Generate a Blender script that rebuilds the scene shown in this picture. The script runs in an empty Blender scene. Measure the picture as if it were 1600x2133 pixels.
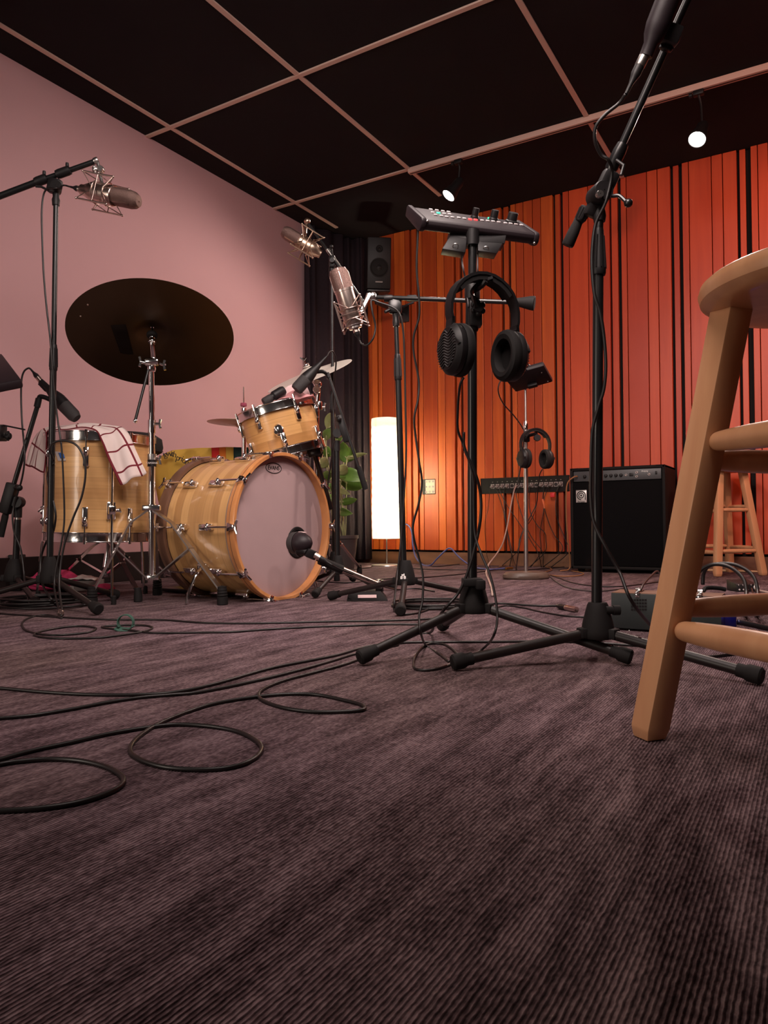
import bpy, bmesh, math, random
from mathutils import Vector, Matrix

random.seed(11)
sc = bpy.context.scene
COL = sc.collection
V = Vector
PI = math.pi

# ------------------------------------------------------------------ camera
FOC, PITCH, ROLL, YAW, EYE = 1524.0, 0.0159, -0.0080, -0.5397, 0.30
_cy, _sy = math.cos(YAW), math.sin(YAW)
_cp, _sp = math.cos(PITCH), math.sin(PITCH)
_cr, _sr = math.cos(ROLL), math.sin(ROLL)
FWD = V((_sy * _cp, _cy * _cp, _sp))
_rt = V((_cy, -_sy, 0))
_up = _rt.cross(FWD)
RGT = _cr * _rt + _sr * _up
UPV = -_sr * _rt + _cr * _up
EYEP = V((0, 0, EYE))
HR, HF, UZ = V((_cy, -_sy, 0)), V((_sy, _cy, 0)), V((0, 0, 1))   # level right / forward / up of the room seen from the camera
cd = bpy.data.cameras.new('camera')
cam = bpy.data.objects.new('camera', cd)
COL.objects.link(cam)
cd.sensor_fit = 'HORIZONTAL'
cd.sensor_width = 36.0
cd.lens = FOC * 36.0 / 1600.0
cd.clip_start = 0.02
Mc = Matrix.Identity(4)
for i in range(3):
    Mc[i][0], Mc[i][1], Mc[i][2], Mc[i][3] = RGT[i], UPV[i], -FWD[i], EYEP[i]
cam.matrix_world = Mc
sc.camera = cam

# ------------------------------------------------------------------ world, view
w = bpy.data.worlds.new('room_ambience')
sc.world = w
w.use_nodes = True
w.node_tree.nodes['Background'].inputs[0].default_value = (1.0, 0.80, 0.78, 1)
w.node_tree.nodes['Background'].inputs[1].default_value = 0.03
sc.view_settings.view_transform = 'Standard'
sc.view_settings.look = 'None'
sc.view_settings.exposure = 0.0
sc.view_settings.gamma = 1.0
sc.view_settings.use_curve_mapping = False

# light settings (watts), used by the lamps' builders below
E_KIT, E_MID, E_WOOD, E_WALL, E_FILL, E_LAMP, E_SOFT, E_SIDE = 74, 105, 66, 42, 100, 56, 54, 30
C_WARM, C_RED, C_KEY = (1.0, 0.80, 0.70), (1.0, 0.42, 0.30), (1.0, 0.83, 0.77)

# ------------------------------------------------------------------ measuring helpers (photo point -> place in the room)
def ray(px, py):
    return FWD + (px - 800) / FOC * RGT - (py - 1066.5) / FOC * UPV
def P(px, py, d):
    return EYEP + d * ray(px, py)
def Zp(px, py, z=0.0):
    r = ray(px, py)
    return EYEP + r * ((z - EYE) / r.z)
def Yp(px, py, y):
    r = ray(px, py)
    return EYEP + r * (y / r.y)
def Xp(px, py, x):
    r = ray(px, py)
    return EYEP + r * (x / r.x)
def cm(x, d, z):
    return HR * x + HF * d + UZ * z
def dirc(x, d, z=0):
    return (HR * x + HF * d + UZ * z).normalized()

def frame(o, x=None, y=None, z=None):
    """matrix with origin o; two of the axes given, the third made; the first given is kept"""
    if z is not None and x is not None:
        z = z.normalized(); x = (x - z * x.dot(z)).normalized(); y = z.cross(x)
    elif z is not None and y is not None:
        z = z.normalized(); y = (y - z * y.dot(z)).normalized(); x = y.cross(z)
    elif z is not None:
        z = z.normalized(); a = V((1, 0, 0)) if abs(z.x) < 0.8 else V((0, 1, 0))
        x = a.cross(z).normalized(); y = z.cross(x)
    else:
        x = x.normalized(); y = (y - x * y.dot(x)).normalized(); z = x.cross(y)
    m = Matrix.Identity(4)
    for i in range(3):
        m[i][0], m[i][1], m[i][2], m[i][3] = x[i], y[i], z[i], o[i]
    return m

def spline(pts, n=8, closed=False):
    pts = [V(p) for p in pts]
    out = []
    N = len(pts)
    rng = N if closed else N - 1
    for i in range(rng):
        p1, p2 = pts[i], pts[(i + 1) % N]
        p0 = pts[(i - 1) % N] if (closed or i > 0) else p1 * 2 - p2
        p3 = pts[(i + 2) % N] if (closed or i + 2 < N) else p2 * 2 - p1
        for k in range(n):
            t = k / n
            out.append(0.5 * ((2 * p1) + (p2 - p0) * t + (2 * p0 - 5 * p1 + 4 * p2 - p3) * t * t + (3 * p1 - p0 - 3 * p2 + p3) * t ** 3))
    if not closed:
        out.append(pts[-1])
    return out

# ------------------------------------------------------------------ mesh builder
class MB:
    def __init__(s):
        s.v, s.f, s.uv = [], [], []
    def add(s, vs, fs, uvs=None):
        o = len(s.v)
        s.v += [V(p) for p in vs]
        for k, f in enumerate(fs):
            s.f.append([i + o for i in f])
            s.uv.append(uvs[k] if uvs else None)
        return s
    def box(s, M, sx, sy, sz, bev=0.0, seg=2):
        bm = bmesh.new()
        bmesh.ops.create_cube(bm, size=1.0)
        bmesh.ops.scale(bm, vec=(sx, sy, sz), verts=bm.verts)
        if bev > 0:
            bmesh.ops.bevel(bm, geom=list(bm.edges), offset=bev, segments=seg, affect='EDGES', profile=0.5)
        return s.bm(bm, M)
    def bm(s, bm, M=None):
        bm.verts.index_update()
        vs = [(M @ v.co if M is not None else v.co.copy()) for v in bm.verts]
        s.add(vs, [[v.index for v in f.verts] for f in bm.faces])
        bm.free()
        return s
    def abox(s, lo, hi, bev=0.0):
        lo, hi = V(lo), V(hi)
        d = hi - lo
        return s.box(Matrix.Translation((lo + hi) / 2), abs(d.x), abs(d.y), abs(d.z), bev)
    def hexa(s, c8, bev=0.0):
        """8 corners: bottom 4 ccw, top 4"""
        bm = bmesh.new()
        vv = [bm.verts.new(c) for c in c8]
        for q in ((3, 2, 1, 0), (4, 5, 6, 7), (0, 1, 5, 4), (1, 2, 6, 5), (2, 3, 7, 6), (3, 0, 4, 7)):
            bm.faces.new([vv[i] for i in q])
        bmesh.ops.recalc_face_normals(bm, faces=list(bm.faces))
        if bev > 0:
            bmesh.ops.bevel(bm, geom=list(bm.edges), offset=bev, segments=2, affect='EDGES', profile=0.5)
        return s.bm(bm)
    def tube(s, pts, r, n=10, closed=False, cap=True):
        pts = [V(p) for p in pts]
        N = len(pts)
        rr = r if isinstance(r, (list, tuple)) else [r] * N
        tg = []
        for i in range(N):
            a = pts[(i - 1) % N] if (closed or i > 0) else pts[i]
            b = pts[(i + 1) % N] if (closed or i < N - 1) else pts[i]
            t = (b - a)
            tg.append(t.normalized() if t.length > 1e-9 else V((0, 0, 1)))
        a = V((0, 0, 1)) if abs(tg[0].z) < 0.9 else V((1, 0, 0))
        x = a.cross(tg[0]).normalized()
        vs, fs = [], []
        for i in range(N):
            x = (x - tg[i] * x.dot(tg[i])).normalized()
            y = tg[i].cross(x)
            for k in range(n):
                an = 2 * PI * k / n
                vs.append(pts[i] + (x * math.cos(an) + y * math.sin(an)) * rr[i])
        for i in range(N if closed else N - 1):
            j = (i + 1) % N
            for k in range(n):
                l = (k + 1) % n
                fs.append([i * n + k, i * n + l, j * n + l, j * n + k])
        if cap and not closed:
            fs.append(list(range(n))[::-1])
            fs.append([(N - 1) * n + k for k in range(n)])
        return s.add(vs, fs)
    def rod(s, a, b, r0, r1=None, n=14):
        return s.tube([a, b], [r0, r0 if r1 is None else r1], n)
    def lathe(s, prof, M, n=40, sx=1.0, sy=1.0, vscale=1.0, arc=None):
        """profile of (r, z) about local z"""
        vs, fs, uvs = [], [], []
        m = n if arc is None else n + 1
        for (r, z) in prof:
            for k in range(m):
                an = 2 * PI * k / n if arc is None else arc[0] + (arc[1] - arc[0]) * k / n
                vs.append(M @ V((r * math.cos(an) * sx, r * math.sin(an) * sy, z)))
        rm = max(p[0] for p in prof)
        for i in range(len(prof) - 1):
            for k in range(n):
                l = (k + 1) % m
                fs.append([i * m + k, i * m + l, (i + 1) * m + l, (i + 1) * m + k])
                u0, u1 = k / n * 2 * PI * rm, (k + 1) / n * 2 * PI * rm
                uvs.append([(u0, prof[i][1]), (u1, prof[i][1]), (u1, prof[i + 1][1]), (u0, prof[i + 1][1])])
        return s.add(vs, fs, uvs)
    def ball(s, c, r, n=14, sx=1, sy=1, sz=1, R=None):
        prof = [(r * math.sin(PI * i / n) + 1e-5, -r * math.cos(PI * i / n)) for i in range(n + 1)]
        M = Matrix.Translation(c) @ (R if R is not None else Matrix.Identity(4)) @ Matrix.Diagonal((sx, sy, sz, 1))
        return s.lathe(prof, M, n * 2)
    def ring(s, M, R, r, n=36, k=8, sx=1.0, sy=1.0):
        pts = [M @ V((R * sx * math.cos(2 * PI * i / n), R * sy * math.sin(2 * PI * i / n), 0)) for i in range(n)]
        return s.tube(pts, r, k, closed=True)
    def strip(s, pts, wdir, w, t):
        """flat bar swept along pts; wdir = vector (or list) across its width"""
        pts = [V(p) for p in pts]
        N = len(pts)
        vs, fs = [], []
        for i in range(N):
            tg = (pts[min(i + 1, N - 1)] - pts[max(i - 1, 0)]).normalized()
            wd = wdir[i] if isinstance(wdir, list) else wdir
            wd = (wd - tg * wd.dot(tg)).normalized()
            nn = tg.cross(wd)
            ww = w[i] if isinstance(w, list) else w
            for a, b in ((-1, -1), (1, -1), (1, 1), (-1, 1)):
                vs.append(pts[i] + wd * (a * ww / 2) + nn * (b * t / 2))
        for i in range(N - 1):
            for k in range(4):
                l = (k + 1) % 4
                fs.append([i * 4 + k, i * 4 + l, i * 4 + 4 + l, i * 4 + 4 + k])
        fs.append([3, 2, 1, 0])
        fs.append([(N - 1) * 4 + k for k in range(4)])
        return s.add(vs, fs)
    def prism(s, poly, M, h, bev=0.0):
        bm = bmesh.new()
        vv = [bm.verts.new((x, y, 0)) for x, y in poly]
        f = bm.faces.new(vv)
        ex = bmesh.ops.extrude_face_region(bm, geom=[f])
        bmesh.ops.translate(bm, vec=(0, 0, h), verts=[g for g in ex['geom'] if isinstance(g, bmesh.types.BMVert)])
        bmesh.ops.recalc_face_normals(bm, faces=list(bm.faces))
        if bev > 0:
            bmesh.ops.bevel(bm, geom=list(bm.edges), offset=bev, segments=2, affect='EDGES', profile=0.5)
        return s.bm(bm, M)
    def grid(s, rows, uvr=None, thick=None):
        """rows: list of lists of points; optional uv list and thickness vector function"""
        R, Cn = len(rows), len(rows[0])
        vs = [p for r in rows for p in r]
        fs, uvs = [], []
        for i in range(R - 1):
            for k in range(Cn - 1):
                fs.append([i * Cn + k, i * Cn + k + 1, (i + 1) * Cn + k + 1, (i + 1) * Cn + k])
                if uvr:
                    uvs.append([uvr[i][k], uvr[i][k + 1], uvr[i + 1][k + 1], uvr[i + 1][k]])
        return s.add(vs, fs, uvs if uvr else None)
    def text(s, st, M, size, ext=0.0004, off=0.0, align='CENTER'):
        c = bpy.data.curves.new('t', 'FONT')
        c.body = st; c.size = size; c.extrude = ext; c.offset = off
        c.align_x = align; c.align_y = 'CENTER'
        o = bpy.data.objects.new('t', c)
        me = bpy.data.meshes.new_from_object(o)
        s.add([M @ v.co for v in me.vertices], [list(p.vertices) for p in me.polygons])
        bpy.data.objects.remove(o); bpy.data.curves.remove(c); bpy.data.meshes.remove(me)
        return s
    def build(s, name, mat, parent=None, org=None, sharp=0.6, smooth=True, solid=None):
        if parent is not None:
            org = ORG[parent.name]
        elif org is None:
            lo = V((min(p.x for p in s.v), min(p.y for p in s.v), min(p.z for p in s.v)))
            hi = V((max(p.x for p in s.v), max(p.y for p in s.v), 0))
            org = V(((lo.x + hi.x) / 2, (lo.y + hi.y) / 2, lo.z))
        me = bpy.data.meshes.new(name)
        me.from_pydata([p - org for p in s.v], [], s.f)
        if any(u is not None for u in s.uv):
            ul = me.uv_layers.new(name='UVMap')
            k = 0
            for p, u in zip(me.polygons, s.uv):
                for j in range(len(p.vertices)):
                    if u is not None:
                        ul.data[k].uv = u[j]
                    k += 1
        me.materials.append(mat)
        me.update()
        if smooth:
            me.polygons.foreach_set('use_smooth', [True] * len(me.polygons))
            me.set_sharp_from_angle(angle=sharp)
        o = bpy.data.objects.new(name, me)
        COL.objects.link(o)
        if parent is not None:
            o.parent = parent
        else:
            o.location = org
        if solid:
            md = o.modifiers.new('thickness', 'SOLIDIFY')
            md.thickness = solid; md.offset = 0
        ORG[o.name] = org
        return o

ORG = {}
def thing(name, label, cat, loc, group=None):
    o = bpy.data.objects.new(name, None)
    o.empty_display_size = 0.05
    COL.objects.link(o)
    o.location = loc
    ORG[o.name] = V(loc)
    return tag(o, label, cat, group)
def tag(o, label, cat, group=None):
    o['label'] = label; o['category'] = cat
    if group:
        o['group'] = group
    return o
def struct(o):
    o['kind'] = 'structure'
    return o

# ------------------------------------------------------------------ materials
def nodes(name):
    m = bpy.data.materials.new(name)
    m.use_nodes = True
    nt = m.node_tree
    return m, nt, nt.nodes['Principled BSDF']
def mat(name, col, rough=0.5, metal=0.0, emit=None, es=0.0, noise=0.0, nscale=40, bump=0.0, coat=0.0, spec=0.5):
    m, nt, b = nodes(name)
    b.inputs['Base Color'].default_value = (*col, 1)
    b.inputs['Roughness'].default_value = rough
    b.inputs['Metallic'].default_value = metal
    b.inputs['Specular IOR Level'].default_value = spec
    if coat:
        b.inputs['Coat Weight'].default_value = coat
        b.inputs['Coat Roughness'].default_value = 0.12
    if emit:
        b.inputs['Emission Color'].default_value = (*emit, 1)
        b.inputs['Emission Strength'].default_value = es
    if noise or bump:
        tc = nt.nodes.new('ShaderNodeTexCoord')
        nz = nt.nodes.new('ShaderNodeTexNoise')
        nz.inputs['Scale'].default_value = nscale
        nz.inputs['Detail'].default_value = 4
        nt.links.new(tc.outputs['Object'], nz.inputs['Vector'])
        if noise:
            mx = nt.nodes.new('ShaderNodeMix'); mx.data_type = 'RGBA'
            mx.inputs[6].default_value = (*[c * (1 - noise) for c in col], 1)
            mx.inputs[7].default_value = (*[min(1, c * (1 + noise)) for c in col], 1)
            nt.links.new(nz.outputs['Fac'], mx.inputs[0])
            nt.links.new(mx.outputs[2], b.inputs['Base Color'])
        if bump:
            bp = nt.nodes.new('ShaderNodeBump')
            bp.inputs['Strength'].default_value = bump
            bp.inputs['Distance'].default_value = 0.002
            nt.links.new(nz.outputs['Fac'], bp.inputs['Height'])
            nt.links.new(bp.outputs[0], b.inputs['Normal'])
    return m
def ramp(nt, stops):
    r = nt.nodes.new('ShaderNodeValToRGB')
    e = r.color_ramp.elements
    while len(e) < len(stops):
        e.new(0.5)
    for i, (p, c) in enumerate(stops):
        e[i].position = p; e[i].color = (*c, 1)
    return r
def wood(name, c0, c1, axis='Z', rough=0.4, scale=6, stretch=14, island=False, coat=0.0, alt=None):
    m, nt, b = nodes(name)
    tc = nt.nodes.new('ShaderNodeTexCoord')
    mp = nt.nodes.new('ShaderNodeMapping')
    sv = [scale * stretch] * 3
    sv['XYZ'.index(axis)] = scale
    mp.inputs['Scale'].default_value = sv
    nz = nt.nodes.new('ShaderNodeTexNoise')
    nz.inputs['Scale'].default_value = 1.0
    nz.inputs['Detail'].default_value = 5
    nz.inputs['Distortion'].default_value = 0.6
    nt.links.new(tc.outputs['Object'], mp.inputs['Vector'])
    nt.links.new(mp.outputs[0], nz.inputs['Vector'])
    r = ramp(nt, [(0.3, c0), (0.7, c1)])
    fac = nz.outputs['Fac']
    if island:
        g = nt.nodes.new('ShaderNodeNewGeometry')
        a = nt.nodes.new('ShaderNodeMath'); a.operation = 'MULTIPLY'; a.inputs[1].default_value = 0.55
        a2 = nt.nodes.new('ShaderNodeMath'); a2.operation = 'MULTIPLY_ADD'; a2.inputs[1].default_value = 0.6
        nt.links.new(g.outputs['Random Per Island'], a.inputs[0])
        nt.links.new(fac, a2.inputs[0]); nt.links.new(a.outputs[0], a2.inputs[2])
        s2 = nt.nodes.new('ShaderNodeMath'); s2.operation = 'SUBTRACT'; s2.inputs[1].default_value = 0.08
        nt.links.new(a2.outputs[0], s2.inputs[0])
        fac = s2.outputs[0]
    nt.links.new(fac, r.inputs[0])
    out = r.outputs[0]
    if alt:       # left of one slot: boards' own browner tone, plus lamp glow painted in
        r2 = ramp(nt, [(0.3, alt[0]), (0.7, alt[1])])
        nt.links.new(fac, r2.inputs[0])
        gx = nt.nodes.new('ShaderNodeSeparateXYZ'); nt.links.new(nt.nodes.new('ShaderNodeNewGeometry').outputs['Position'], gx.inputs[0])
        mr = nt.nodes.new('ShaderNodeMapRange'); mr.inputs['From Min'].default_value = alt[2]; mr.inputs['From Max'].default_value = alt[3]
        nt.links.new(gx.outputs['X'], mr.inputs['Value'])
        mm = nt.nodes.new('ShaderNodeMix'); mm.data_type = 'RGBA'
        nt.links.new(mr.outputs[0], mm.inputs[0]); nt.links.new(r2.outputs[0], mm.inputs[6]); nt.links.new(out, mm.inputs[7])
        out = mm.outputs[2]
    nt.links.new(out, b.inputs['Base Color'])
    b.inputs['Roughness'].default_value = rough
    if coat:
        b.inputs['Coat Weight'].default_value = coat
        b.inputs['Coat Roughness'].default_value = 0.15
    bp = nt.nodes.new('ShaderNodeBump'); bp.inputs['Strength'].default_value = 0.08; bp.inputs['Distance'].default_value = 0.002
    nt.links.new(nz.outputs['Fac'], bp.inputs['Height']); nt.links.new(bp.outputs[0], b.inputs['Normal'])
    return m
def drum_wood(name, cols, rough=0.3):
    """laminated bands round the shell, block by block (uv: round the shell, along its axis)"""
    m, nt, b = nodes(name)
    uv = nt.nodes.new('ShaderNodeUVMap')
    br = nt.nodes.new('ShaderNodeTexBrick')
    br.inputs['Scale'].default_value = 1.0
    br.inputs['Brick Width'].default_value = 0.43
    br.inputs['Row Height'].default_value = 0.0405
    br.inputs['Mortar Size'].default_value = 0.0006
    br.inputs['Color1'].default_value = (*cols[0], 1)
    br.inputs['Color2'].default_value = (*cols[1], 1)
    br.inputs['Mortar'].default_value = (*[c * 0.6 for c in cols[0]], 1)
    br.offset = 0.37
    nt.links.new(uv.outputs[0], br.inputs['Vector'])
    mp = nt.nodes.new('ShaderNodeMapping'); mp.inputs['Scale'].default_value = (5, 95, 1)
    nz = nt.nodes.new('ShaderNodeTexNoise'); nz.inputs['Scale'].default_value = 1; nz.inputs['Detail'].default_value = 4
    nt.links.new(uv.outputs[0], mp.inputs['Vector']); nt.links.new(mp.outputs[0], nz.inputs['Vector'])
    mx = nt.nodes.new('ShaderNodeMix'); mx.data_type = 'RGBA'; mx.blend_type = 'MULTIPLY'
    r = ramp(nt, [(0.3, (0.86, 0.84, 0.80)), (0.7, (1.0, 1.0, 1.0))])
    nt.links.new(nz.outputs['Fac'], r.inputs[0])
    mx.inputs[0].default_value = 1.0
    nt.links.new(br.outputs['Color'], mx.inputs[6]); nt.links.new(r.outputs[0], mx.inputs[7])
    nt.links.new(mx.outputs[2], b.inputs['Base Color'])
    b.inputs['Roughness'].default_value = rough
    b.inputs['Coat Weight'].default_value = 0.35; b.inputs['Coat Roughness'].default_value = 0.1
    return m
def carpet_mat():
    m, nt, b = nodes('ribbed_carpet')
    tc = nt.nodes.new('ShaderNodeTexCoord')
    def noise(scale3, sc_, det=3):
        mp = nt.nodes.new('ShaderNodeMapping'); mp.inputs['Scale'].default_value = scale3
        nz = nt.nodes.new('ShaderNodeTexNoise'); nz.inputs['Scale'].default_value = sc_; nz.inputs['Detail'].default_value = det
        nt.links.new(tc.outputs['Object'], mp.inputs['Vector']); nt.links.new(mp.outputs[0], nz.inputs['Vector'])
        return nz.outputs['Fac']
    wv = nt.nodes.new('ShaderNodeTexWave')
    wv.wave_type = 'BANDS'; wv.bands_direction = 'X'; wv.wave_profile = 'SIN'
    wv.inputs['Scale'].default_value = 2 * PI / 20 / 0.0042
    wv.inputs['Distortion'].default_value = 1.5
    wv.inputs['Detail'].default_value = 2
    wv.inputs['Detail Scale'].default_value = 1.2
    nt.links.new(tc.outputs['Object'], wv.inputs['Vector'])
    st = noise((250, 105, 1), 1.0, 3)                 # stitches
    blot = noise((22, 4.2, 1), 1.0, 7)               # long worn streaks
    mid = noise((75, 13, 1), 1.0, 4)               # fibres lying together
    big = noise((1.6, 1.1, 1), 1.0, 3)
    r1 = ramp(nt, [(0.32, (0.034, 0.020, 0.023)), (0.50, (0.136, 0.091, 0.101)), (0.70, (0.32, 0.235, 0.25))])
    def math_(op, a, c):
        n = nt.nodes.new('ShaderNodeMath'); n.operation = op
        for i, q in enumerate((a, c)):
            if isinstance(q, (int, float)):
                n.inputs[i].default_value = q
            else:
                nt.links.new(q, n.inputs[i])
        return n.outputs[0]
    f = math_('ADD', math_('MULTIPLY', st, 0.62), math_('MULTIPLY', wv.outputs['Fac'], 0.16))
    f = math_('ADD', f, math_('MULTIPLY', blot, 0.50))
    f = math_('ADD', f, math_('MULTIPLY', mid, 0.42))
    f = math_('SUBTRACT', f, 0.345)
    nt.links.new(f, r1.inputs[0])
    mx = nt.nodes.new('ShaderNodeMix'); mx.data_type = 'RGBA'; mx.blend_type = 'MULTIPLY'; mx.inputs[0].default_value = 1
    r2 = ramp(nt, [(0.35, (0.86, 0.80, 0.74)), (0.65, (1.0, 0.92, 0.98))])
    nt.links.new(big, r2.inputs[0])
    nt.links.new(r1.outputs[0], mx.inputs[6]); nt.links.new(r2.outputs[0], mx.inputs[7])
    nt.links.new(mx.outputs[2], b.inputs['Base Color'])
    b.inputs['Roughness'].default_value = 0.95
    b.inputs['Specular IOR Level'].default_value = 0.15
    h = math_('ADD', wv.outputs['Fac'], math_('MULTIPLY', st, 0.9))
    bp = nt.nodes.new('ShaderNodeBump'); bp.inputs['Strength'].default_value = 0.9; bp.inputs['Distance'].default_value = 0.0019
    nt.links.new(h, bp.inputs['Height']); nt.links.new(bp.outputs[0], b.inputs['Normal'])
    return m
def plaid_mat():
    m, nt, b = nodes('checked_towel')
    uv = nt.nodes.new('ShaderNodeUVMap')
    sp = nt.nodes.new('ShaderNodeSeparateXYZ')
    nt.links.new(uv.outputs[0], sp.inputs[0])
    outs = []
    for ax, off in (('X', 0.5), ('Y', 0.5)):
        a = nt.nodes.new('ShaderNodeMath'); a.operation = 'MULTIPLY'; a.inputs[1].default_value = 1 / 0.082
        fr = nt.nodes.new('ShaderNodeMath'); fr.operation = 'FRACT'
        lt = nt.nodes.new('ShaderNodeMath'); lt.operation = 'LESS_THAN'; lt.inputs[1].default_value = 0.085
        nt.links.new(sp.outputs[ax], a.inputs[0]); nt.links.new(a.outputs[0], fr.inputs[0]); nt.links.new(fr.outputs[0], lt.inputs[0])
        outs.append(lt.outputs[0])
    mxm = nt.nodes.new('ShaderNodeMath'); mxm.operation = 'MAXIMUM'
    nt.links.new(outs[0], mxm.inputs[0]); nt.links.new(outs[1], mxm.inputs[1])
    mx = nt.nodes.new('ShaderNodeMix'); mx.data_type = 'RGBA'
    mx.inputs[6].default_value = (0.72, 0.60, 0.57, 1); mx.inputs[7].default_value = (0.16, 0.012, 0.022, 1)
    nt.links.new(mxm.outputs[0], mx.inputs[0]); nt.links.new(mx.outputs[2], b.inputs['Base Color'])
    b.inputs['Roughness'].default_value = 0.95
    return m

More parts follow.
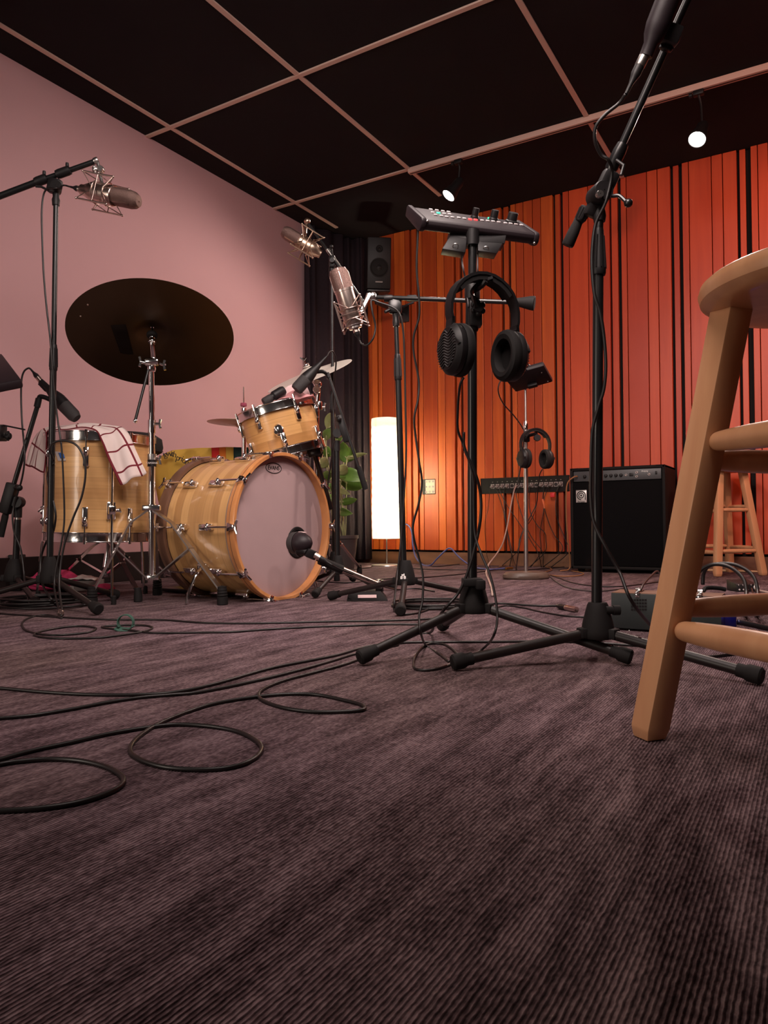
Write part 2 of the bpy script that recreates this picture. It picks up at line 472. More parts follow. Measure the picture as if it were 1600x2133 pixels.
M = dict(
    carpet=carpet_mat(),
    pinkwall=mat('pink_painted_wall', (0.575, 0.335, 0.35), 0.9, noise=0.03, nscale=3),
    tile=mat('black_ceiling_tile', (0.011, 0.0065, 0.008), 0.95, spec=0.2, noise=0.3, nscale=2),
    gridbar=mat('pale_ceiling_bar', (0.62, 0.43, 0.36), 0.6),
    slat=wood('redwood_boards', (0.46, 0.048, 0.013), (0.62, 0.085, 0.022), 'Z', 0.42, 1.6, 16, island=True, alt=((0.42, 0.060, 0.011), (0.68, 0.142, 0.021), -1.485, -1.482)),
    slot=mat('black_slot', (0.006, 0.004, 0.004), 0.9),
    plinth=wood('brown_plinth', (0.13, 0.055, 0.03), (0.22, 0.10, 0.05), 'X', 0.6, 2, 12),
    darkbase=mat('dark_baseboard', (0.014, 0.007, 0.007), 0.75, spec=0.25),
    plain=mat('dark_plain_wall', (0.10, 0.06, 0.055), 0.9),
    curtain=mat('charcoal_curtain', (0.030, 0.020, 0.025), 0.95, spec=0.15, noise=0.2, nscale=60),
    black=mat('black_metal', (0.006, 0.0055, 0.006), 0.32, spec=0.6),
    blackpole=mat('black_gloss_tube', (0.0065, 0.0065, 0.007), 0.34, spec=0.5),
    legtube=mat('black_brown_tube', (0.012, 0.0075, 0.007), 0.42, spec=0.4),
    rubber=mat('black_rubber', (0.0075, 0.006, 0.006), 0.75, spec=0.3),
    plastic=mat('black_plastic', (0.008, 0.0065, 0.0072), 0.48, spec=0.35),
    plumplastic=mat('charcoal_plastic', (0.015, 0.009, 0.0115), 0.5, spec=0.35),
    cable=mat('black_cable', (0.008, 0.006, 0.006), 0.42),
    greycable=mat('grey_cable', (0.07, 0.055, 0.055), 0.5),
    whitecable=mat('pale_cable', (0.42, 0.30, 0.26), 0.55),
    bluecable=mat('blue_cable', (0.09, 0.11, 0.30), 0.5),
    browncable=mat('tan_cable', (0.30, 0.13, 0.05), 0.55),
    chrome=mat('chrome', (0.82, 0.80, 0.79), 0.13, 1.0),
    satin=mat('satin_steel', (0.55, 0.52, 0.50), 0.32, 1.0),
    nickel=mat('nickel_mic_body', (0.62, 0.50, 0.45), 0.28, 1.0),
    grille=mat('mic_mesh', (0.24, 0.155, 0.135), 0.5, 1.0, bump=1.0, nscale=700),
    gold=mat('champagne_mic_body', (0.55, 0.40, 0.30), 0.35, 1.0),
    darkgrille=mat('dark_mic_mesh', (0.03, 0.026, 0.026), 0.6, bump=0.8, nscale=600),
    cymdark=mat('dark_cymbal', (0.060, 0.036, 0.020), 0.42, 0.85, noise=0.15, nscale=6),
    cymtape=mat('black_tape', (0.010, 0.006, 0.005), 0.9, spec=0.1),
    cympale=mat('pale_cymbal', (0.80, 0.74, 0.66), 0.45, 0.35),
    cymmid=mat('bronze_cymbal', (0.42, 0.32, 0.24), 0.35, 0.9),
    shell=drum_wood('light_drum_wood', ((0.72, 0.42, 0.175), (0.47, 0.245, 0.095))),
    shellred=drum_wood('amber_drum_wood', ((0.72, 0.40, 0.155), (0.50, 0.245, 0.085))),
    hoopwood=wood('orange_hoop_wood', (0.50, 0.20, 0.07), (0.62, 0.28, 0.10), 'Z', 0.35, 4, 6, coat=0.3),
    hoopdark=mat('brown_hoop', (0.16, 0.08, 0.05), 0.35),
    head=mat('coated_drum_head', (0.40, 0.275, 0.28), 0.55, noise=0.06, nscale=12),
    hoopgrey=mat('grey_inlay', (0.38, 0.33, 0.31), 0.4, 0.4),
    ink=mat('black_print', (0.01, 0.009, 0.01), 0.6),
    whiteink=mat('white_print', (0.75, 0.70, 0.68), 0.6),
    blueink=mat('blue_enamel', (0.02, 0.12, 0.42), 0.4),
    towel=plaid_mat(),
    pinkcloth=mat('pink_cloth', (0.62, 0.28, 0.29), 0.95, noise=0.2, nscale=30),
    palecloth=mat('pale_pink_cloth', (0.70, 0.50, 0.50), 0.9),
    hotpink=mat('hot_pink_plush', (0.66, 0.05, 0.17), 0.98, noise=0.2, nscale=80, bump=0.6),
    white=mat('white_card', (0.72, 0.68, 0.66), 0.8),
    grey=mat('grey_card', (0.30, 0.27, 0.26), 0.8),
    yellow=mat('yellow_cotton', (0.62, 0.38, 0.06), 0.9, noise=0.1, nscale=14),
    red=mat('red_cloth_stripe', (0.60, 0.025, 0.02), 0.9),
    orange=mat('orange_cloth_stripe', (0.66, 0.17, 0.02), 0.9),
    green=mat('dark_green_stripe', (0.012, 0.04, 0.035), 0.9),
    leaf=mat('green_leaf', (0.10, 0.21, 0.035), 0.4, noise=0.5, nscale=18),
    leafpale=mat('pale_green_leaf', (0.30, 0.36, 0.14), 0.4, noise=0.3, nscale=18),
    stem=mat('plant_stem', (0.35, 0.36, 0.18), 0.6),
    pot=mat('dark_plant_pot', (0.05, 0.04, 0.04), 0.6),
    stool=wood('beech_stool', (0.57, 0.275, 0.135), (0.66, 0.345, 0.175), 'Z', 0.38, 3, 10, coat=0.25),
    tolex=mat('black_vinyl', (0.006,0.0055,0.0055), 0.75, spec=0.25, bump=0.5, nscale=500),
    cloth=mat('black_grille_cloth', (0.0035,0.0035,0.004), 0.95, spec=0.12, bump=0.6, nscale=400),
    steelpanel=mat('slate_panel', (0.055, 0.060, 0.064), 0.45),
    silver=mat('silver_badge', (0.62, 0.60, 0.58), 0.4, 0.5),
    psu=mat('slate_steel_case', (0.024, 0.031, 0.031), 0.5, noise=0.1, nscale=300),
    beige=mat('taupe_cast_base', (0.10, 0.066, 0.050), 0.45),
    plate=mat('white_outlet_plate', (0.70, 0.60, 0.46), 0.5),
    button=mat('white_button', (0.62, 0.53, 0.53), 0.5),
    redled=mat('red_lit_button', (0.7, 0.03, 0.03), 0.4, emit=(1, 0.05, 0.05), es=2.2),
    greenled=mat('green_lit_button', (0.05, 0.5, 0.3), 0.4, emit=(0.05, 1, 0.5), es=1.2),
    blueled=mat('blue_light', (0.02, 0.02, 0.6), 0.4, emit=(0.05, 0.05, 1.0), es=8),
    bluepanel=mat('blue_lit_panel', (0.012, 0.012, 0.09), 0.35),  # end panel: blue of its power light put into the base colour
    redplug=mat('red_plastic', (0.60, 0.02, 0.03), 0.5),
    orangeplug=mat('orange_plastic', (0.75, 0.17, 0.05), 0.5),
    brass=mat('brass_plug', (0.75, 0.50, 0.12), 0.3, 1.0),
    ridge=mat('slate_ridge', (0.06, 0.058, 0.06), 0.4),
    feltpink=mat('dark_pink_felt', (0.36, 0.07, 0.12), 0.9),
    tie=mat('green_fabric_tie', (0.035, 0.10, 0.075), 0.9),
    bulb=mat('lamp_lens', (1, 1, 1), 0.4, emit=(1.0, 0.93, 0.86), es=30),
    cork=wood('pale_drumstick_wood', (0.55, 0.33, 0.17), (0.62, 0.4, 0.22), 'X', 0.5, 4, 8),
)
# ================================================================== ROOM
XW, YW, H = -3.243, 4.784, 2.50       # left wall, back wall, ceiling
XR, YF = 2.9, -2.6
I4 = Matrix.Identity(4)

# --- floor
b = MB(); b.add([(XW - 0.1, YF, 0), (XR, YF, 0), (XR, YW + 0.1, 0), (XW - 0.1, YW + 0.1, 0)], [[0, 1, 2, 3]])
b.add([(XW - 0.1, YF, -0.05), (XR, YF, -0.05), (XR, YW + 0.1, -0.05), (XW - 0.1, YW + 0.1, -0.05)], [[3, 2, 1, 0]])
struct(b.build('floor', M['carpet'], org=V((0, 0, 0)), smooth=False))
# --- ceiling tiles: one panel per bay, bars between
b = MB(); b.abox((XW - 0.1, YF, H), (XR, YW + 0.1, H + 0.05))
struct(b.build('ceiling', M['tile'], smooth=False))
n = 1
for x in (-3.056, -2.167, -1.063, 0.043, 1.149, 2.255):
    b = MB(); b.abox((x - 0.0125, YF, H - 0.007), (x + 0.0125, YW - 0.33 if x < -2.5 else YW - (0.02 if x > -2 else 0.40), H + 0.002), 0.001)
    o = struct(b.build('trim_%d' % n, M['gridbar'], smooth=False)); n += 1
for y in (-0.507, 0.608, 1.723, 2.838, 3.953):
    b = MB(); b.abox((XW, y - 0.0125, H - 0.008), (XR, y + 0.0125, H + 0.002), 0.001)
    o = struct(b.build('trim_%d' % n, M['gridbar'], smooth=False)); n += 1
# --- left wall: pink plaster, dark baseboard
b = MB(); b.abox((XW - 0.1, YF, 0), (XW, YW + 0.1, H))
struct(b.build('wall_left', M['pinkwall'], smooth=False))
b = MB(); b.abox((XW, YF, 0), (XW + 0.012, YW, 0.156), 0.003)
struct(b.build('baseboard_left', M['darkbase'], smooth=False))
b = MB(); b.abox((XR, YF, 0), (XR + 0.1, YW + 0.1, H))
struct(b.build('wall_right', M['plain'], smooth=False))
# --- back wall: redwood boards with black slots
YB = YW - 0.012
seq = [(748, 791, 'b'), (774.6, 791, 'b'), (786, 791, 's'), (788.5, 791, 'b'), (796, 791, 'b'), (822, 791, 'b'), (845, 791, 'b'),
       (857.5, 1100, 's'), (859.5, 1100, 'n'), (870.4, 1100, 's'), (874.6, 1100, 'b'), (883.8, 1100, 'b'), (914.3, 1100, 'b'),
       (929.8, 1100, 'b'), (950, 1100, 's'), (952.3, 1100, 'n'), (961.6, 1100, 's'), (967, 1100, 'b'), (983, 1100, 'b'),
       (1011, 1042, 'b'), (1028, 1042, 'b'), (1049.5, 1042, 's'), (1053, 1042, 'n'), (1064, 1042, 's'), (1068.8, 1042, 'b'),
       (1079.8, 1042, 'b'), (1096, 1042, 'b'), (1115.5, 1042, 'b'), (1132.7, 1042, 'b'), (1158, 1042, 's'), (1161.6, 1042, 'n'),
       (1173.3, 1042, 's'), (1178.8, 1042, 'b'), (1190, 900, 'b'), (1230, 900, 'b'), (1275, 900, 's'), (1277.5, 900, 'n'),
       (1292, 900, 's'), (1298.6, 900, 'b'), (1311, 900, 'b'), (1354, 900, 'b'), (1376, 900, 'b'), (1403.5, 900, 's'),
       (1408, 900, 'n'), (1421, 900, 's'), (1427.5, 900, 'b'), (1442, 900, 'b'), (1484, 520, 'b'), (1507.5, 520, 'b'),
       (1537.5, 520, 's'), (1542, 520, 'n'), (1556, 520, 's'), (1566, 520, 'b'), (1581, 520, 'b')]
edges = [(Yp(x, y, YB).x, k) for x, y, k in seq]
rep = [(0.055, 'b'), (0.16, 'b'), (0.085, 'b'), (0.10, 's'), (0.014, 'n'), (0.045, 's'), (0.028, 'b')]
x = edges[-1][0]
i = 0
while x < XR - 0.3:
    x += rep[i % 7][0]; edges.append((x, rep[(i + 1) % 7][1])); i += 1
edges.append((XR, 'e'))
edges = [(XW + 0.02, 'b'), (XW + 0.13, 'b')] + edges
Z0, Z1 = 0.104, H - 0.002
b = MB()
for (x0, k), (x1, _) in zip(edges[:-1], edges[1:]):
    if k == 's':
        continue
    yf = YB + (0.012 if k == 'n' else random.uniform(0, 0.0015))
    b.abox((x0 + 0.0022, yf, Z0), (x1 - 0.0022, YW + 0.03, Z1), 0.0016)
b2 = MB(); b2.abox((XW, YW + 0.03, 0.0), (XR, YW + 0.12, H))
wb = struct(b2.build('wall_back', M['slot'], smooth=False))
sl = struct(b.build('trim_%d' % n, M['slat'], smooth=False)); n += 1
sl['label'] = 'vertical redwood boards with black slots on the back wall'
b = MB(); b.abox((XW, YW + 0.004, 0), (XR, YW + 0.03, 0.088), 0.002)
struct(b.build('baseboard_back', M['plinth'], smooth=False))

# --- curtain hung across the far left corner
top, bot = [], []
def curtain():
    p0, p1 = V((XW + 0.035, 4.235, 0)), V((-3.02, YB - 0.06, 0))
    # the drape runs along the left wall, then turns along the corner
    base = spline([Xp(637, 800, XW + 0.03), Xp(655, 800, XW + 0.05), V((XW + 0.12, 4.52, 0)), V((-3.11, 4.66, 0)), V((-3.02, 4.715, 0)), V((-2.955, 4.735, 0))], 14)
    base = [V((p.x, p.y, 0)) for p in base]
    rows, N = [], len(base)
    for zi in range(13):
        z = 0.03 + (H - 0.035) * zi / 12
        row = []
        for i, p in enumerate(base):
            t = (base[min(i + 1, N - 1)] - base[max(i - 1, 0)]).normalized()
            nn = V((t.y, -t.x, 0))
            a = 0.022 + 0.010 * math.sin(i * 0.21)
            flare = 1.0 + 0.25 * (1 - zi / 12)
            dx = (0.030 if i > N - 12 else 0) * (zi / 12) * -1
            row.append(V((p.x + dx, p.y, z)) + nn * (a * flare * math.sin(i * 0.62 + 0.25 * math.sin(zi * 0.5))) )
        rows.append(row)
    b = MB(); b.grid(rows)
    o = b.build('curtain', M['curtain'], org=V((-3.1, 4.5, 0.03)), sharp=2.0, solid=0.006)
    return tag(o, 'tall charcoal curtain hanging in the corner between pink and wood walls', 'curtain')
curtain()

# ================================================================== LAMPS
trk = thing('lighting_track', 'long pale lighting track fixed along a ceiling bar', 'track', (0, 3.953, H - 0.03))
b = MB(); b.abox((-2.167, 3.935, H - 0.034), (XR - 0.05, 3.971, H - 0.008), 0.003)
b.build('rail', M['gridbar'], trk, smooth=False)
b = MB(); b.abox((-2.16, 3.949, H - 0.0355), (XR - 0.06, 3.957, H - 0.0335))
b.build('groove', M['plastic'], trk, smooth=False)

def spot(name, label, base, disc, aim, watts, col, angle=70, blend=0.6, group='ceiling spotlights', r=0.043, size=0.045):
    """track head: adaptor under the track, stem, can, lens; disc = lens centre"""
    t = thing(name, label, 'spotlight', base, group)
    base, disc, aim = V(base), V(disc), V(aim)
    d = (aim - disc).normalized()
    b = MB(); b.box(Matrix.Translation(base + V((0, 0, -0.012))), 0.05, 0.032, 0.024, 0.004)
    b.rod(base + V((-0.03, 0, -0.014)), base + V((-0.045, 0, -0.014)), 0.011)
    b.build('adaptor', M['plastic'], t)
    back = disc - d * 0.13
    b = MB(); b.tube(spline([base + V((0, 0, -0.02)), (base + back) / 2 + V((0.0, 0, 0.01)), back + d * 0.03], 6), 0.006, 8)
    b.build('stem', M['plastic'], t)
    F = frame(disc, z=d)
    b = MB(); b.lathe([(0.001, -0.135), (0.020, -0.132), (0.030, -0.11), (0.032, -0.07), (r + 0.001, -0.015), (r + 0.003, 0.0), (r - 0.002, 0.0), (r - 0.004, -0.006)], F, 28)
    b.build('can', M['plastic'], t)
    b = MB(); b.lathe([(r - 0.003, -0.006), (r * 0.8, 0.001), (r * 0.45, 0.004), (0.0005, 0.005)], F, 28)
    b.build('lens', M['bulb'], t)
    ld = bpy.data.lights.new('spot_beam', 'SPOT')
    ld.energy = watts; ld.color = col; ld.spot_size = math.radians(angle); ld.spot_blend = blend
    ld.shadow_soft_size = size
    lo = bpy.data.objects.new('spot_beam', ld)
    COL.objects.link(lo)
    lo.parent = t
    lo.matrix_local = Matrix.Translation(-base) @ frame(disc + d * 0.012, z=-d)
    return t
sl_ = bpy.data.lights.new('added_soft_fill', 'AREA')  # soft fill light, added out of view above the camera
sl_.shape = 'RECTANGLE'; sl_.size = 1.6; sl_.size_y = 1.0; sl_.spread = math.radians(128); sl_.energy = E_SOFT; sl_.color = C_KEY
so_ = bpy.data.objects.new('added_soft_fill', sl_); COL.objects.link(so_)
so_.matrix_world = frame(V((-0.5, 0.8, 2.40)), z=(V((-0.5, 0.8, 2.40)) - V((-1.9, 3.3, 0.5))))
sp_ = thing('added_fill_housing', 'slim tilted housing added behind the soft fill light above the camera', 'added housing', so_.matrix_world.translation)
MB().box(so_.matrix_world @ Matrix.Translation((0, 0, 0.025)), 1.66, 1.06, 0.03, 0.004).build('housing', M['plastic'], sp_)  # housing added only to dress the fill light
s2_ = bpy.data.lights.new('added_side_fill', 'AREA')  # side fill added to brighten the stool's left faces; no window here
s2_.shape = 'RECTANGLE'; s2_.size = 1.1; s2_.size_y = 0.7; s2_.energy = E_SIDE; s2_.color = (1.0, 0.86, 0.74)
s2o_ = bpy.data.objects.new('added_side_fill', s2_); COL.objects.link(s2o_)
s2o_.matrix_world = frame(V((-2.2, -1.7, 0.85)), z=(V((-2.2, -1.7, 0.85)) - V((0.03, 1.08, 0.35))))
def trackpt(px, py):
    p = Yp(px, py, 3.953); return V((p.x, 3.953, H - 0.034))
A1, A2 = trackpt(955, 326), trackpt(1455, 180)
A3 = A2 + (A2 - A1)
D1 = Yp(934, 408, 3.93); D2 = Yp(1452, 291, 3.90)
D3 = V((A3.x + 0.02, 3.88, D2.z))
spot('track_spotlight', 'glowing ceiling spotlight just above the mixer on the stand', A1, D1, (-2.95, 3.0, 0.45), E_KIT, C_WARM, 125)
spot('track_spotlight', 'glowing ceiling spotlight at upper right above the redwood wall', A2, D2, (-1.0, 2.35, 0.0), E_MID, C_WARM, 100)
spot('track_spotlight', 'ceiling spotlight just past the right edge of the photo', A3, D3, (0.0, 4.78, 1.2), E_WOOD, C_RED, 120)
# second track, behind the photographer's line of sight, with its own heads
trk2 = thing('lighting_track', 'bare nearer lighting track across the ceiling above the camera', 'track', (0, 1.723, H - 0.03))
b = MB(); b.abox((-2.9, 1.705, H - 0.034), (XR - 0.05, 1.741, H - 0.009), 0.003)
b.build('rail', M['gridbar'], trk2, smooth=False)
def off(label, x, aim, watts, col, ang, y=1.723, size=0.09):
    base = V((x, y, H - 0.034)); a = V(aim)
    d = (a - base).normalized()
    dc = base + V((0, 0, -0.16)) + d * 0.10
    return spot('track_spotlight', label, base, dc, aim, watts, col, ang, 0.8, 'spotlights on the nearer track', size=size)
off('nearer track spotlight aimed at the right part of the redwood wall', 0.9, (-0.6, 4.78, 1.35), E_WOOD * 1.2, C_RED, 75)
off('nearer track spotlight aimed along the pink wall', 0.1, (-3.24, 2.7, 0.15), E_WALL, C_KEY, 85)
off('nearer track spotlight aimed at the carpet and stools', -0.9, (-0.7, 2.9, 0.0), E_FILL, C_KEY, 110)
# ================================================================== MIC STANDS
def tripod(t, c, feet, zlo, zhi, rleg=0.0105, rhub=0.035, rtop=0.019, caplen=0.045, rcap=0.0165, ax=None):
    """cast hub plus three legs with rubber feet; c = floor point under the hub"""
    ax = ax or V((0, 0, 1))
    b = MB()
    h = zhi - zlo
    F = frame(c + ax * zlo, z=ax)
    b.lathe([(0.004, 0.0), (rhub * 0.93, 0.0), (rhub, h * 0.06), (rhub, h * 0.2), (rhub * 0.92, h * 0.42), (rhub * 0.74, h * 0.74), (rtop + 0.003, h * 0.93), (rtop, h), (0.003, h)], F, 28)
    for f in feet:
        d = (V((f.x, f.y, 0)) - V((c.x, c.y, 0))).normalized()
        q = c + UZ * (zlo + h * 0.16) + d * rhub * 0.86
        b.box(frame(q, x=d, z=UZ), 0.03, 0.026, h * 0.28, 0.003)
    b.build('base_hub', M['rubber'], t)
    for f in feet:
        d = (V((f.x, f.y, 0)) - V((c.x, c.y, 0))).normalized()
        a = c + UZ * (zlo + h * 0.14) + d * rhub * 0.9
        e = V((f.x, f.y, rcap))
        u = (e - a).normalized()
        leg = MB().rod(a, e - u * caplen * 0.4, rleg).build('leg', M['legtube'], t)
        fb = MB(); fb.lathe([(0.001, 0), (rcap * 0.8, 0.0005), (rcap, 0.004), (rcap, caplen * 0.55), (rcap * 0.8, caplen * 0.7), (rcap * 0.78, caplen), (rleg, caplen)], frame(e, z=-u), 20)
        fb.build('rubber_foot', M['rubber'], leg)

def clutch(t, a, b_, r0, r1, name='clutch', m='plastic'):
    """ribbed tapered sleeve from a (low) to b (high)"""
    L = (b_ - a).length
    F = frame(a, z=b_ - a)
    b = MB(); b.lathe([(0.002, 0), (r0 * 0.9, 0), (r0, L * 0.04), (r0, L * 0.16), (r1, L * 0.86), (r1 * 0.9, L * 0.97), (r1 * 0.8, L), (0.002, L)], F, 20)
    for k in range(10):
        an = 2 * PI * k / 10
        q = V((math.cos(an), math.sin(an), 0))
        b.tube([F @ (q * r0 + UZ * L * 0.14), F @ (q * r1 + UZ * L * 0.84)], 0.0016, 5)
    return b.build(name, M[m], t)
def ringnut(b, p, ax, r, h):
    F = frame(p, z=ax)
    b.lathe([(0.001, -h / 2), (r * 0.9, -h / 2), (r, -h * 0.3), (r, h * 0.3), (r * 0.9, h / 2), (0.001, h / 2)], F, 20)
def starknob(b, p, ax, r, h):
    F = frame(p, z=ax)
    b.lathe([(0.001, -h / 2), (r * 0.62, -h / 2), (r * 0.8, 0), (r * 0.6, h / 2), (0.001, h / 2)], F, 18)
    for k in range(6):
        an = PI / 3 * k
        b.ball(F @ V((r * 0.72 * math.cos(an), r * 0.72 * math.sin(an), 0)), r * 0.34, 6, sz=1.2)
def xlr(t, a, b_, r=0.0095, name='xlr_plug', m1='plastic', m2='nickel'):
    """cable plug: a = cable end, b = mic end"""
    d = b_ - a; L = d.length
    F = frame(a, z=d)
    p = MB().lathe([(0.001, 0), (0.0035, 0), (0.0045, L * 0.25), (r * 0.8, L * 0.42), (r, L * 0.5), (r, L * 0.99), (0.001, L)], F, 18).build(name, M[m1], t)
    MB().lathe([(r * 1.0, L * 0.68), (r * 1.06, L * 0.69), (r * 1.06, L * 1.0), (r * 0.8, L * 1.0)], F, 18).build('plug_collar', M[m2], p)
    return p
def shock(t, c, ax, up, Rin, Rout, h, m='nickel', r=0.0016):
    """spider shock mount: two inner rings, four corner rods, elastic wires between"""
    F = frame(c, z=ax, x=up)
    b = MB()
    for z in (-0.2 * h, 0.2 * h):
        b.ring(F @ Matrix.Translation((0, 0, z)), Rin, r * 1.25, 30, 7)
    for k in range(4):
        an = PI / 4 + PI / 2 * k
        rad = V((math.cos(an), math.sin(an), 0))
        top, bot = F @ (rad * Rout + UZ * h * 0.55), F @ (rad * Rout - UZ * h * 0.55)
        b.tube([top, bot], r * 1.5, 8)
        b.ball(top, r * 2.1, 6); b.ball(bot, r * 2.1, 6)
        for s, q in ((1, top), (-1, bot)):
            for da in (-0.62, 0.62):
                b.tube([q, F @ V((Rin * math.cos(an + da), Rin * math.sin(an + da), s * 0.2 * h))], r * 0.9, 6)
        an2 = an + PI / 2
        rad2 = V((math.cos(an2), math.sin(an2), 0))
    for s in (1, -1):                                             # outer square hoops
        b.tube([F @ V((Rout * 1.0 * math.cos(PI / 4 + PI / 2 * k), Rout * math.sin(PI / 4 + PI / 2 * k), 0)) for k in range(4)], r, 6, closed=True)
    return b.build('shock_mount', M[m], t)

def condenser(name, label, tail, tip, r, face, mbody, kind='u', mount=None, up=UZ, cmat='nickel'):
    """large side-address microphone: tail = plug end, tip = grille end; face = direction the capsule faces"""
    ax = tip - tail; L = ax.length
    t = thing(name, label, 'microphone', tail)
    F = frame(tail, z=ax, y=face)
    if kind == 'u':      # tapered body, wedge-topped flattened grille
        MB().lathe([(0.001, 0), (r * 0.52, 0), (r * 0.55, L * 0.05), (r * 0.80, L * 0.14), (r * 0.97, L * 0.20), (r, L * 0.26), (r, L * 0.55), (r * 0.98, L * 0.565), (0.001, L * 0.565)], F, 36).build('body', M[mbody], t)
        g = MB()
        prof = [(r * 0.96, L * 0.57), (r * 0.97, L * 0.86), (r * 0.86, L * 0.94), (r * 0.6, L * 0.995), (0.001, L)]
        g.lathe(prof, F, 32, 1.0, 0.80)
        gr = g.build('grille', M['grille'], t)
        q = MB()
        q.ring(F @ Matrix.Translation((0, 0, L * 0.575)), r * 0.98, r * 0.05, 32, 6)
        q.strip([F @ V((0, -0.80 * r * 0.99, L * 0.57)), F @ V((0, -0.80 * r * 0.99, L * 0.86)), F @ V((0, -r * 0.5, L * 0.97)), F @ V((0, 0, L * 1.004)), F @ V((0, r * 0.5, L * 0.97)), F @ V((0, 0.8 * r * 0.99, L * 0.86)), F @ V((0, 0.80 * r * 0.99, L * 0.57))], F.to_3x3() @ V((1, 0, 0)), r * 0.16, r * 0.05)
        q.build('grille_frame', M[mbody], gr)
    else:                # long cylinder, domed mesh head
        MB().lathe([(0.001, 0), (r * 0.62, 0), (r * 0.62, L * 0.04), (r * 0.92, L * 0.06), (r, L * 0.09), (r, L * 0.60), (0.001, L * 0.60)], F, 40).build('body', M[mbody], t)
        gr = MB().lathe([(r * 1.0, L * 0.64), (r * 1.02, L * 0.88), (r * 0.96, L * 0.935), (r * 0.78, L * 0.975), (r * 0.4, L * 0.997), (0.001, L)], F, 36).build('grille', M['grille'], t)
        q = MB(); q.lathe([(r * 1.0, L * 0.60), (r * 1.04, L * 0.605), (r * 1.04, L * 0.64), (r * 1.0, L * 0.645)], F, 36)
        for k in range(4):
            an = PI / 2 * k + 0.4
            e = V((math.cos(an), math.sin(an), 0))
            q.tube([F @ (e * r * 1.02 + UZ * L * 0.64), F @ (e * r * 1.03 + UZ * L * 0.88), F @ (e * r * 0.8 + UZ * L * 0.975), F @ UZ * 1.0 if False else F @ (e * r * 0.1 + UZ * L * 1.0)], r * 0.045, 5)
        q.build('grille_frame', M[mbody], gr)
    return t

def cord(name, label, pts, r, m='cable', group=None, n=8, k=8, cat='cable', floor=False):
    b = MB(); b.tube(spline(pts, n), r, k)
    o = b.build(name, M[m], sharp=3)
    return tag(o, label, cat, group)
def fl(pts, r):
    return [Zp(x, y, r) for x, y in pts]

# ---------------------------------------------------------------- tall stand beside the near stool (its boom leaves the photo at the top)
cC = cm(0.456, 1.57, 0)
t = thing('microphone_stand', 'tall black boom stand nearest the wooden stool, boom leaving the top of the photo', 'microphone stand', cC)
tripod(t, cC, [cm(0.135, 1.49, 0), cm(0.686, 1.333, 0), cm(0.547, 1.887, 0)], 0.052, 0.128)
b = MB(); b.rod(P(1262, 1271, 1.55), P(1281, 1271, 1.55), 0.0085); b.rod(P(1277, 1271, 1.55), P(1291, 1271, 1.55), 0.0105); b.build('hub_knob', M['rubber'], t)
MB().rod(P(1243, 1262, 1.57), P(1246.5, 560, 1.57), 0.0112).build('lower_pole', M['blackpole'], t)
clutch(t, P(1246.5, 574, 1.57), P(1248, 476, 1.57), 0.0158, 0.0105)
MB().rod(P(1247.5, 490, 1.57), P(1250, 425, 1.57), 0.0088).build('upper_pole', M['blackpole'], t)
b = MB()
b.lathe([(0.001, 0), (0.012, 0), (0.014, 0.012), (0.011, 0.03), (0.012, 0.05), (0.001, 0.052)], frame(P(1249, 462, 1.57), z=UZ), 20)
bd = (P(1285, 330, 1.56) - P(1236, 432, 1.59)).normalized()
cdir = dirc(0.2, -1, 0)
b.box(frame(P(1253, 405, 1.565), z=bd, y=cdir), 0.036, 0.028, 0.10, 0.008)
b.lathe([(0.001, -0.024), (0.020, -0.024), (0.022, -0.018), (0.022, 0.018), (0.02, 0.022), (0.001, 0.022)], frame(P(1249, 405, 1.555), z=cdir), 26)
b.build('boom_swivel', M['plastic'], t)
b = MB(); ringnut(b, P(1249, 405, 1.53), cdir, 0.008, 0.01); b.build('swivel_bolt', M['satin'], t)
b = MB(); b.tube(spline([P(1258, 402, 1.56), P(1275, 408, 1.54), P(1290, 408, 1.53), P(1306, 422, 1.52)], 6), 0.004, 8); b.ball(P(1309, 423, 1.52), 0.009, 10)
b.build('clamp_handle', M['black'], t)
MB().rod(P(1240, 425, 1.585), P(1432, 0, 1.47), 0.0082).rod(P(1432, 0, 1.47), P(1475, -95, 1.445), 0.0082).build('boom_arm', M['blackpole'], t)
b = MB(); b.lathe([(0.001, 0), (0.012, 0.0), (0.014, 0.015), (0.014, 0.05), (0.011, 0.058), (0.001, 0.058)], frame(P(1298, 300, 1.55), z=-bd), 20)
b.tube([P(1285, 334, 1.545), P(1300, 345, 1.53), P(1294, 365, 1.53)], 0.004, 8)
b.build('boom_clamp', M['black'], t)
clutch(t, P(1222, 432, 1.592), P(1206, 462, 1.60), 0.013, 0.011, 'boom_collar')
a, e = P(1212, 445, 1.60), P(1182, 512, 1.615)
b = MB(); L = (e - a).length
b.lathe([(0.001, 0), (0.010, 0), (0.0105, L * 0.3), (0.0125, L * 0.55), (0.0135, L * 0.95), (0.012, L), (0.001, L)], frame(a, z=e - a), 20)
b.build('counterweight', M['rubber'], t)
clutch(t, P(1385, 105, 1.475), P(1405, 60, 1.46), 0.0135, 0.0125, 'boom_joint')
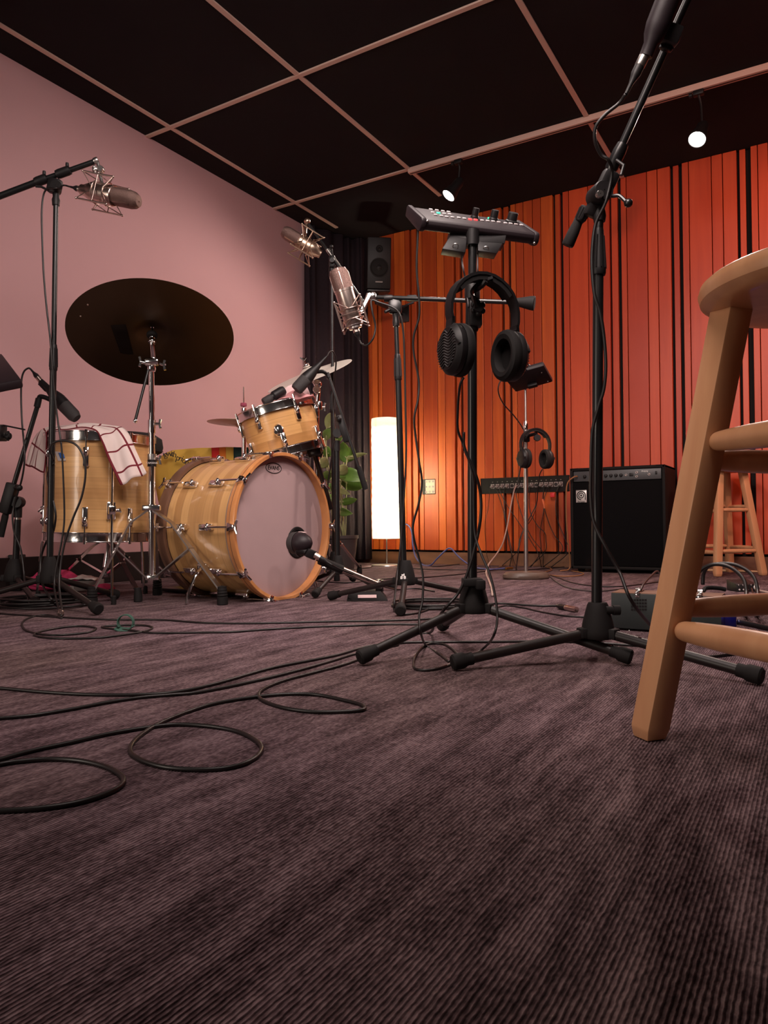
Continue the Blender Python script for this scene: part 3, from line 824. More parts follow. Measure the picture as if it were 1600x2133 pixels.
# its mic, cut by the top edge
mt, mp = P(1345, 118, 1.45), P(1432, -105, 1.40)
t = thing('microphone', 'black microphone clipped along the tall boom at the top edge', 'microphone', mt)
L = (mp - mt).length; F = frame(mt, z=mp - mt)
MB().lathe([(0.001, 0), (0.013, 0), (0.0135, L * 0.12), (0.020, L * 0.2), (0.0235, L * 0.3), (0.0235, L * 0.7), (0.001, L * 0.7)], F, 28).build('body', M['plumplastic'], t)
MB().lathe([(0.025, L * 0.7), (0.026, L * 0.92), (0.018, L * 0.99), (0.001, L)], F, 28).build('grille', M['darkgrille'], t)
b = MB(); b.box(frame(P(1392, 70, 1.455), z=mp - mt, y=dirc(0, -1)), 0.05, 0.03, 0.035, 0.006); b.build('clip', M['plastic'], t)
xp = xlr(t, P(1304, 196, 1.455), P(1345, 112, 1.45), 0.0098, 'xlr_plug', 'plastic', 'satin')
cord('microphone_cable', 'thin black cable looping from the top-edge mic and winding down the tall stand',
     [P(1304, 196, 1.455), P(1290, 215, 1.47), P(1262, 238, 1.48), P(1241, 265, 1.49), P(1240, 295, 1.5), P(1252, 322, 1.51), P(1268, 334, 1.51), P(1275, 360, 1.53),
      P(1262, 420, 1.535), P(1240, 470, 1.545), P(1233, 540, 1.545), P(1238, 610, 1.54), P(1250, 650, 1.54), P(1258, 700, 1.545), P(1262, 760, 1.545), P(1258, 810, 1.545),
      P(1246, 850, 1.55), P(1234, 900, 1.55), P(1231, 980, 1.55), P(1231, 1040, 1.55), P(1238, 1090, 1.545), P(1262, 1140, 1.53), P(1290, 1190, 1.52), P(1322, 1262, 1.49)]
     + fl([(1395, 1345), (1420, 1360), (1470, 1368), (1530, 1362), (1600, 1354), (1680, 1350)], 0.0035), 0.0036, 'cable')

# ---------------------------------------------------------------- centre stand (carries mixer and headphones)
cB = cm(0.206, 1.70, 0)
t = thing('mixer_stand', 'black tripod stand in the centre holding the mixer and headphones', 'stand', cB)
tripod(t, cB, [cm(-0.056, 1.55, 0), cm(0.515, 1.53, 0), cm(0.158, 2.03, 0)], 0.092, 0.170, rhub=0.036)
b = MB(); b.rod(P(984, 1216, 1.70), P(984, 590, 1.70), 0.0112); b.build('lower_pole', M['blackpole'], t)
clutch(t, P(984, 690, 1.70), P(984, 600, 1.70), 0.0145, 0.0135)
MB().rod(P(984, 600, 1.70), P(984, 505, 1.70), 0.0098).build('upper_pole', M['blackpole'], t)
b = MB(); q = P(984, 606, 1.70)
b.lathe([(0.001, -0.02), (0.017, -0.02), (0.018, -0.015), (0.018, 0.012), (0.015, 0.018), (0.001, 0.018)], frame(q, z=UZ), 22)
b.tube(spline([q + HF * -0.01, P(990, 604, 1.66), P(1003, 596, 1.63), P(1012, 585, 1.62)], 5), 0.006, 8)
starknob(b, P(996, 641, 1.672), dirc(0.15, -1), 0.018, 0.016)
b.rod(P(990, 641, 1.70), P(996, 641, 1.672), 0.006)
b.box(frame(P(990, 655, 1.695), z=UZ, y=HF), 0.03, 0.03, 0.06, 0.005)
b.build('hook_clamp', M['plastic'], t)
b = MB(); b.box(frame(P(984, 1212, 1.68), x=HR, z=UZ), 0.046, 0.05, 0.018, 0.004); b.box(frame(P(1001, 1218, 1.655), x=HR, z=UZ), 0.022, 0.02, 0.022, 0.004); b.build('hub_collar', M['rubber'], t)
# hook that carries the headphone band
b = MB(); b.strip(spline([P(990, 640, 1.675), P(985, 612, 1.665), P(992, 598, 1.65), P(1008, 588, 1.64), P(1024, 582, 1.64)], 6), HF, 0.03, 0.006)
b.build('hook', M['plastic'], t)
b = MB()
b.rod(P(984, 512, 1.70), P(984, 480, 1.70), 0.016)
b.build('mixer_socket', M['plastic'], t)

# ---------------------------------------------------------------- stand with the big mic (rubber hub with a white mark)
cA = cm(0.0759, 2.69, 0)
axA = (P(825, 650, 2.69) - P(843, 1215, 2.69)).normalized()
t = thing('microphone_stand', 'black boom stand with a white mark on its hub, beside the paper lamp', 'microphone stand', cA)
tripod(t, cA, [cm(0.05, 2.36, 0), cm(-0.217, 2.87, 0), cm(0.366, 2.855, 0)], 0.075, 0.165, rhub=0.038, rtop=0.020, caplen=0.05, rcap=0.018)
MB().rod(P(841, 1180, 2.69), P(829.5, 785, 2.69), 0.0115).build('lower_pole', M['blackpole'], t)
clutch(t, P(829.5, 792, 2.69), P(827.8, 738, 2.69), 0.0140, 0.0120)
MB().rod(P(828, 745, 2.69), P(825, 668, 2.69), 0.0085).build('upper_pole', M['blackpole'], t)
b = MB(); b.lathe([(0.001, 0), (0.012, 0), (0.014, 0.015), (0.012, 0.03), (0.014, 0.045), (0.001, 0.05)], frame(P(825.5, 680, 2.69), z=axA), 20)
b.box(frame(P(823, 638, 2.69), x=HR, z=UZ), 0.05, 0.03, 0.055, 0.01)
b.tube([P(838, 640, 2.67), P(850, 634, 2.65), P(862, 630, 2.65)], 0.004, 8)
b.tube([P(812, 645, 2.66), P(802, 650, 2.65)], 0.006, 8)
b.build('boom_swivel', M['black'], t)
b = MB(); b.rod(P(783, 619, 2.70), P(1078, 630, 2.57), 0.0082); b.build('boom_arm', M['blackpole'], t)
for x0, x1, r in ((800, 818, 0.013), (848, 868, 0.0125)):
    b = MB(); ringnut(b, (P(x0, 621, 2.69) + P(x1, 622, 2.68)) / 2, HR, r, (x1 - x0) / 1524 * 2.69); b.build('boom_collar', M['plastic'], t)
a, e = P(1072, 629, 2.57), P(1114, 632, 2.55); L = (e - a).length
MB().lathe([(0.001, 0), (0.013, 0), (0.0165, L * 0.3), (0.024, L * 0.8), (0.025, L * 0.97), (0.022, L), (0.001, L)], frame(a, z=e - a), 26).build('counterweight', M['rubber'], t)
b = MB(); b.ball(P(776, 617, 2.70), 0.016, 10); b.rod(P(783, 619, 2.70), P(770, 616, 2.70), 0.01); b.rod(P(768, 612, 2.69), P(756, 648, 2.69), 0.008); b.strip([P(772, 612, 2.69), P(760, 634, 2.69), P(752, 650, 2.69)], HF, 0.016, 0.010)
b.build('mount_joint', M['satin'], t)
# the mark: white double letter on the hub front
F = frame(P(840, 1201, 2.645), y=(P(839, 1190, 2.66) - P(841, 1212, 2.637)), x=HR)
b = MB()
def rects(b, F, s, rs):
    for x0, y0, x1, y1 in rs:
        b.box(F @ Matrix.Translation(((x0 + x1) / 2 * s, (y0 + y1) / 2 * s, 0)), abs(x1 - x0) * s, abs(y1 - y0) * s, 0.0016)
rects(b, F, 0.0034, [(-3, -3, -0.6, -2), (-3, -0.6, -0.6, 0.4), (-3, -3, -2, 0.4), (-1.6, -3, -0.6, 2.6), (0.4, -3, 2.8, -2), (0.4, -0.4, 2.8, 0.6), (1.8, -3, 2.8, 0.6), (0.4, -3, 1.4, 3.4), (-0.6, 1.4, 0.4, 2.4)])
b.build('hub_mark', M['whiteink'], t)['label'] = 'white letter mark on the rubber hub'
# its mic: long silver body, mesh head up
t = condenser('microphone', 'large silver condenser microphone slung head-up from the level boom', P(741, 684, 2.69), P(702, 558, 2.66), 0.0345, dirc(-0.4, -1), 'nickel', 'c')
shock(t, P(733, 655, 2.685), P(702, 558, 2.66) - P(741, 684, 2.69), HR, 0.039, 0.068, 0.095, 'nickel', 0.0021)
b = MB(); ringnut(b, P(738, 675, 2.69), P(702, 558, 2.66) - P(741, 684, 2.69), 0.034, 0.016); ringnut(b, P(740, 681, 2.69), P(702, 558, 2.66) - P(741, 684, 2.69), 0.026, 0.014)
b.build('lower_ring', M['satin'], t)
xlr(t, P(749, 710, 2.69), P(741, 684, 2.69), 0.0115)
cord('microphone_cable', 'black cable looping under the large silver microphone and down its stand',
     [P(749, 710, 2.69), P(753, 716, 2.69), P(764, 719, 2.68), P(777, 705, 2.67), P(782, 680, 2.67), P(776, 650, 2.66), P(774, 626, 2.66), P(790, 630, 2.66), P(818, 640, 2.65), P(832, 654, 2.65), P(840, 690, 2.66),
      P(843, 760, 2.67), P(845, 860, 2.67), P(846, 950, 2.67), P(842, 1030, 2.67), P(838, 1090, 2.665), P(833, 1150, 2.645), P(827, 1200, 2.625), P(822, 1250, 2.5)] + fl([(822, 1272), (840, 1280), (880, 1274), (905, 1262)], 0.004), 0.0036)

# ---------------------------------------------------------------- left stand, boom over the drums
cE = cm(-1.211, 2.65, 0)
t = thing('microphone_stand', 'tall black boom stand at far left, in front of the floor tom', 'microphone stand', cE)
tripod(t, cE, [cm(-0.955, 2.45, 0), cm(-1.085, 2.97, 0), cm(-1.535, 2.57, 0)], 0.095, 0.190, rhub=0.034, rtop=0.017, rcap=0.02)
MB().rod(P(103.5, 1186, 2.65), P(111, 765, 2.65), 0.0118).build('lower_pole', M['blackpole'], t)
clutch(t, P(111, 772, 2.65), P(112, 717, 2.65), 0.0140, 0.0120)
MB().rod(P(112, 720, 2.65), P(116.5, 425, 2.65), 0.0090).build('upper_pole', M['blackpole'], t)
b = MB(); axE = (P(116.5, 425, 2.65) - P(112, 720, 2.65)).normalized()
b.lathe([(0.001, 0), (0.0125, 0), (0.014, 0.02), (0.011, 0.03), (0.013, 0.06), (0.001, 0.062)], frame(P(116.3, 428, 2.65), z=axE), 20)
b.box(frame(P(114, 388, 2.65), z=(P(120, 372, 2.65) - P(114, 400, 2.65)), y=HF), 0.05, 0.035, 0.055, 0.012)
ringnut(b, P(117, 388, 2.635), HF, 0.02, 0.02)
b.tube([P(100, 396, 2.64), P(86, 389, 2.62), P(74, 388, 2.61)], 0.0045, 8)
b.build('boom_swivel', M['plastic'], t)
b = MB(); b.rod(P(-260, 507, 2.60), P(88, 375, 2.65), 0.0115); b.rod(P(88, 375, 2.65), P(196, 337, 2.665), 0.0095); b.build('boom_arm', M['blackpole'], t)
for xa, ya, xb, yb, r in ((74, 380, 98, 371, 0.017), (118, 364, 146, 354, 0.0165)):
    b = MB(); ringnut(b, (P(xa, ya, 2.65) + P(xb, yb, 2.65)) / 2, P(xb, yb, 2.65) - P(xa, ya, 2.65), r, (P(xb, yb, 2.65) - P(xa, ya, 2.65)).length); ringnut(b, P(xb - 6, yb - 6, 2.65), UZ, 0.006, 0.03); b.build('boom_collar', M['plastic'], t)
b = MB(); ringnut(b, P(200, 335, 2.665), P(196, 337, 2.665) - P(88, 375, 2.65), 0.012, 0.016); b.tube([P(203, 337, 2.665), P(206, 350, 2.665), P(208, 362, 2.66)], 0.006, 8); starknob(b, P(198, 353, 2.65), HR, 0.014, 0.016); ringnut(b, P(210, 353, 2.655), HF, 0.012, 0.02)
b.build('mount_joint', M['satin'], t)
t = condenser('microphone', 'silver condenser microphone lying level in its spider mount at upper left', P(170, 395, 2.67), P(290, 419, 2.62), 0.036, dirc(-0.1, -0.5, -0.8), 'nickel', 'u')
shock(t, P(214, 403, 2.655), P(290, 419, 2.62) - P(170, 395, 2.67), UZ, 0.040, 0.070, 0.115, 'nickel', 0.0021)
b = MB(); b.tube([P(207, 360, 2.66), P(210, 372, 2.66), P(213, 385, 2.655)], 0.006, 8); b.build('mount_stem', M['satin'], t)
xlr(t, P(146, 389, 2.675), P(171, 395.5, 2.67), 0.0105)
cord('microphone_cable', 'thin black cable from the upper left microphone hanging beside its stand',
     [P(146, 389, 2.675), P(132, 386, 2.67), P(118, 392, 2.62), P(100, 393, 2.63), P(91, 405, 2.64), P(87, 440, 2.64), P(88, 500, 2.64), P(91, 570, 2.64), P(97, 640, 2.64), P(104, 700, 2.63), P(109, 760, 2.625),
      P(115, 830, 2.63), P(121, 880, 2.63), P(128, 930, 2.62), P(132, 1000, 2.62), P(134, 1080, 2.62), P(128, 1130, 2.61), P(118, 1180, 2.60), P(113, 1220, 2.58), P(120, 1260, 2.5), Zp(128, 1283, 0.006)], 0.0033, 'cable')
cord('microphone_cable', 'black cable arching over the floor tom front and down beside the left stand',
     [P(112, 960, 2.62), P(104, 935, 2.60), P(112, 922, 2.60), P(135, 918, 2.60), P(160, 928, 2.60), P(175, 955, 2.60), P(178, 990, 2.60), P(170, 1035, 2.60), P(152, 1080, 2.60), P(135, 1130, 2.60), P(126, 1180, 2.59), P(123, 1220, 2.56), P(127, 1255, 2.5), Zp(131, 1281, 0.006)], 0.0038, 'cable')
cord('microphone_cable', 'black cable hanging left of the floor tom, curving to the carpet',
     [P(112, 965, 2.64), P(100, 985, 2.68), P(101, 1010, 2.68), P(110, 1040, 2.65), P(116, 1075, 2.64), P(110, 1110, 2.66), P(96, 1130, 2.7), P(86, 1160, 2.72), P(84, 1195, 2.7), P(92, 1225, 2.66), P(108, 1250, 2.6), Zp(118, 1262, 0.005)], 0.0040, 'cable')

# ---------------------------------------------------------------- short boom stand at the far left edge, dark mic pointing at the tom
cF = cm(-1.49, 2.95, 0)
t = thing('microphone_stand', 'short black boom stand cut by the left edge, arm slanting up to a dark mic', 'microphone stand', cF)
tripod(t, cF, [cm(-1.28, 2.70, 0), cm(-1.82, 2.85, 0), cm(-1.42, 3.27, 0)], 0.08, 0.17, rhub=0.040, rtop=0.018)
MB().rod(P(31, 1212, 2.95), P(37, 1082, 2.95), 0.013).build('lower_pole', M['blackpole'], t)
MB().rod(P(37, 1085, 2.95), P(38, 1050, 2.95), 0.011).build('upper_pole', M['satin'], t)
b = MB(); b.rod(P(37, 1078, 2.95), P(38, 1052, 2.95), 0.0155); b.lathe([(0.001, -0.018), (0.022, -0.018), (0.024, 0), (0.022, 0.018), (0.001, 0.018)], frame(P(38, 1046, 2.94), z=HF), 24)
fd = (P(77, 850, 2.93) - P(0, 1112, 2.93)).normalized()
b.box(frame(P(18, 1038, 2.93), z=fd, y=HF), 0.042, 0.036, 0.125, 0.005)
b.ball(P(40, 1016, 2.91), 0.013, 10); b.rod(P(26, 1016, 2.92), P(40, 1016, 2.91), 0.006)
b.build('boom_swivel', M['plastic'], t)
MB().rod(P(11, 1068, 2.93), P(78, 846, 2.93), 0.0092).build('boom_arm', M['blackpole'], t)
a, e = P(13, 1066, 2.93), P(1, 1118, 2.93); L = (e - a).length
MB().lathe([(0.001, 0), (0.011, 0), (0.013, 0.02), (0.013, L), (0.001, L)], frame(a, z=e - a), 20).build('counterweight', M['rubber'], t)
b = MB(); b.rod(P(77, 848, 2.93), P(81, 830, 2.93), 0.0125); b.tube(spline([P(81, 832, 2.93), P(84, 826, 2.93), P(94, 828, 2.93), P(106, 833, 2.93)], 5), 0.0095, 10); b.build('mic_holder', M['plastic'], t)
a, e = P(84, 793, 2.94), P(160, 872, 2.90); L = (e - a).length; F = frame(a, z=e - a, y=HF)
t = thing('microphone', 'matte black microphone aimed down at the floor tom, upper left', 'microphone', a)
MB().lathe([(0.001, 0), (0.011, 0), (0.013, L * 0.12), (0.015, L * 0.25), (0.026, L * 0.46), (0.028, L * 0.52), (0.0275, L * 0.66), (0.001, L * 0.66)], F, 28, 1.0, 0.8).build('body', M['plastic'], t)
MB().lathe([(0.0275, L * 0.66), (0.0265, L * 0.92), (0.019, L), (0.001, L)], F, 28, 1.0, 0.8).build('grille', M['darkgrille'], t)
b = MB(); b.box(F @ Matrix.Translation((0.009, 0, L * 0.13)), 0.014, 0.018, L * 0.20, 0.003); b.build('clip', M['plastic'], t)
xlr(t, P(64, 769, 2.94), P(85, 794, 2.94), 0.0100)
cord('microphone_cable', 'black cable arching off the dark left mic and hanging down its stand',
     [P(64, 769, 2.94), P(59, 767, 2.94), P(50, 774, 2.94), P(45, 792, 2.94), P(44, 830, 2.94), P(46, 880, 2.93), P(50, 925, 2.90), P(51, 960, 2.89), P(45, 1000, 2.90), P(30, 1050, 2.92), P(26, 1075, 2.91), P(30, 1110, 2.91), P(42, 1140, 2.91), P(48, 1175, 2.9), P(52, 1215, 2.86), Zp(62, 1262, 0.006)], 0.0038)

# ---------------------------------------------------------------- overhead stand behind the drums, boom sloping down to the right
cD = cm(-0.235, 3.45, 0)
t = thing('microphone_stand', 'thin black overhead stand behind the drums, boom slanting down to the right', 'microphone stand', cD)
tripod(t, cD, [cm(-0.03, 3.22, 0), cm(-0.53, 3.40, 0), cm(-0.16, 3.77, 0)], 0.09, 0.17, rhub=0.030, rtop=0.016, rleg=0.009)
MB().rod(P(697, 1165, 3.45), P(693, 840, 3.45), 0.0105).build('lower_pole', M['blackpole'], t)
clutch(t, P(693, 860, 3.45), P(693, 815, 3.45), 0.0135, 0.0125)
MB().rod(P(693, 830, 3.45), P(691, 560, 3.45), 0.0078).build('upper_pole', M['blackpole'], t)
b = MB(); ringnut(b, P(691, 566, 3.45), UZ, 0.014, 0.05); b.box(frame(P(692, 545, 3.44), z=UZ, y=HF), 0.03, 0.03, 0.06, 0.01); ringnut(b, P(692, 543, 3.42), HF, 0.012, 0.02)
b.ball(P(690, 514, 3.42), 0.010, 8); b.rod(P(692, 530, 3.43), P(690, 514, 3.42), 0.005)
b.build('boom_swivel', M['plastic'], t)
MB().rod(P(640, 462, 3.46), P(757, 628, 3.40), 0.0062).build('boom_arm', M['blackpole'], t)
b = MB(); b.rod(P(682, 520, 3.44), P(710, 560, 3.43), 0.009); b.build('boom_sleeve', M['satin'], t)
b = MB(); b.ball(P(640, 461, 3.46), 0.015, 10); b.rod(P(638, 464, 3.46), P(636, 486, 3.44), 0.007); b.build('mount_joint', M['gold'], t)
t = condenser('microphone', 'gold-toned condenser microphone in a spider mount near the curtain top', P(668, 530, 3.42), P(588, 480, 3.38), 0.036, dirc(-0.3, -0.5, -0.8), 'gold', 'u')
shock(t, P(637, 511, 3.41), P(588, 480, 3.38) - P(668, 530, 3.42), UZ, 0.040, 0.078, 0.105, 'gold', 0.0022)

# ---------------------------------------------------------------- small boom stand with two black tom mics
cG = cm(-0.200, 3.15, 0)
t = thing('microphone_stand', 'small black boom stand between bass drum and curtain', 'microphone stand', cG)
tripod(t, cG, [cm(-0.282, 2.99 - 0.05, 0), cm(-0.40, 3.33, 0), cm(0.05, 3.28, 0)], 0.085, 0.165, rhub=0.030, rtop=0.016, rleg=0.0095)
MB().rod(P(703.5, 1170, 3.15), P(702, 935, 3.15), 0.0115).build('lower_pole', M['blackpole'], t)
b = MB(); b.rod(P(702, 940, 3.15), P(702, 918, 3.15), 0.0135); b.lathe([(0.001, -0.02), (0.019, -0.02), (0.021, 0), (0.019, 0.02), (0.001, 0.02)], frame(P(703, 903, 3.14), z=HF), 22)
gd = (P(690, 790, 3.12) - P(760, 1015, 3.12)).normalized()
b.box(frame(P(714, 893, 3.125), z=gd, y=HF), 0.026, 0.026, 0.12, 0.005); b.ball(P(706, 873, 3.10), 0.012, 8)
b.build('boom_swivel', M['plastic'], t)
MB().rod(P(686, 786, 3.12), P(748, 976, 3.12), 0.0068).build('boom_arm', M['blackpole'], t)
a, e = P(747, 972, 3.12), P(762, 1020, 3.12); L = (e - a).length
MB().lathe([(0.001, 0), (0.010, 0), (0.0125, L * 0.2), (0.0125, L), (0.001, L)], frame(a, z=e - a), 18).build('counterweight', M['rubber'], t)
b = MB(); b.rod(P(685, 787, 3.12), P(681, 777, 3.12), 0.010); b.tube(spline([P(682, 780, 3.12), P(672, 774, 3.10), P(655, 776, 3.08), P(645, 782, 3.06)], 5), 0.008, 10); b.build('mic_holder', M['plastic'], t)
a, e = P(681, 742, 3.07), P(617, 812, 3.03); L = (e - a).length; F = frame(a, z=e - a, y=HF)
t = thing('microphone', 'long tapered black microphone slanting in front of the pale cymbal', 'microphone', a)
MB().lathe([(0.001, 0), (0.004, 0), (0.006, L * 0.05), (0.009, L * 0.2), (0.014, L * 0.34), (0.022, L * 0.5), (0.026, L * 0.62), (0.027, L * 0.68), (0.001, L * 0.68)], F, 26, 1, 0.85).build('body', M['plastic'], t)
MB().lathe([(0.027, L * 0.68), (0.027, L * 0.96), (0.024, L), (0.001, L)], F, 26, 1, 0.85).build('grille', M['darkgrille'], t)
cord('microphone_cable', 'thin black cable hanging from the tapered mic behind the pale cymbal',
     [P(681, 742, 3.07), P(686, 733, 3.09), P(694, 733, 3.11), P(700, 752, 3.13), P(697, 790, 3.15), P(694, 840, 3.2), P(696, 900, 3.19), P(690, 960, 3.2), P(682, 1020, 3.22), P(680, 1090, 3.25), P(684, 1160, 3.28), Zp(690, 1203, 0.005)], 0.0034)
a, e = P(592, 812, 3.14), P(549, 838, 3.10); L = (e - a).length; F = frame(a, z=e - a, y=HF)
t = thing('microphone', 'short black microphone aimed at the rack tom head from the left', 'microphone', a)
MB().lathe([(0.001, 0), (0.017, 0), (0.021, L * 0.1), (0.021, L * 0.5), (0.016, L * 0.56), (0.016, L * 0.62), (0.001, L * 0.62)], F, 24).build('body', M['plastic'], t)
MB().lathe([(0.016, L * 0.62), (0.0175, L * 0.66), (0.0175, L * 0.96), (0.015, L), (0.001, L)], F, 24).build('grille', M['darkgrille'], t)
b = MB(); b.tube(spline([P(585, 820, 3.14), P(588, 830, 3.15), P(582, 838, 3.15), P(572, 842, 3.13)], 5), 0.006, 8); b.build('rim_clip', M['plastic'], t)

# ---------------------------------------------------------------- kick mic on its low stand
t = thing('microphone_stand', 'low microphone stand with a slab base in front of the bass drum', 'microphone stand', cm(-0.05, 2.86, 0))
q = [Zp(722, 1253, 0), Zp(809, 1252, 0)]
u = (q[1] - q[0]).normalized(); vv = V((-u.y, u.x, 0)); L = (q[1] - q[0]).length; dp = 0.20
lo = [q[0], q[1], q[1] + vv * dp, q[0] + vv * dp]
hi = [p + UZ * 0.034 for p in (q[0] + u * 0.012 + vv * 0.02, q[1] - u * 0.028 + vv * 0.02, q[1] - u * 0.028 + vv * (dp - 0.01), q[0] + u * 0.012 + vv * (dp - 0.01))]
MB().hexa(lo + hi, 0.003).build('slab_base', M['rubber'], t)
nn = ((hi[0] - lo[0]).cross(u)) * -1
F = frame((lo[0] * 0.5 + hi[0] * 0.5) + u * 0.074 + vv * -0.001 + UZ * 0.001, x=u, y=(hi[0] + hi[1] - lo[0] - lo[1]))
MB().box(F, 0.072, 0.013, 0.002).build('pale_sticker', M['palecloth'], t)
b = MB(); b.rod(cm(-0.02, 2.92, 0.03), cm(-0.02, 2.92, 0.075), 0.016); b.build('lower_pole', M['blackpole'], t)
a, e = P(668, 1168, 2.80), P(790, 1219, 2.90)
bd = (e - a).normalized()
MB().rod(a + bd * 0.09, e, 0.0125).build('boom_arm', M['nickel'], t)
b = MB(); b.rod(a - bd * 0.005, a + bd * 0.095, 0.0165); b.build('boom_grip', M['rubber'], t)
b = MB(); ringnut(b, e, bd, 0.017, 0.02); ringnut(b, e + UZ * 0.012, UZ, 0.01, 0.022); b.rod(e - UZ * 0.005, cm(-0.02, 2.92, 0.07), 0.012); b.build('boom_swivel', M['satin'], t)
b = MB(); b.rod(P(660, 1164, 2.80), P(668, 1168, 2.80), 0.008); b.box(frame(P(648, 1154, 2.80), z=bd, y=HF), 0.034, 0.03, 0.045, 0.006); b.build('mic_holder', M['plastic'], t)
c0 = P(626, 1131, 2.82)
fx = dirc(-0.844, 0.536)                                   # toward the drum
t = thing('microphone', 'black egg-shaped microphone at the port of the bass drum head', 'microphone', c0)
F = frame(c0, z=fx, y=UZ)
MB().lathe([(0.001, -0.052), (0.012, -0.050), (0.028, -0.036), (0.038, -0.016), (0.0415, 0.004), (0.040, 0.012), (0.001, 0.012)], F, 32, 1.0, 1.0).build('body', M['plumplastic'], t)
MB().lathe([(0.0415, 0.012), (0.043, 0.018), (0.042, 0.034), (0.034, 0.044), (0.001, 0.05)], F, 32).build('grille', M['darkgrille'], t)
MB().strip([F @ V((-0.006, 0.0395, -0.02)), F @ V((-0.006, 0.0425, -0.004)), F @ V((-0.006, 0.0432, 0.01))], F.to_3x3() @ V((1, 0, 0)), 0.014, 0.002).build('pale_sticker', M['palecloth'], t)
b = MB(); b.tube(spline([c0 + UZ * -0.025, P(630, 1146, 2.81), P(640, 1151, 2.80)], 5), [0.028] * 5 + [0.024, 0.022, 0.02, 0.018, 0.016, 0.016], 16); b.build('neck', M['plastic'], t)
xlr(t, P(690, 1176, 2.775), P(656, 1156, 2.785), 0.0105)
cord('microphone_cable', 'thin black cable running from the kick microphone along its boom to the carpet',
     [P(690, 1176, 2.775), P(705, 1184, 2.80), P(740, 1198, 2.85), P(775, 1212, 2.88), P(800, 1222, 2.95)] + fl([(830, 1228), (870, 1226), (905, 1232)], 0.004), 0.0034)
# ================================================================== DRUM KIT
def img_dir(px, py, ang):
    """direction in the plane square to the line of sight, ang degrees from level-right, counter-clockwise"""
    rv = ray(px, py).normalized()
    x = (RGT - rv * RGT.dot(rv)).normalized(); y = x.cross(rv) * -1
    if y.dot(UPV) < 0: y = -y
    a = math.radians(ang)
    return x * math.cos(a) + y * math.sin(a), rv

def lug(b, F, L=0.066, w=0.025, h=0.019):
    """tension lug; F: z along the shell axis, y outward"""
    b.box(F @ Matrix.Translation((0, h * 0.45, 0)), w, h * 0.9, L, 0.004)
    b.ball(F @ V((0, h * 0.9, L * 0.22)), w * 0.42, 8, sz=1.5)
    b.lathe([(0.001, -0.009), (w * 0.34, -0.009), (w * 0.36, 0.008), (0.001, 0.009)], F @ Matrix.Translation((0, h * 0.9, L * 0.5)), 12)
def around(F, r, an, z):
    """frame on a shell: z along axis, y outward"""
    o = F @ V((r * math.cos(an), r * math.sin(an), z))
    R = F.to_3x3()
    return frame(o, z=R @ UZ, y=R @ V((math.cos(an), math.sin(an), 0)))

# ---------------------------------------------------------------- bass drum
n_ = dirc(0.844, -0.536)
Fc = P(582, 1096.5, 2.965)
BL = 0.425
F = frame(Fc - n_ * (BL - 0.035), z=n_, y=UZ)
F = frame(F.translation, z=n_, x=UZ.cross(n_))
t = thing('bass_drum', 'large natural wood bass drum with a coated pinkish front head', 'drum', V((F.translation.x, F.translation.y, 0)) + n_ * 0.2)
RS = 0.279
MB().lathe([(RS - 0.006, 0.04), (RS, 0.042), (RS, BL - 0.045), (RS - 0.006, BL - 0.045)], F, 72).build('shell', M['shell'], t)
b = MB(); b.lathe([(0.283, 0.0), (0.297, 0.0), (0.298, 0.004), (0.298, 0.040), (0.297, 0.044), (0.283, 0.044), (0.283, 0.0)], F, 72); b.build('hoop', M['hoopdark'], t)['label'] = 'brown rear hoop'
hp = MB().lathe([(0.2835, BL - 0.040), (0.297, BL - 0.040), (0.2985, BL - 0.036), (0.2985, BL - 0.003), (0.297, BL), (0.285, BL), (0.2835, BL - 0.003), (0.2835, BL - 0.040)], F, 72).build('hoop', M['hoopwood'], t)
hp['label'] = 'orange front hoop'
b = MB(); b.lathe([(0.2989, BL - 0.0235), (0.2992, BL - 0.023), (0.2992, BL - 0.0215), (0.2989, BL - 0.021)], F, 72); b.build('groove', M['hoopdark'], hp)
MB().lathe([(0.280, BL - 0.052), (0.289, BL - 0.052), (0.290, BL - 0.049), (0.290, BL - 0.040), (0.280, BL - 0.040)], F, 72).build('collar_ring', M['hoopgrey'], t)
hd = MB().lathe([(0.0005, BL - 0.030), (0.22, BL - 0.030), (0.272, BL - 0.031), (0.2832, BL - 0.034)], F, 72).build('drum_head', M['head'], t)
rh = MB().lathe([(0.2832, 0.03), (0.0005, 0.028)], F, 72).build('drum_head', M['head'], t); rh['label'] = 'rear head'
# port in the head
hit = P(622, 1130, 2.9)
rr = ray(619, 1130); pl = F @ V((0, 0, BL - 0.030))
tt = (pl - EYEP).dot(n_) / rr.dot(n_); pc_ = EYEP + rr * tt
loc = F.inverted() @ pc_
Fp = F @ Matrix.Translation((loc.x, loc.y, BL - 0.0295))
b = MB(); b.lathe([(0.0005, 0.0006), (0.052, 0.0006)], Fp, 36); b.build('port_hole', M['slot'], hd)
b = MB(); b.lathe([(0.050, 0.0), (0.052, 0.004), (0.062, 0.0045), (0.066, 0.001)], Fp, 40); b.build('port_ring', M['rubber'], hd)
# printed oval badge and word on the head
rr = ray(570, 975); tt = (pl - EYEP).dot(n_) / rr.dot(n_); q = F.inverted() @ (EYEP + rr * tt)
Ft = F @ Matrix.Translation((q.x, q.y, BL - 0.0294))
b = MB(); b.ring(Ft, 1.0, 0.0016, 44, 6, 0.046, 0.0205)
b.text('EVANS', Ft @ Matrix.Translation((0, 0.0005, 0)), 0.0235, 0.0003, 0.00015)
b.rod(Ft @ V((0, -0.0135, 0)), Ft @ V((0, -0.0135, 0.0003)), 0.0012)
b.build('printed_badge', M['ink'], hd)
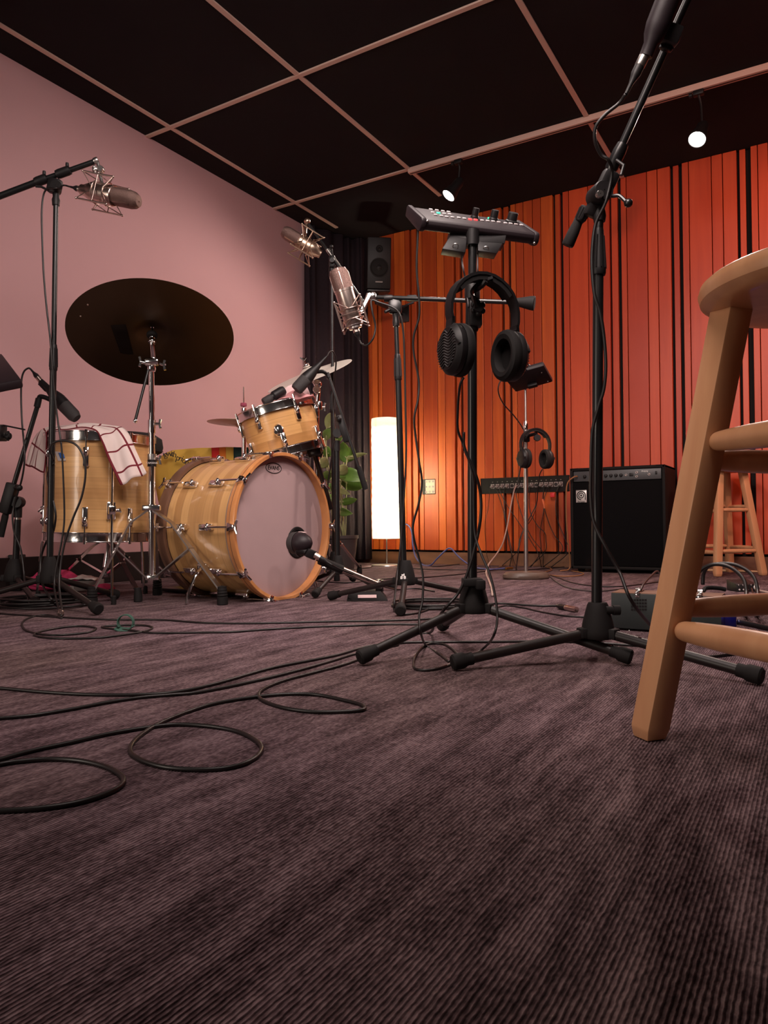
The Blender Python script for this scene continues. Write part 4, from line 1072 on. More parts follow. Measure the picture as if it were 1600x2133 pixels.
# lugs, rods, claws
for k in range(10):
    an = PI + PI / 5 * k
    lb = MB(); lug(lb, around(F, RS, an, 0.272), 0.066); lb.build('lug', M['chrome'], t)
    lb = MB(); lug(lb, around(F, RS, an, 0.130), 0.066); lb.build('lug', M['chrome'], t)
    A = around(F, 0.2985, an, 0)
    for zc, s in ((BL, 1), (0.0, -1)):
        cb = MB()
        z0 = 0.30 if s > 0 else 0.10
        cb.rod(A @ V((0, 0.006, z0)), A @ V((0, 0.006, zc + s * 0.016)), 0.0042, n=8)
        cb.hexa([A @ V(p) for p in ((-0.017, -0.001, zc - s * 0.026), (0.017, -0.001, zc - s * 0.026), (0.017, 0.012, zc - s * 0.024), (-0.017, 0.012, zc - s * 0.024),
                                    (-0.009, -0.014, zc + s * 0.005), (0.009, -0.014, zc + s * 0.005), (0.009, 0.012, zc + s * 0.006), (-0.009, 0.012, zc + s * 0.006))], 0.002)
        cb.tube([A @ V((-0.026, 0.006, zc + s * 0.024)), A @ V((-0.009, 0.006, zc + s * 0.015)), A @ V((0.009, 0.006, zc + s * 0.015)), A @ V((0.026, 0.006, zc + s * 0.024))], 0.0052, 8)
        cb.build('tension_claw', M['chrome'], t)
# curved chrome spurs
for sgn, pts in ((-1, [P(425, 1180, 2.86), P(412, 1192, 2.80), P(401, 1215, 2.77), P(393, 1235, 2.755), Zp(389, 1257, 0.006)]), (1, [F @ V((0.285, -0.10, 0.26)), F @ V((0.315, -0.14, 0.28)), F @ V((0.335, -0.22, 0.30)), F @ V((0.345, -0.285, 0.31))])):
    b = MB(); b.tube(spline(pts, 6), 0.0062, 10)
    sp_ = b.build('spur', M['chrome'], t)
    b = MB(); b.box(frame(V(pts[0]) , z=n_, y=UZ), 0.03, 0.03, 0.05, 0.006); b.build('spur_bracket', M['chrome'], t)

# ---------------------------------------------------------------- floor tom
Fo = P(203, 1096, 3.0); Fo.z = 0
ax = (UZ + HR * 0.018).normalized()
F = frame(Fo, z=ax, x=HR)
t = thing('floor_tom', 'natural wood floor tom at left with a checked towel over its rim', 'drum', Fo)
RT = 0.205; ZB, ZT = 0.250, 0.650
MB().lathe([(RT - 0.006, ZB), (RT, ZB + 0.002), (RT, ZT - 0.01), (RT - 0.006, ZT - 0.008)], F, 64).build('shell', M['shell'], t)
def hoop(name, z0, z1, R):
    return MB().lathe([(R - 0.002, z0), (R + 0.006, z0), (R + 0.006, z0 + 0.002), (R + 0.001, z0 + 0.004), (R, (z0 + z1) / 2), (R + 0.001, z1 - 0.004), (R + 0.004, z1 - 0.002), (R + 0.004, z1), (R - 0.004, z1), (R - 0.004, z0)], F, 64).build(name, M['chrome'], t)
hoop('rim', ZT - 0.022, ZT + 0.016, RT + 0.007)
hoop('rim', ZB - 0.012, ZB + 0.026, RT + 0.007)
MB().lathe([(RT + 0.004, ZT - 0.003), (RT - 0.012, ZT + 0.002), (0.001, ZT + 0.002)], F, 64).build('drum_head', M['head'], t)
MB().lathe([(RT + 0.004, ZB + 0.004), (RT - 0.012, ZB), (0.001, ZB)], F, 64).build('drum_head', M['head'], t)
camdir = math.atan2(-1, 0.0)
for k in range(8):
    an = camdir + math.radians(8) + PI / 4 * k
    for zc, s in ((ZT - 0.085, 1), (ZB + 0.085, -1)):
        A = around(F, RT, an, zc)
        lb = MB()
        lb.box(A @ Matrix.Translation((0, 0.006, 0)), 0.023, 0.016, 0.076, 0.005)
        lb.ball(A @ V((0, 0.015, s * 0.016)), 0.0105, 8, sz=1.5)
        lb.rod(A @ V((0, 0.012, s * 0.02)), A @ V((0, 0.012, s * (0.085 + 0.008))), 0.003, n=8)
        lb.rod(A @ V((0, 0.012, s * 0.078)), A @ V((0, 0.012, s * 0.104)), 0.0055, n=10)
        lb.build('lug', M['chrome'], t)
for an in (camdir + math.radians(33), camdir + math.radians(33 + 120), camdir - math.radians(92)):
    A = around(F, RT, an, 0.36)
    g = MB()
    g.tube(spline([A @ V((0, 0.026, 0.23)), A @ V((0, 0.026, 0.0)), A @ V((0, 0.026, -0.10)), A @ V((0, 0.032, -0.15)), A @ V((0, 0.040, -0.25)), A @ V((0, 0.048, -0.345))], 5), 0.0052, 10)
    lg = g.build('leg', M['chrome'], t)
    MB().lathe([(0.001, 0), (0.0095, 0), (0.0095, 0.03), (0.006, 0.034), (0.001, 0.034)], frame(V((A @ V((0, 0.0495, 0))).to_tuple()) * 1.0 + UZ * (0.001 - (A @ V((0, 0.0495, 0))).z), z=UZ), 16).build('rubber_foot', M['rubber'], lg)
    g = MB(); g.box(A @ Matrix.Translation((0, 0.008, 0)), 0.034, 0.016, 0.07, 0.006); g.box(A @ Matrix.Translation((0, 0.024, 0.002)), 0.028, 0.022, 0.034, 0.005); ringnut(g, A @ V((-0.022, 0.024, 0.002)), A.to_3x3() @ V((1, 0, 0)), 0.008, 0.016)
    g.tube([A @ V((-0.03, 0.016, 0.01)), A @ V((-0.03, 0.034, -0.004))], 0.004, 6)
    g.build('leg_bracket', M['chrome'], t)
# small badge: silver slanted plate with a blue crest
A = around(F, RT + 0.001, camdir - math.radians(21), ZT - 0.082)
b = MB(); b.prism([(0.004, 0.017), (0.030, 0.019), (0.013, -0.018), (-0.024, -0.018), (-0.021, -0.010), (0.002, -0.010), (0.014, 0.012), (0.004, 0.012)], A @ Matrix.Rotation(-PI / 2, 4, 'X') @ Matrix.Scale(-1, 4, (0, 1, 0)), 0.002)
bd_ = b.build('badge', M['silver'], t)
b = MB(); b.prism([(-0.019, -0.008), (0.001, -0.008), (0.010, 0.013), (-0.002, 0.013), (-0.012, 0.008)], A @ Matrix.Rotation(-PI / 2, 4, 'X') @ Matrix.Scale(-1, 4, (0, 1, 0)), 0.0026)
b.build('badge_crest', M['blueink'], bd_)['label'] = 'blue crest'

# checked towel over the floor tom
def loft_cloth(front, back, nu, nv, amp, seed):
    rnd = random.Random(seed)
    f, k = spline(front, nu), spline(back, nu)
    rows, uvs, L = [], [], 0.0
    for i in range(len(f)):
        if i: L += ((f[i] - f[i - 1]).length + (k[i] - k[i - 1]).length) / 2
        row, uv = [], []
        wdt = (f[i] - k[i]).length
        for j in range(nv + 1):
            s = j / nv
            p = f[i].lerp(k[i], s)
            a = i / len(f)
            wv = amp * math.sin(s * 9 + i * 0.16 + seed) * (0.4 + 0.6 * abs(2 * a - 1))
            p = p + HF * -wv + UZ * (wv * 0.35)
            row.append(p); uv.append((L, wdt * s))
        rows.append(row); uvs.append(uv)
    b = MB(); b.grid(rows, uvs)
    return b
fr = [P(92, 985, 2.86), P(94, 950, 2.85), P(97, 918, 2.83), P(102, 899, 2.82), P(140, 895, 2.785), P(172, 889, 2.775), P(198, 896, 2.77), P(212, 920, 2.755), P(228, 960, 2.755), P(251, 1010, 2.75)]
bk = [P(52, 968, 3.0), P(66, 930, 3.0), P(82, 902, 2.99), P(100, 890, 2.97), P(140, 885, 2.92), P(180, 882, 2.90), P(232, 888, 2.87), P(262, 896, 2.83), P(283, 940, 2.80), P(305, 985, 2.80)]
b = loft_cloth(fr, bk, 9, 14, 0.010, 3)
o = b.build('towel', M['towel'], sharp=3, solid=0.004)
tag(o, 'white towel with dark red check draped over the floor tom rim', 'towel')

# ---------------------------------------------------------------- drum throne behind the floor tom
tc = cm(-1.21, 3.18, 0)
t = thing('drum_throne', 'black round drum throne on braced chrome legs behind the floor tom', 'stool', tc)
F = frame(tc, z=UZ)
MB().lathe([(0.001, 0.60), (0.13, 0.60), (0.15, 0.61), (0.155, 0.63), (0.15, 0.665), (0.12, 0.685), (0.001, 0.69)], F @ Matrix.Translation(HR * 0.10 + HF * 0.12), 40).build('seat', M['rubber'], t)
b = MB(); b.rod(tc + UZ * 0.12, tc + UZ * 0.60 + HR * 0.05 + HF * 0.06, 0.014); b.build('post', M['chrome'], t)
def strapleg(t, c, foot, ztop, zknee, zbot, out=0.03, w=0.018, th=0.006, rf=0.017, hf=0.055, double=True, ribs=False, matn='chrome'):
    d = V((foot.x - c.x, foot.y - c.y, 0)); L = d.length; d.normalize(); side = V((-d.y, d.x, 0))
    a = c + UZ * ztop + d * 0.016
    f2 = V((foot.x, foot.y, 0)) - d * 0.005 + UZ * hf * 0.75
    mid = a.lerp(f2, 0.16) + d * out
    m2 = a.lerp(f2, 0.55) + d * out * 0.5
    b = MB(); b.strip([a, mid, m2, f2, V((foot.x, foot.y, hf * 0.3))], side, w, th)
    lg = b.build('leg', M[matn], t)
    g = MB(); br = a.lerp(f2, 0.48) + d * out * 0.6
    g.strip([br, c + UZ * zbot + d * 0.016], side, w * 0.85, th * 0.8)
    ringnut(g, br, side, 0.005, w * 1.4)
    g.build('brace', M[matn], t)
    up = (f2 - V((foot.x, foot.y, 0))).normalized()
    Ff = frame(V((foot.x, foot.y, 0.001)), z=(up + UZ * 1.2))
    prof = [(0.001, 0), (rf, 0.001), (rf * 1.02, hf * 0.3), (rf * 0.8, hf), (0.001, hf)]
    if ribs:
        prof = [(0.001, 0), (rf, 0.001), (rf, hf * 0.4)]
        for k in range(4):
            z = hf * (0.42 + 0.14 * k); prof += [(rf * 0.82, z), (rf * (0.98 - 0.05 * k), z + hf * 0.04), (rf * (0.98 - 0.05 * k), z + hf * 0.10)]
        prof += [(0.001, hf)]
    MB().lathe(prof, Ff, 18, 1.0, 0.9).build('rubber_foot', M['rubber'], lg)
for ft in (Zp(288, 1254, 0), Zp(118, 1226, 0), Zp(301, 1215, 0)):
    strapleg(t, tc, ft, 0.245, 0.2, 0.09)
b = MB(); ringnut(b, tc + UZ * 0.245, UZ, 0.022, 0.035); ringnut(b, tc + UZ * 0.09, UZ, 0.02, 0.025); b.build('collar', M['chrome'], t)

# ---------------------------------------------------------------- cymbal stand in front
cs = cm(-0.915, 2.87, 0)
t = thing('cymbal_stand', 'chrome cymbal stand between floor tom and bass drum', 'cymbal stand', cs)
MB().rod(P(316.5, 1206, 2.87), P(316.5, 962, 2.87), 0.0142).build('lower_tube', M['chrome'], t)
MB().rod(P(316.5, 965, 2.87), P(315.5, 775, 2.87), 0.0115).build('upper_tube', M['chrome'], t)
b = MB()
b.rod(P(316.5, 1066, 2.87), P(316.5, 1050, 2.87), 0.019); b.box(frame(P(316.5, 1058, 2.865), x=HR, z=UZ), 0.07, 0.03, 0.022, 0.004)
b.rod(P(316.5, 1208, 2.87), P(316.5, 1196, 2.87), 0.0175); b.box(frame(P(318, 1203, 2.865), x=HR, z=UZ), 0.055, 0.026, 0.02, 0.004)
b.build('leg_collar', M['chrome'], t)
b = MB(); b.rod(P(316.5, 958, 2.87), P(316.5, 946, 2.87), 0.0175); b.build('tube_joint', M['satin'], t)
bj = MB().rod(P(316.5, 972, 2.87), P(316.5, 957, 2.87), 0.0172).build('joint_band', M['plastic'], t)
tt_ = MB(); Tm = frame(P(316.5, 964.5, 2.8525), x=HR, y=UZ); tt_.text('YAMAHA', Tm, 0.011, 0.0004, 0.0); tt_.build('printed_name', M['whiteink'], bj)
b = MB(); b.rod(P(316, 902, 2.87), P(316, 875, 2.87), 0.0155); b.build('tube_joint', M['chrome'], t)
def wing(b, p, d, s=1.0):
    b.rod(p, p + d * 0.018 * s, 0.005 * s)
    b.strip([p + d * 0.018 * s + UZ * 0.016 * s, p + d * 0.014 * s, p + d * 0.018 * s - UZ * 0.016 * s], HF, 0.008 * s, 0.007 * s)
b = MB(); wing(b, P(324, 883, 2.86), HR, 1.1); wing(b, P(326, 955, 2.86), dirc(0.8, -0.3, -0.3), 1.1); b.build('wing_screw', M['chrome'], t)
for ft in (Zp(191, 1262, 0), Zp(464, 1260, 0), cm(-0.98, 3.16, 0)):
    strapleg(t, cs, ft, 0.358, 0.3, 0.092, out=0.035, w=0.026, rf=0.0215, hf=0.072, ribs=True, matn='satin')
# tilter
C0 = P(317, 693, 2.86)
mi, rv = img_dir(317, 693, 85)
asp = 0.645
nv = (-rv * asp - mi * math.sqrt(1 - asp * asp)).normalized()
up = -nv
b = MB(); q = P(316, 764, 2.87)
b.lathe([(0.001, -0.018), (0.014, -0.018), (0.017, -0.01), (0.017, 0.012), (0.013, 0.02), (0.001, 0.02)], frame(q, z=UZ), 20)
b.lathe([(0.001, -0.026), (0.015, -0.026), (0.017, -0.02), (0.017, 0.02), (0.015, 0.026), (0.001, 0.026)], frame(P(317, 753, 2.86), z=HR), 20)
b.tube(spline([P(317, 753, 2.86), P(319, 742, 2.858), C0 - up * 0.05, C0 - up * 0.012], 6), 0.009, 12)
wing(b, P(334, 757, 2.85), dirc(1, -0.2, -0.4), 1.2); wing(b, P(303, 756, 2.85), dirc(-1, -0.2, 0.2), 1.2)
ringnut(b, C0 - up * 0.045, up, 0.016, 0.012); ringnut(b, C0 - up * 0.025, up, 0.012, 0.01)
b.build('tilter', M['chrome'], t)
b = MB(); ringnut(b, C0 - up * 0.012, up, 0.021, 0.016); b.rod(C0, C0 + up * 0.04, 0.004); b.build('felt', M['rubber'], t)
arm = MB().rod(P(309, 770, 2.84), P(282, 875, 2.80), 0.0055).build('boom_rod', M['blackpole'], t)
b = MB(); b.ball(P(281.5, 877, 2.80), 0.009, 8); b.build('rod_end', M['chrome'], arm)
# the big dark cymbal
Fcy = frame(C0, z=up, x=RGT)
t = thing('cymbal', 'large dark ride cymbal tilted to show its underside against the pink wall', 'cymbal', C0)
RC = 0.312
def cymbal_profile(R, bow, bell):
    return [(0.006, bell + 0.001), (0.03 * R / 0.28, bell * 0.9), (0.055 * R / 0.28, bell * 0.35), (0.07 * R / 0.28, 0.0), (R * 0.5, -bow * 0.3), (R * 0.8, -bow * 0.7), (R, -bow), (R, -bow - 0.0016), (R * 0.8, -bow * 0.7 - 0.0018), (R * 0.5, -bow * 0.3 - 0.0018), (0.07 * R / 0.28, -0.002), (0.055 * R / 0.28, bell * 0.35 - 0.002), (0.03 * R / 0.28, bell * 0.9 - 0.002), (0.006, bell - 0.001)]
MB().lathe(cymbal_profile(RC, 0.020, 0.026), Fcy, 90).build('plate', M['cymdark'], t)
def on_under(px, py, off=0.0025, R=RC, bow=0.020):
    r_ = ray(px, py); tt = (C0 - up * 0.012 - EYEP).dot(up) / r_.dot(up)
    p = EYEP + r_ * tt; l = Fcy.inverted() @ p; rad = math.hypot(l.x, l.y) / R
    return Fcy @ V((l.x, l.y, -bow * rad * rad - off))
b = MB(); pa = [on_under(*p) for p in ((230, 679), (262, 679), (278, 740), (252, 740))]
rows = [[pa[0].lerp(pa[1], i / 4).lerp(pa[3].lerp(pa[2], i / 4), j / 4) for i in range(5)] for j in range(5)]
b.grid(rows); b.build('tape_patch', M['cymtape'], t, solid=0.0006)
for px, py in ((183, 632), (168, 656)):
    b = MB(); b.ball(on_under(px, py, 0.003), 0.0035, 8); b.build('rivet', M['nickel'], t)

# ---------------------------------------------------------------- rack tom
ti, rv = img_dir(590, 893, 90 + 15)
axt = (ti * math.cos(math.radians(5)) + rv * math.sin(math.radians(5))).normalized()
Fr = frame(P(587, 897, 3.20), z=axt, x=RGT)
t = thing('rack_tom', 'small natural wood rack tom tilted above the bass drum', 'drum', Fr.translation)
R1, z0, z1 = 0.160, -0.098, 0.088
MB().lathe([(R1 - 0.006, z0), (R1, z0 + 0.002), (R1, z1 - 0.002), (R1 - 0.006, z1)], Fr, 60).build('shell', M['shellred'], t)
F = Fr
hoop('rim', z1 - 0.016, z1 + 0.022, R1 + 0.007)
hoop('rim', z0 - 0.022, z0 + 0.016, R1 + 0.007)
MB().lathe([(R1 + 0.004, z1 + 0.004), (R1 - 0.012, z1 + 0.009), (0.001, z1 + 0.009)], F, 60).build('drum_head', M['head'], t)
MB().lathe([(R1 + 0.004, z0 - 0.004), (R1 - 0.012, z0 - 0.009), (0.001, z0 - 0.009)], F, 60).build('drum_head', M['head'], t)
l0 = Fr.inverted() @ P(535, 884, 3.05)
a0 = math.atan2(l0.y, l0.x)
tocam = Fr.inverted() @ EYEP
ac = math.atan2(tocam.y, tocam.x)
for k in range(6):
    an = ac - math.radians(30) + PI / 3 * k
    for zc, s, da in ((z1 - 0.045, 1, 0), (z0 + 0.045, -1, PI / 6)):
        A = around(F, R1, an + da, zc)
        lb = MB(); lb.box(A @ Matrix.Translation((0, 0.006, 0)), 0.022, 0.015, 0.060, 0.005); lb.ball(A @ V((0, 0.013, s * 0.01)), 0.010, 8, sz=1.5)
        lb.rod(A @ V((0, 0.012, s * 0.02)), A @ V((0, 0.012, s * 0.062)), 0.003, n=8); lb.rod(A @ V((0, 0.012, s * 0.052)), A @ V((0, 0.012, s * 0.078)), 0.0055, n=10)
        lb.build('lug', M['chrome'], t)
A = around(F, R1, ac - math.radians(4), -0.012)
b = MB(); b.lathe([(0.001, 0.010), (0.016, 0.010), (0.020, 0.006), (0.023, 0.0), (0.023, -0.004)], A @ Matrix.Rotation(-PI / 2, 4, 'X'), 30, 1.0, 1.35); b.box(A @ Matrix.Translation((0.004, 0.014, 0)), 0.016, 0.016, 0.03, 0.004); ringnut(b, A @ V((0.012, 0.018, -0.004)), A.to_3x3() @ V((0, 1, 0)), 0.008, 0.014)
b.build('mount_plate', M['chrome'], t)
# clamp arm holding the tom
b = MB(); b.rod(P(655, 945, 3.22), P(690, 1060, 3.32), 0.011); b.box(frame(P(655, 942, 3.2), z=axt, x=RGT), 0.06, 0.04, 0.035, 0.006); b.rod(P(640, 940, 3.22), P(672, 948, 3.22), 0.012)
b.build('tom_bracket', M['black'], t)
# crumpled pink cloth on the tom, pale cloth standing behind the mic
def crumple(cpx, w, d, h, seed, rows=9, cols=13):
    rnd = random.Random(seed)
    o = Fr.inverted() @ cpx
    g = []
    for i in range(rows):
        r = []
        for j in range(cols):
            u, v_ = j / (cols - 1) - 0.5, i / (rows - 1) - 0.5
            edge = max(0, 1 - (2.1 * u) ** 4) * max(0, 1 - (2.1 * v_) ** 4)
            z = h * edge * (0.55 + 0.45 * math.sin(7 * u + 5 * v_ + seed)) + rnd.uniform(-0.003, 0.003)
            x, y = o.x + u * w, o.y + v_ * d
            rad = math.hypot(x, y)
            zz = z1 + 0.026 + max(z, 0.0)
            if rad > R1 + 0.004:
                zz -= min((rad - R1 - 0.004) * 1.2, 0.02)
            r.append(Fr @ V((x, y, zz)))
        g.append(r)
    b = MB(); b.grid(g); return b
o = crumple(P(622, 838, 3.10), 0.14, 0.10, 0.026, 2).build('cloth', M['pinkcloth'], sharp=3, solid=0.003)
tag(o, 'crumpled pink cloth lying on the rack tom rim', 'cloth')
b = MB(); f_ = [P(581, 832, 3.14), P(598, 806, 3.15), P(634, 795, 3.16)]; k_ = [P(590, 842, 3.14), P(628, 840, 3.14), P(650, 828, 3.14)]
b = loft_cloth(f_, k_, 8, 8, 0.006, 1); o = b.build('cloth', M['palecloth'], sharp=3, solid=0.003)
tag(o, 'pale pink cloth standing up behind the tapered mic on the rack tom', 'cloth')

# ---------------------------------------------------------------- crash cymbal and its stand
cc = cm(-0.325, 3.55, 0)
t = thing('cymbal_stand', 'chrome cymbal stand behind the rack tom, mostly hidden', 'cymbal stand', cc)
MB().rod(cc + UZ * 0.10, cc + UZ * 0.72, 0.014).build('lower_tube', M['chrome'], t)
top = P(643, 776, 3.50)
MB().tube(spline([cc + UZ * 0.70, P(661, 845, 3.53), P(663, 810, 3.52), P(655, 795, 3.51), top], 6), 0.011, 12).build('upper_tube', M['chrome'], t)
b = MB(); b.ball(P(662, 800, 3.50), 0.02, 10); ringnut(b, P(660, 812, 3.5), HF, 0.018, 0.03); ringnut(b, P(664, 845, 3.5), UZ, 0.018, 0.04); wing(b, P(668, 848, 3.5), HR, 1.2); b.build('tilter', M['chrome'], t)
for ft in (Zp(749, 1196, 0), cm(-0.55, 3.45, 0), cm(-0.25, 3.85, 0)):
    strapleg(t, cc, ft, 0.33, 0.3, 0.10, out=0.03, matn='satin')
mi, rv = img_dir(643, 774, 110.6)
up2 = (mi - rv * 0.10).normalized()
Fcc = frame(top, z=up2, x=RGT)
t = thing('cymbal', 'pale crash cymbal seen almost edge-on above the rack tom', 'cymbal', top)
MB().lathe(cymbal_profile(0.215, 0.016, 0.024), Fcc, 72).build('plate', M['cympale'], t)
b = MB(); b.rod(top + up2 * 0.02, top + up2 * 0.075, 0.004); ringnut(b, top + up2 * 0.035, up2, 0.018, 0.014); b.strip([top + up2 * 0.075 + RGT * 0.014, top + up2 * 0.06, top + up2 * 0.075 - RGT * 0.014], HF, 0.008, 0.007)
b.build('wing_nut', M['chrome'], t)

# ---------------------------------------------------------------- hi-hat
hc = P(508, 882, 3.62)
t = thing('hi_hat_stand', 'hi-hat stand behind the rack tom with a thin upright rod', 'cymbal stand', V((hc.x, hc.y, 0)))
MB().rod(V((hc.x, hc.y, 0.06)), hc - UZ * 0.03, 0.012).build('tube', M['chrome'], t)
MB().rod(hc - UZ * 0.03, P(507.5, 806, 3.62), 0.0032).build('pull_rod', M['chrome'], t)
for ft in (cm(-0.95, 3.82, 0), cm(-0.45, 3.85, 0), cm(-0.69, 3.36, 0)):
    strapleg(t, V((hc.x, hc.y, 0)), ft, 0.28, 0.2, 0.09)
b = MB(); ringnut(b, P(507.5, 858, 3.62), UZ, 0.014, 0.035); b.box(frame(P(509, 866, 3.62), x=HR, z=UZ), 0.05, 0.03, 0.02, 0.004); b.build('clutch', M['chrome'], t)
b = MB(); ringnut(b, P(507.5, 843, 3.62), UZ, 0.016, 0.016); b.build('felt', M['feltpink'], t)['label'] = 'dark pink felt washer'
for nm, z, s in (('bottom', -0.012, -1), ('top', 0.014, 1)):
    Fh = Matrix.Translation(hc + UZ * z) @ Matrix.Rotation(0.04, 4, 'Y')
    if s < 0: Fh = Fh @ Matrix.Rotation(PI, 4, 'X')
    ct = thing('cymbal', 'lower hi-hat cymbal, seen from below left of the rack tom' if s < 0 else 'upper hi-hat cymbal lying over the lower one', 'cymbal', hc + UZ * z)
    MB().lathe(cymbal_profile(0.178, 0.012, 0.020), Fh, 64).build('plate', M['cymmid'], ct)
b = MB()
# foot pedal plate of the bass drum, seen under its left side
pe = cm(-1.02, 3.19, 0)
t = thing('bass_drum_pedal', 'black kick pedal on the carpet behind the bass drum', 'pedal', cm(-0.86, 3.28, 0))
Fk = frame(cm(-0.86, 3.26, 0.012), x=-n_, z=UZ)
MB().box(Fk, 0.30, 0.10, 0.016, 0.004).build('base_plate', M['black'], t)
MB().box(Fk @ Matrix.Translation((0.02, 0, 0.045)) @ Matrix.Rotation(-0.2, 4, 'Y'), 0.24, 0.075, 0.010, 0.004).build('footboard', M['satin'], t)
b = MB(); b.rod(Fk @ V((-0.12, 0.05, 0.01)), Fk @ V((-0.12, 0.05, 0.20)), 0.009); b.rod(Fk @ V((-0.12, -0.05, 0.01)), Fk @ V((-0.12, -0.05, 0.20)), 0.009); b.rod(Fk @ V((-0.12, -0.06, 0.20)), Fk @ V((-0.12, 0.06, 0.20)), 0.008)
b.build('pedal_frame', M['chrome'], t)
b = MB(); b.rod(Fk @ V((-0.12, 0, 0.20)), Fk @ V((-0.10, 0, 0.34)), 0.004); bt = b.build('beater_rod', M['chrome'], t)
MB().ball(Fk @ V((-0.10, 0, 0.34)), 0.024, 10).build('beater', M['rubber'], t)

# ---------------------------------------------------------------- yellow printed cotton banner behind the bass drum
def bagpt(px, py, d=3.72): return P(px, py, d)
outline = [(322, 965), (335, 950), (352, 940), (375, 936), (405, 933.5), (440, 932.5), (440, 932.5)]
rows = []
cols = [(318, 985), (326, 960), (340, 946), (360, 938), (385, 935), (410, 933.5), (440, 932.5), (470, 931.5), (500, 931.5), (525, 932)]
def bag_top(px):
    for (x0, y0), (x1, y1) in zip(cols[:-1], cols[1:]):
        if x0 <= px <= x1: return y0 + (y1 - y0) * (px - x0) / (x1 - x0)
    return 985 if px < 318 else 932
t = thing('printed_bag', 'yellow cotton bag with black lettering and coloured stripes behind the bass drum', 'bag', V((P(420, 1000, 3.75).x, P(420, 1000, 3.75).y, 0)))
def bagsheet(x0, x1, d, nx=14, ny=10, ybot=1175):
    rows = []
    for j in range(ny + 1):
        r = []
        for i in range(nx + 1):
            px = x0 + (x1 - x0) * i / nx
            yt = bag_top(px)
            p = P(px, yt, d) if j == 0 else None
            ptop = P(px, yt, d)
            s = j / ny
            zz = ptop.z * (1 - s) + 0.01 * s
            bul = 0.05 * math.sin(PI * s) + 0.006 * math.sin(px * 0.11 + s * 5)
            sh = P(px + (60 - 0.3 * (px - 318)) * s, 1000, d) - P(px, 1000, d)
            r.append(V((ptop.x + sh.x, ptop.y + sh.y, zz)) - HF * bul)
        rows.append(r)
    return rows
b = MB(); rw = bagsheet(318, 440, 3.72); b.grid(rw)
b.grid([[p + HF * (0.05 + 0.12 * math.sin(PI * j / 10)) for p in r] for j, r in enumerate(bagsheet(318, 527, 3.72))])
b.build('cotton_panel', M['yellow'], t, sharp=3, solid=0.002)
for x0, x1, mm, nm in ((440, 456.5, 'red', 'red stripe'), (456.5, 471, 'orange', 'orange stripe'), (471, 486.5, 'yellow', 'yellow stripe'), (486.5, 527, 'green', 'dark green stripe')):
    b = MB(); b.grid(bagsheet(x0, x1, 3.72, 4)); b.build('stripe', M[mm], t, sharp=3, solid=0.002)['label'] = nm
b = MB()
for ch, px, py, rot in (('i', 340.5, 946, 14), ('n', 333, 950, 22), ('g', 344.5, 946.5, 10), ('w', 352.5, 945, 2), ('i', 357, 945, -3), ('t', 360, 945.5, -7), ('h', 364, 947.5, -13), ('p', 371, 954, -18), ('r', 376, 955, -24), ('i', 379.5, 956, -28), ('d', 384, 959.5, -30), ('e', 390, 963, -33)):
    if ch in 'n' : continue
    p = P(px, py, 3.66)
    b.text(ch, frame(p, x=HR, y=UZ) @ Matrix.Rotation(math.radians(rot), 4, 'Z'), 0.043, 0.0006, 0.0)
b.build('lettering', M['ink'], t)
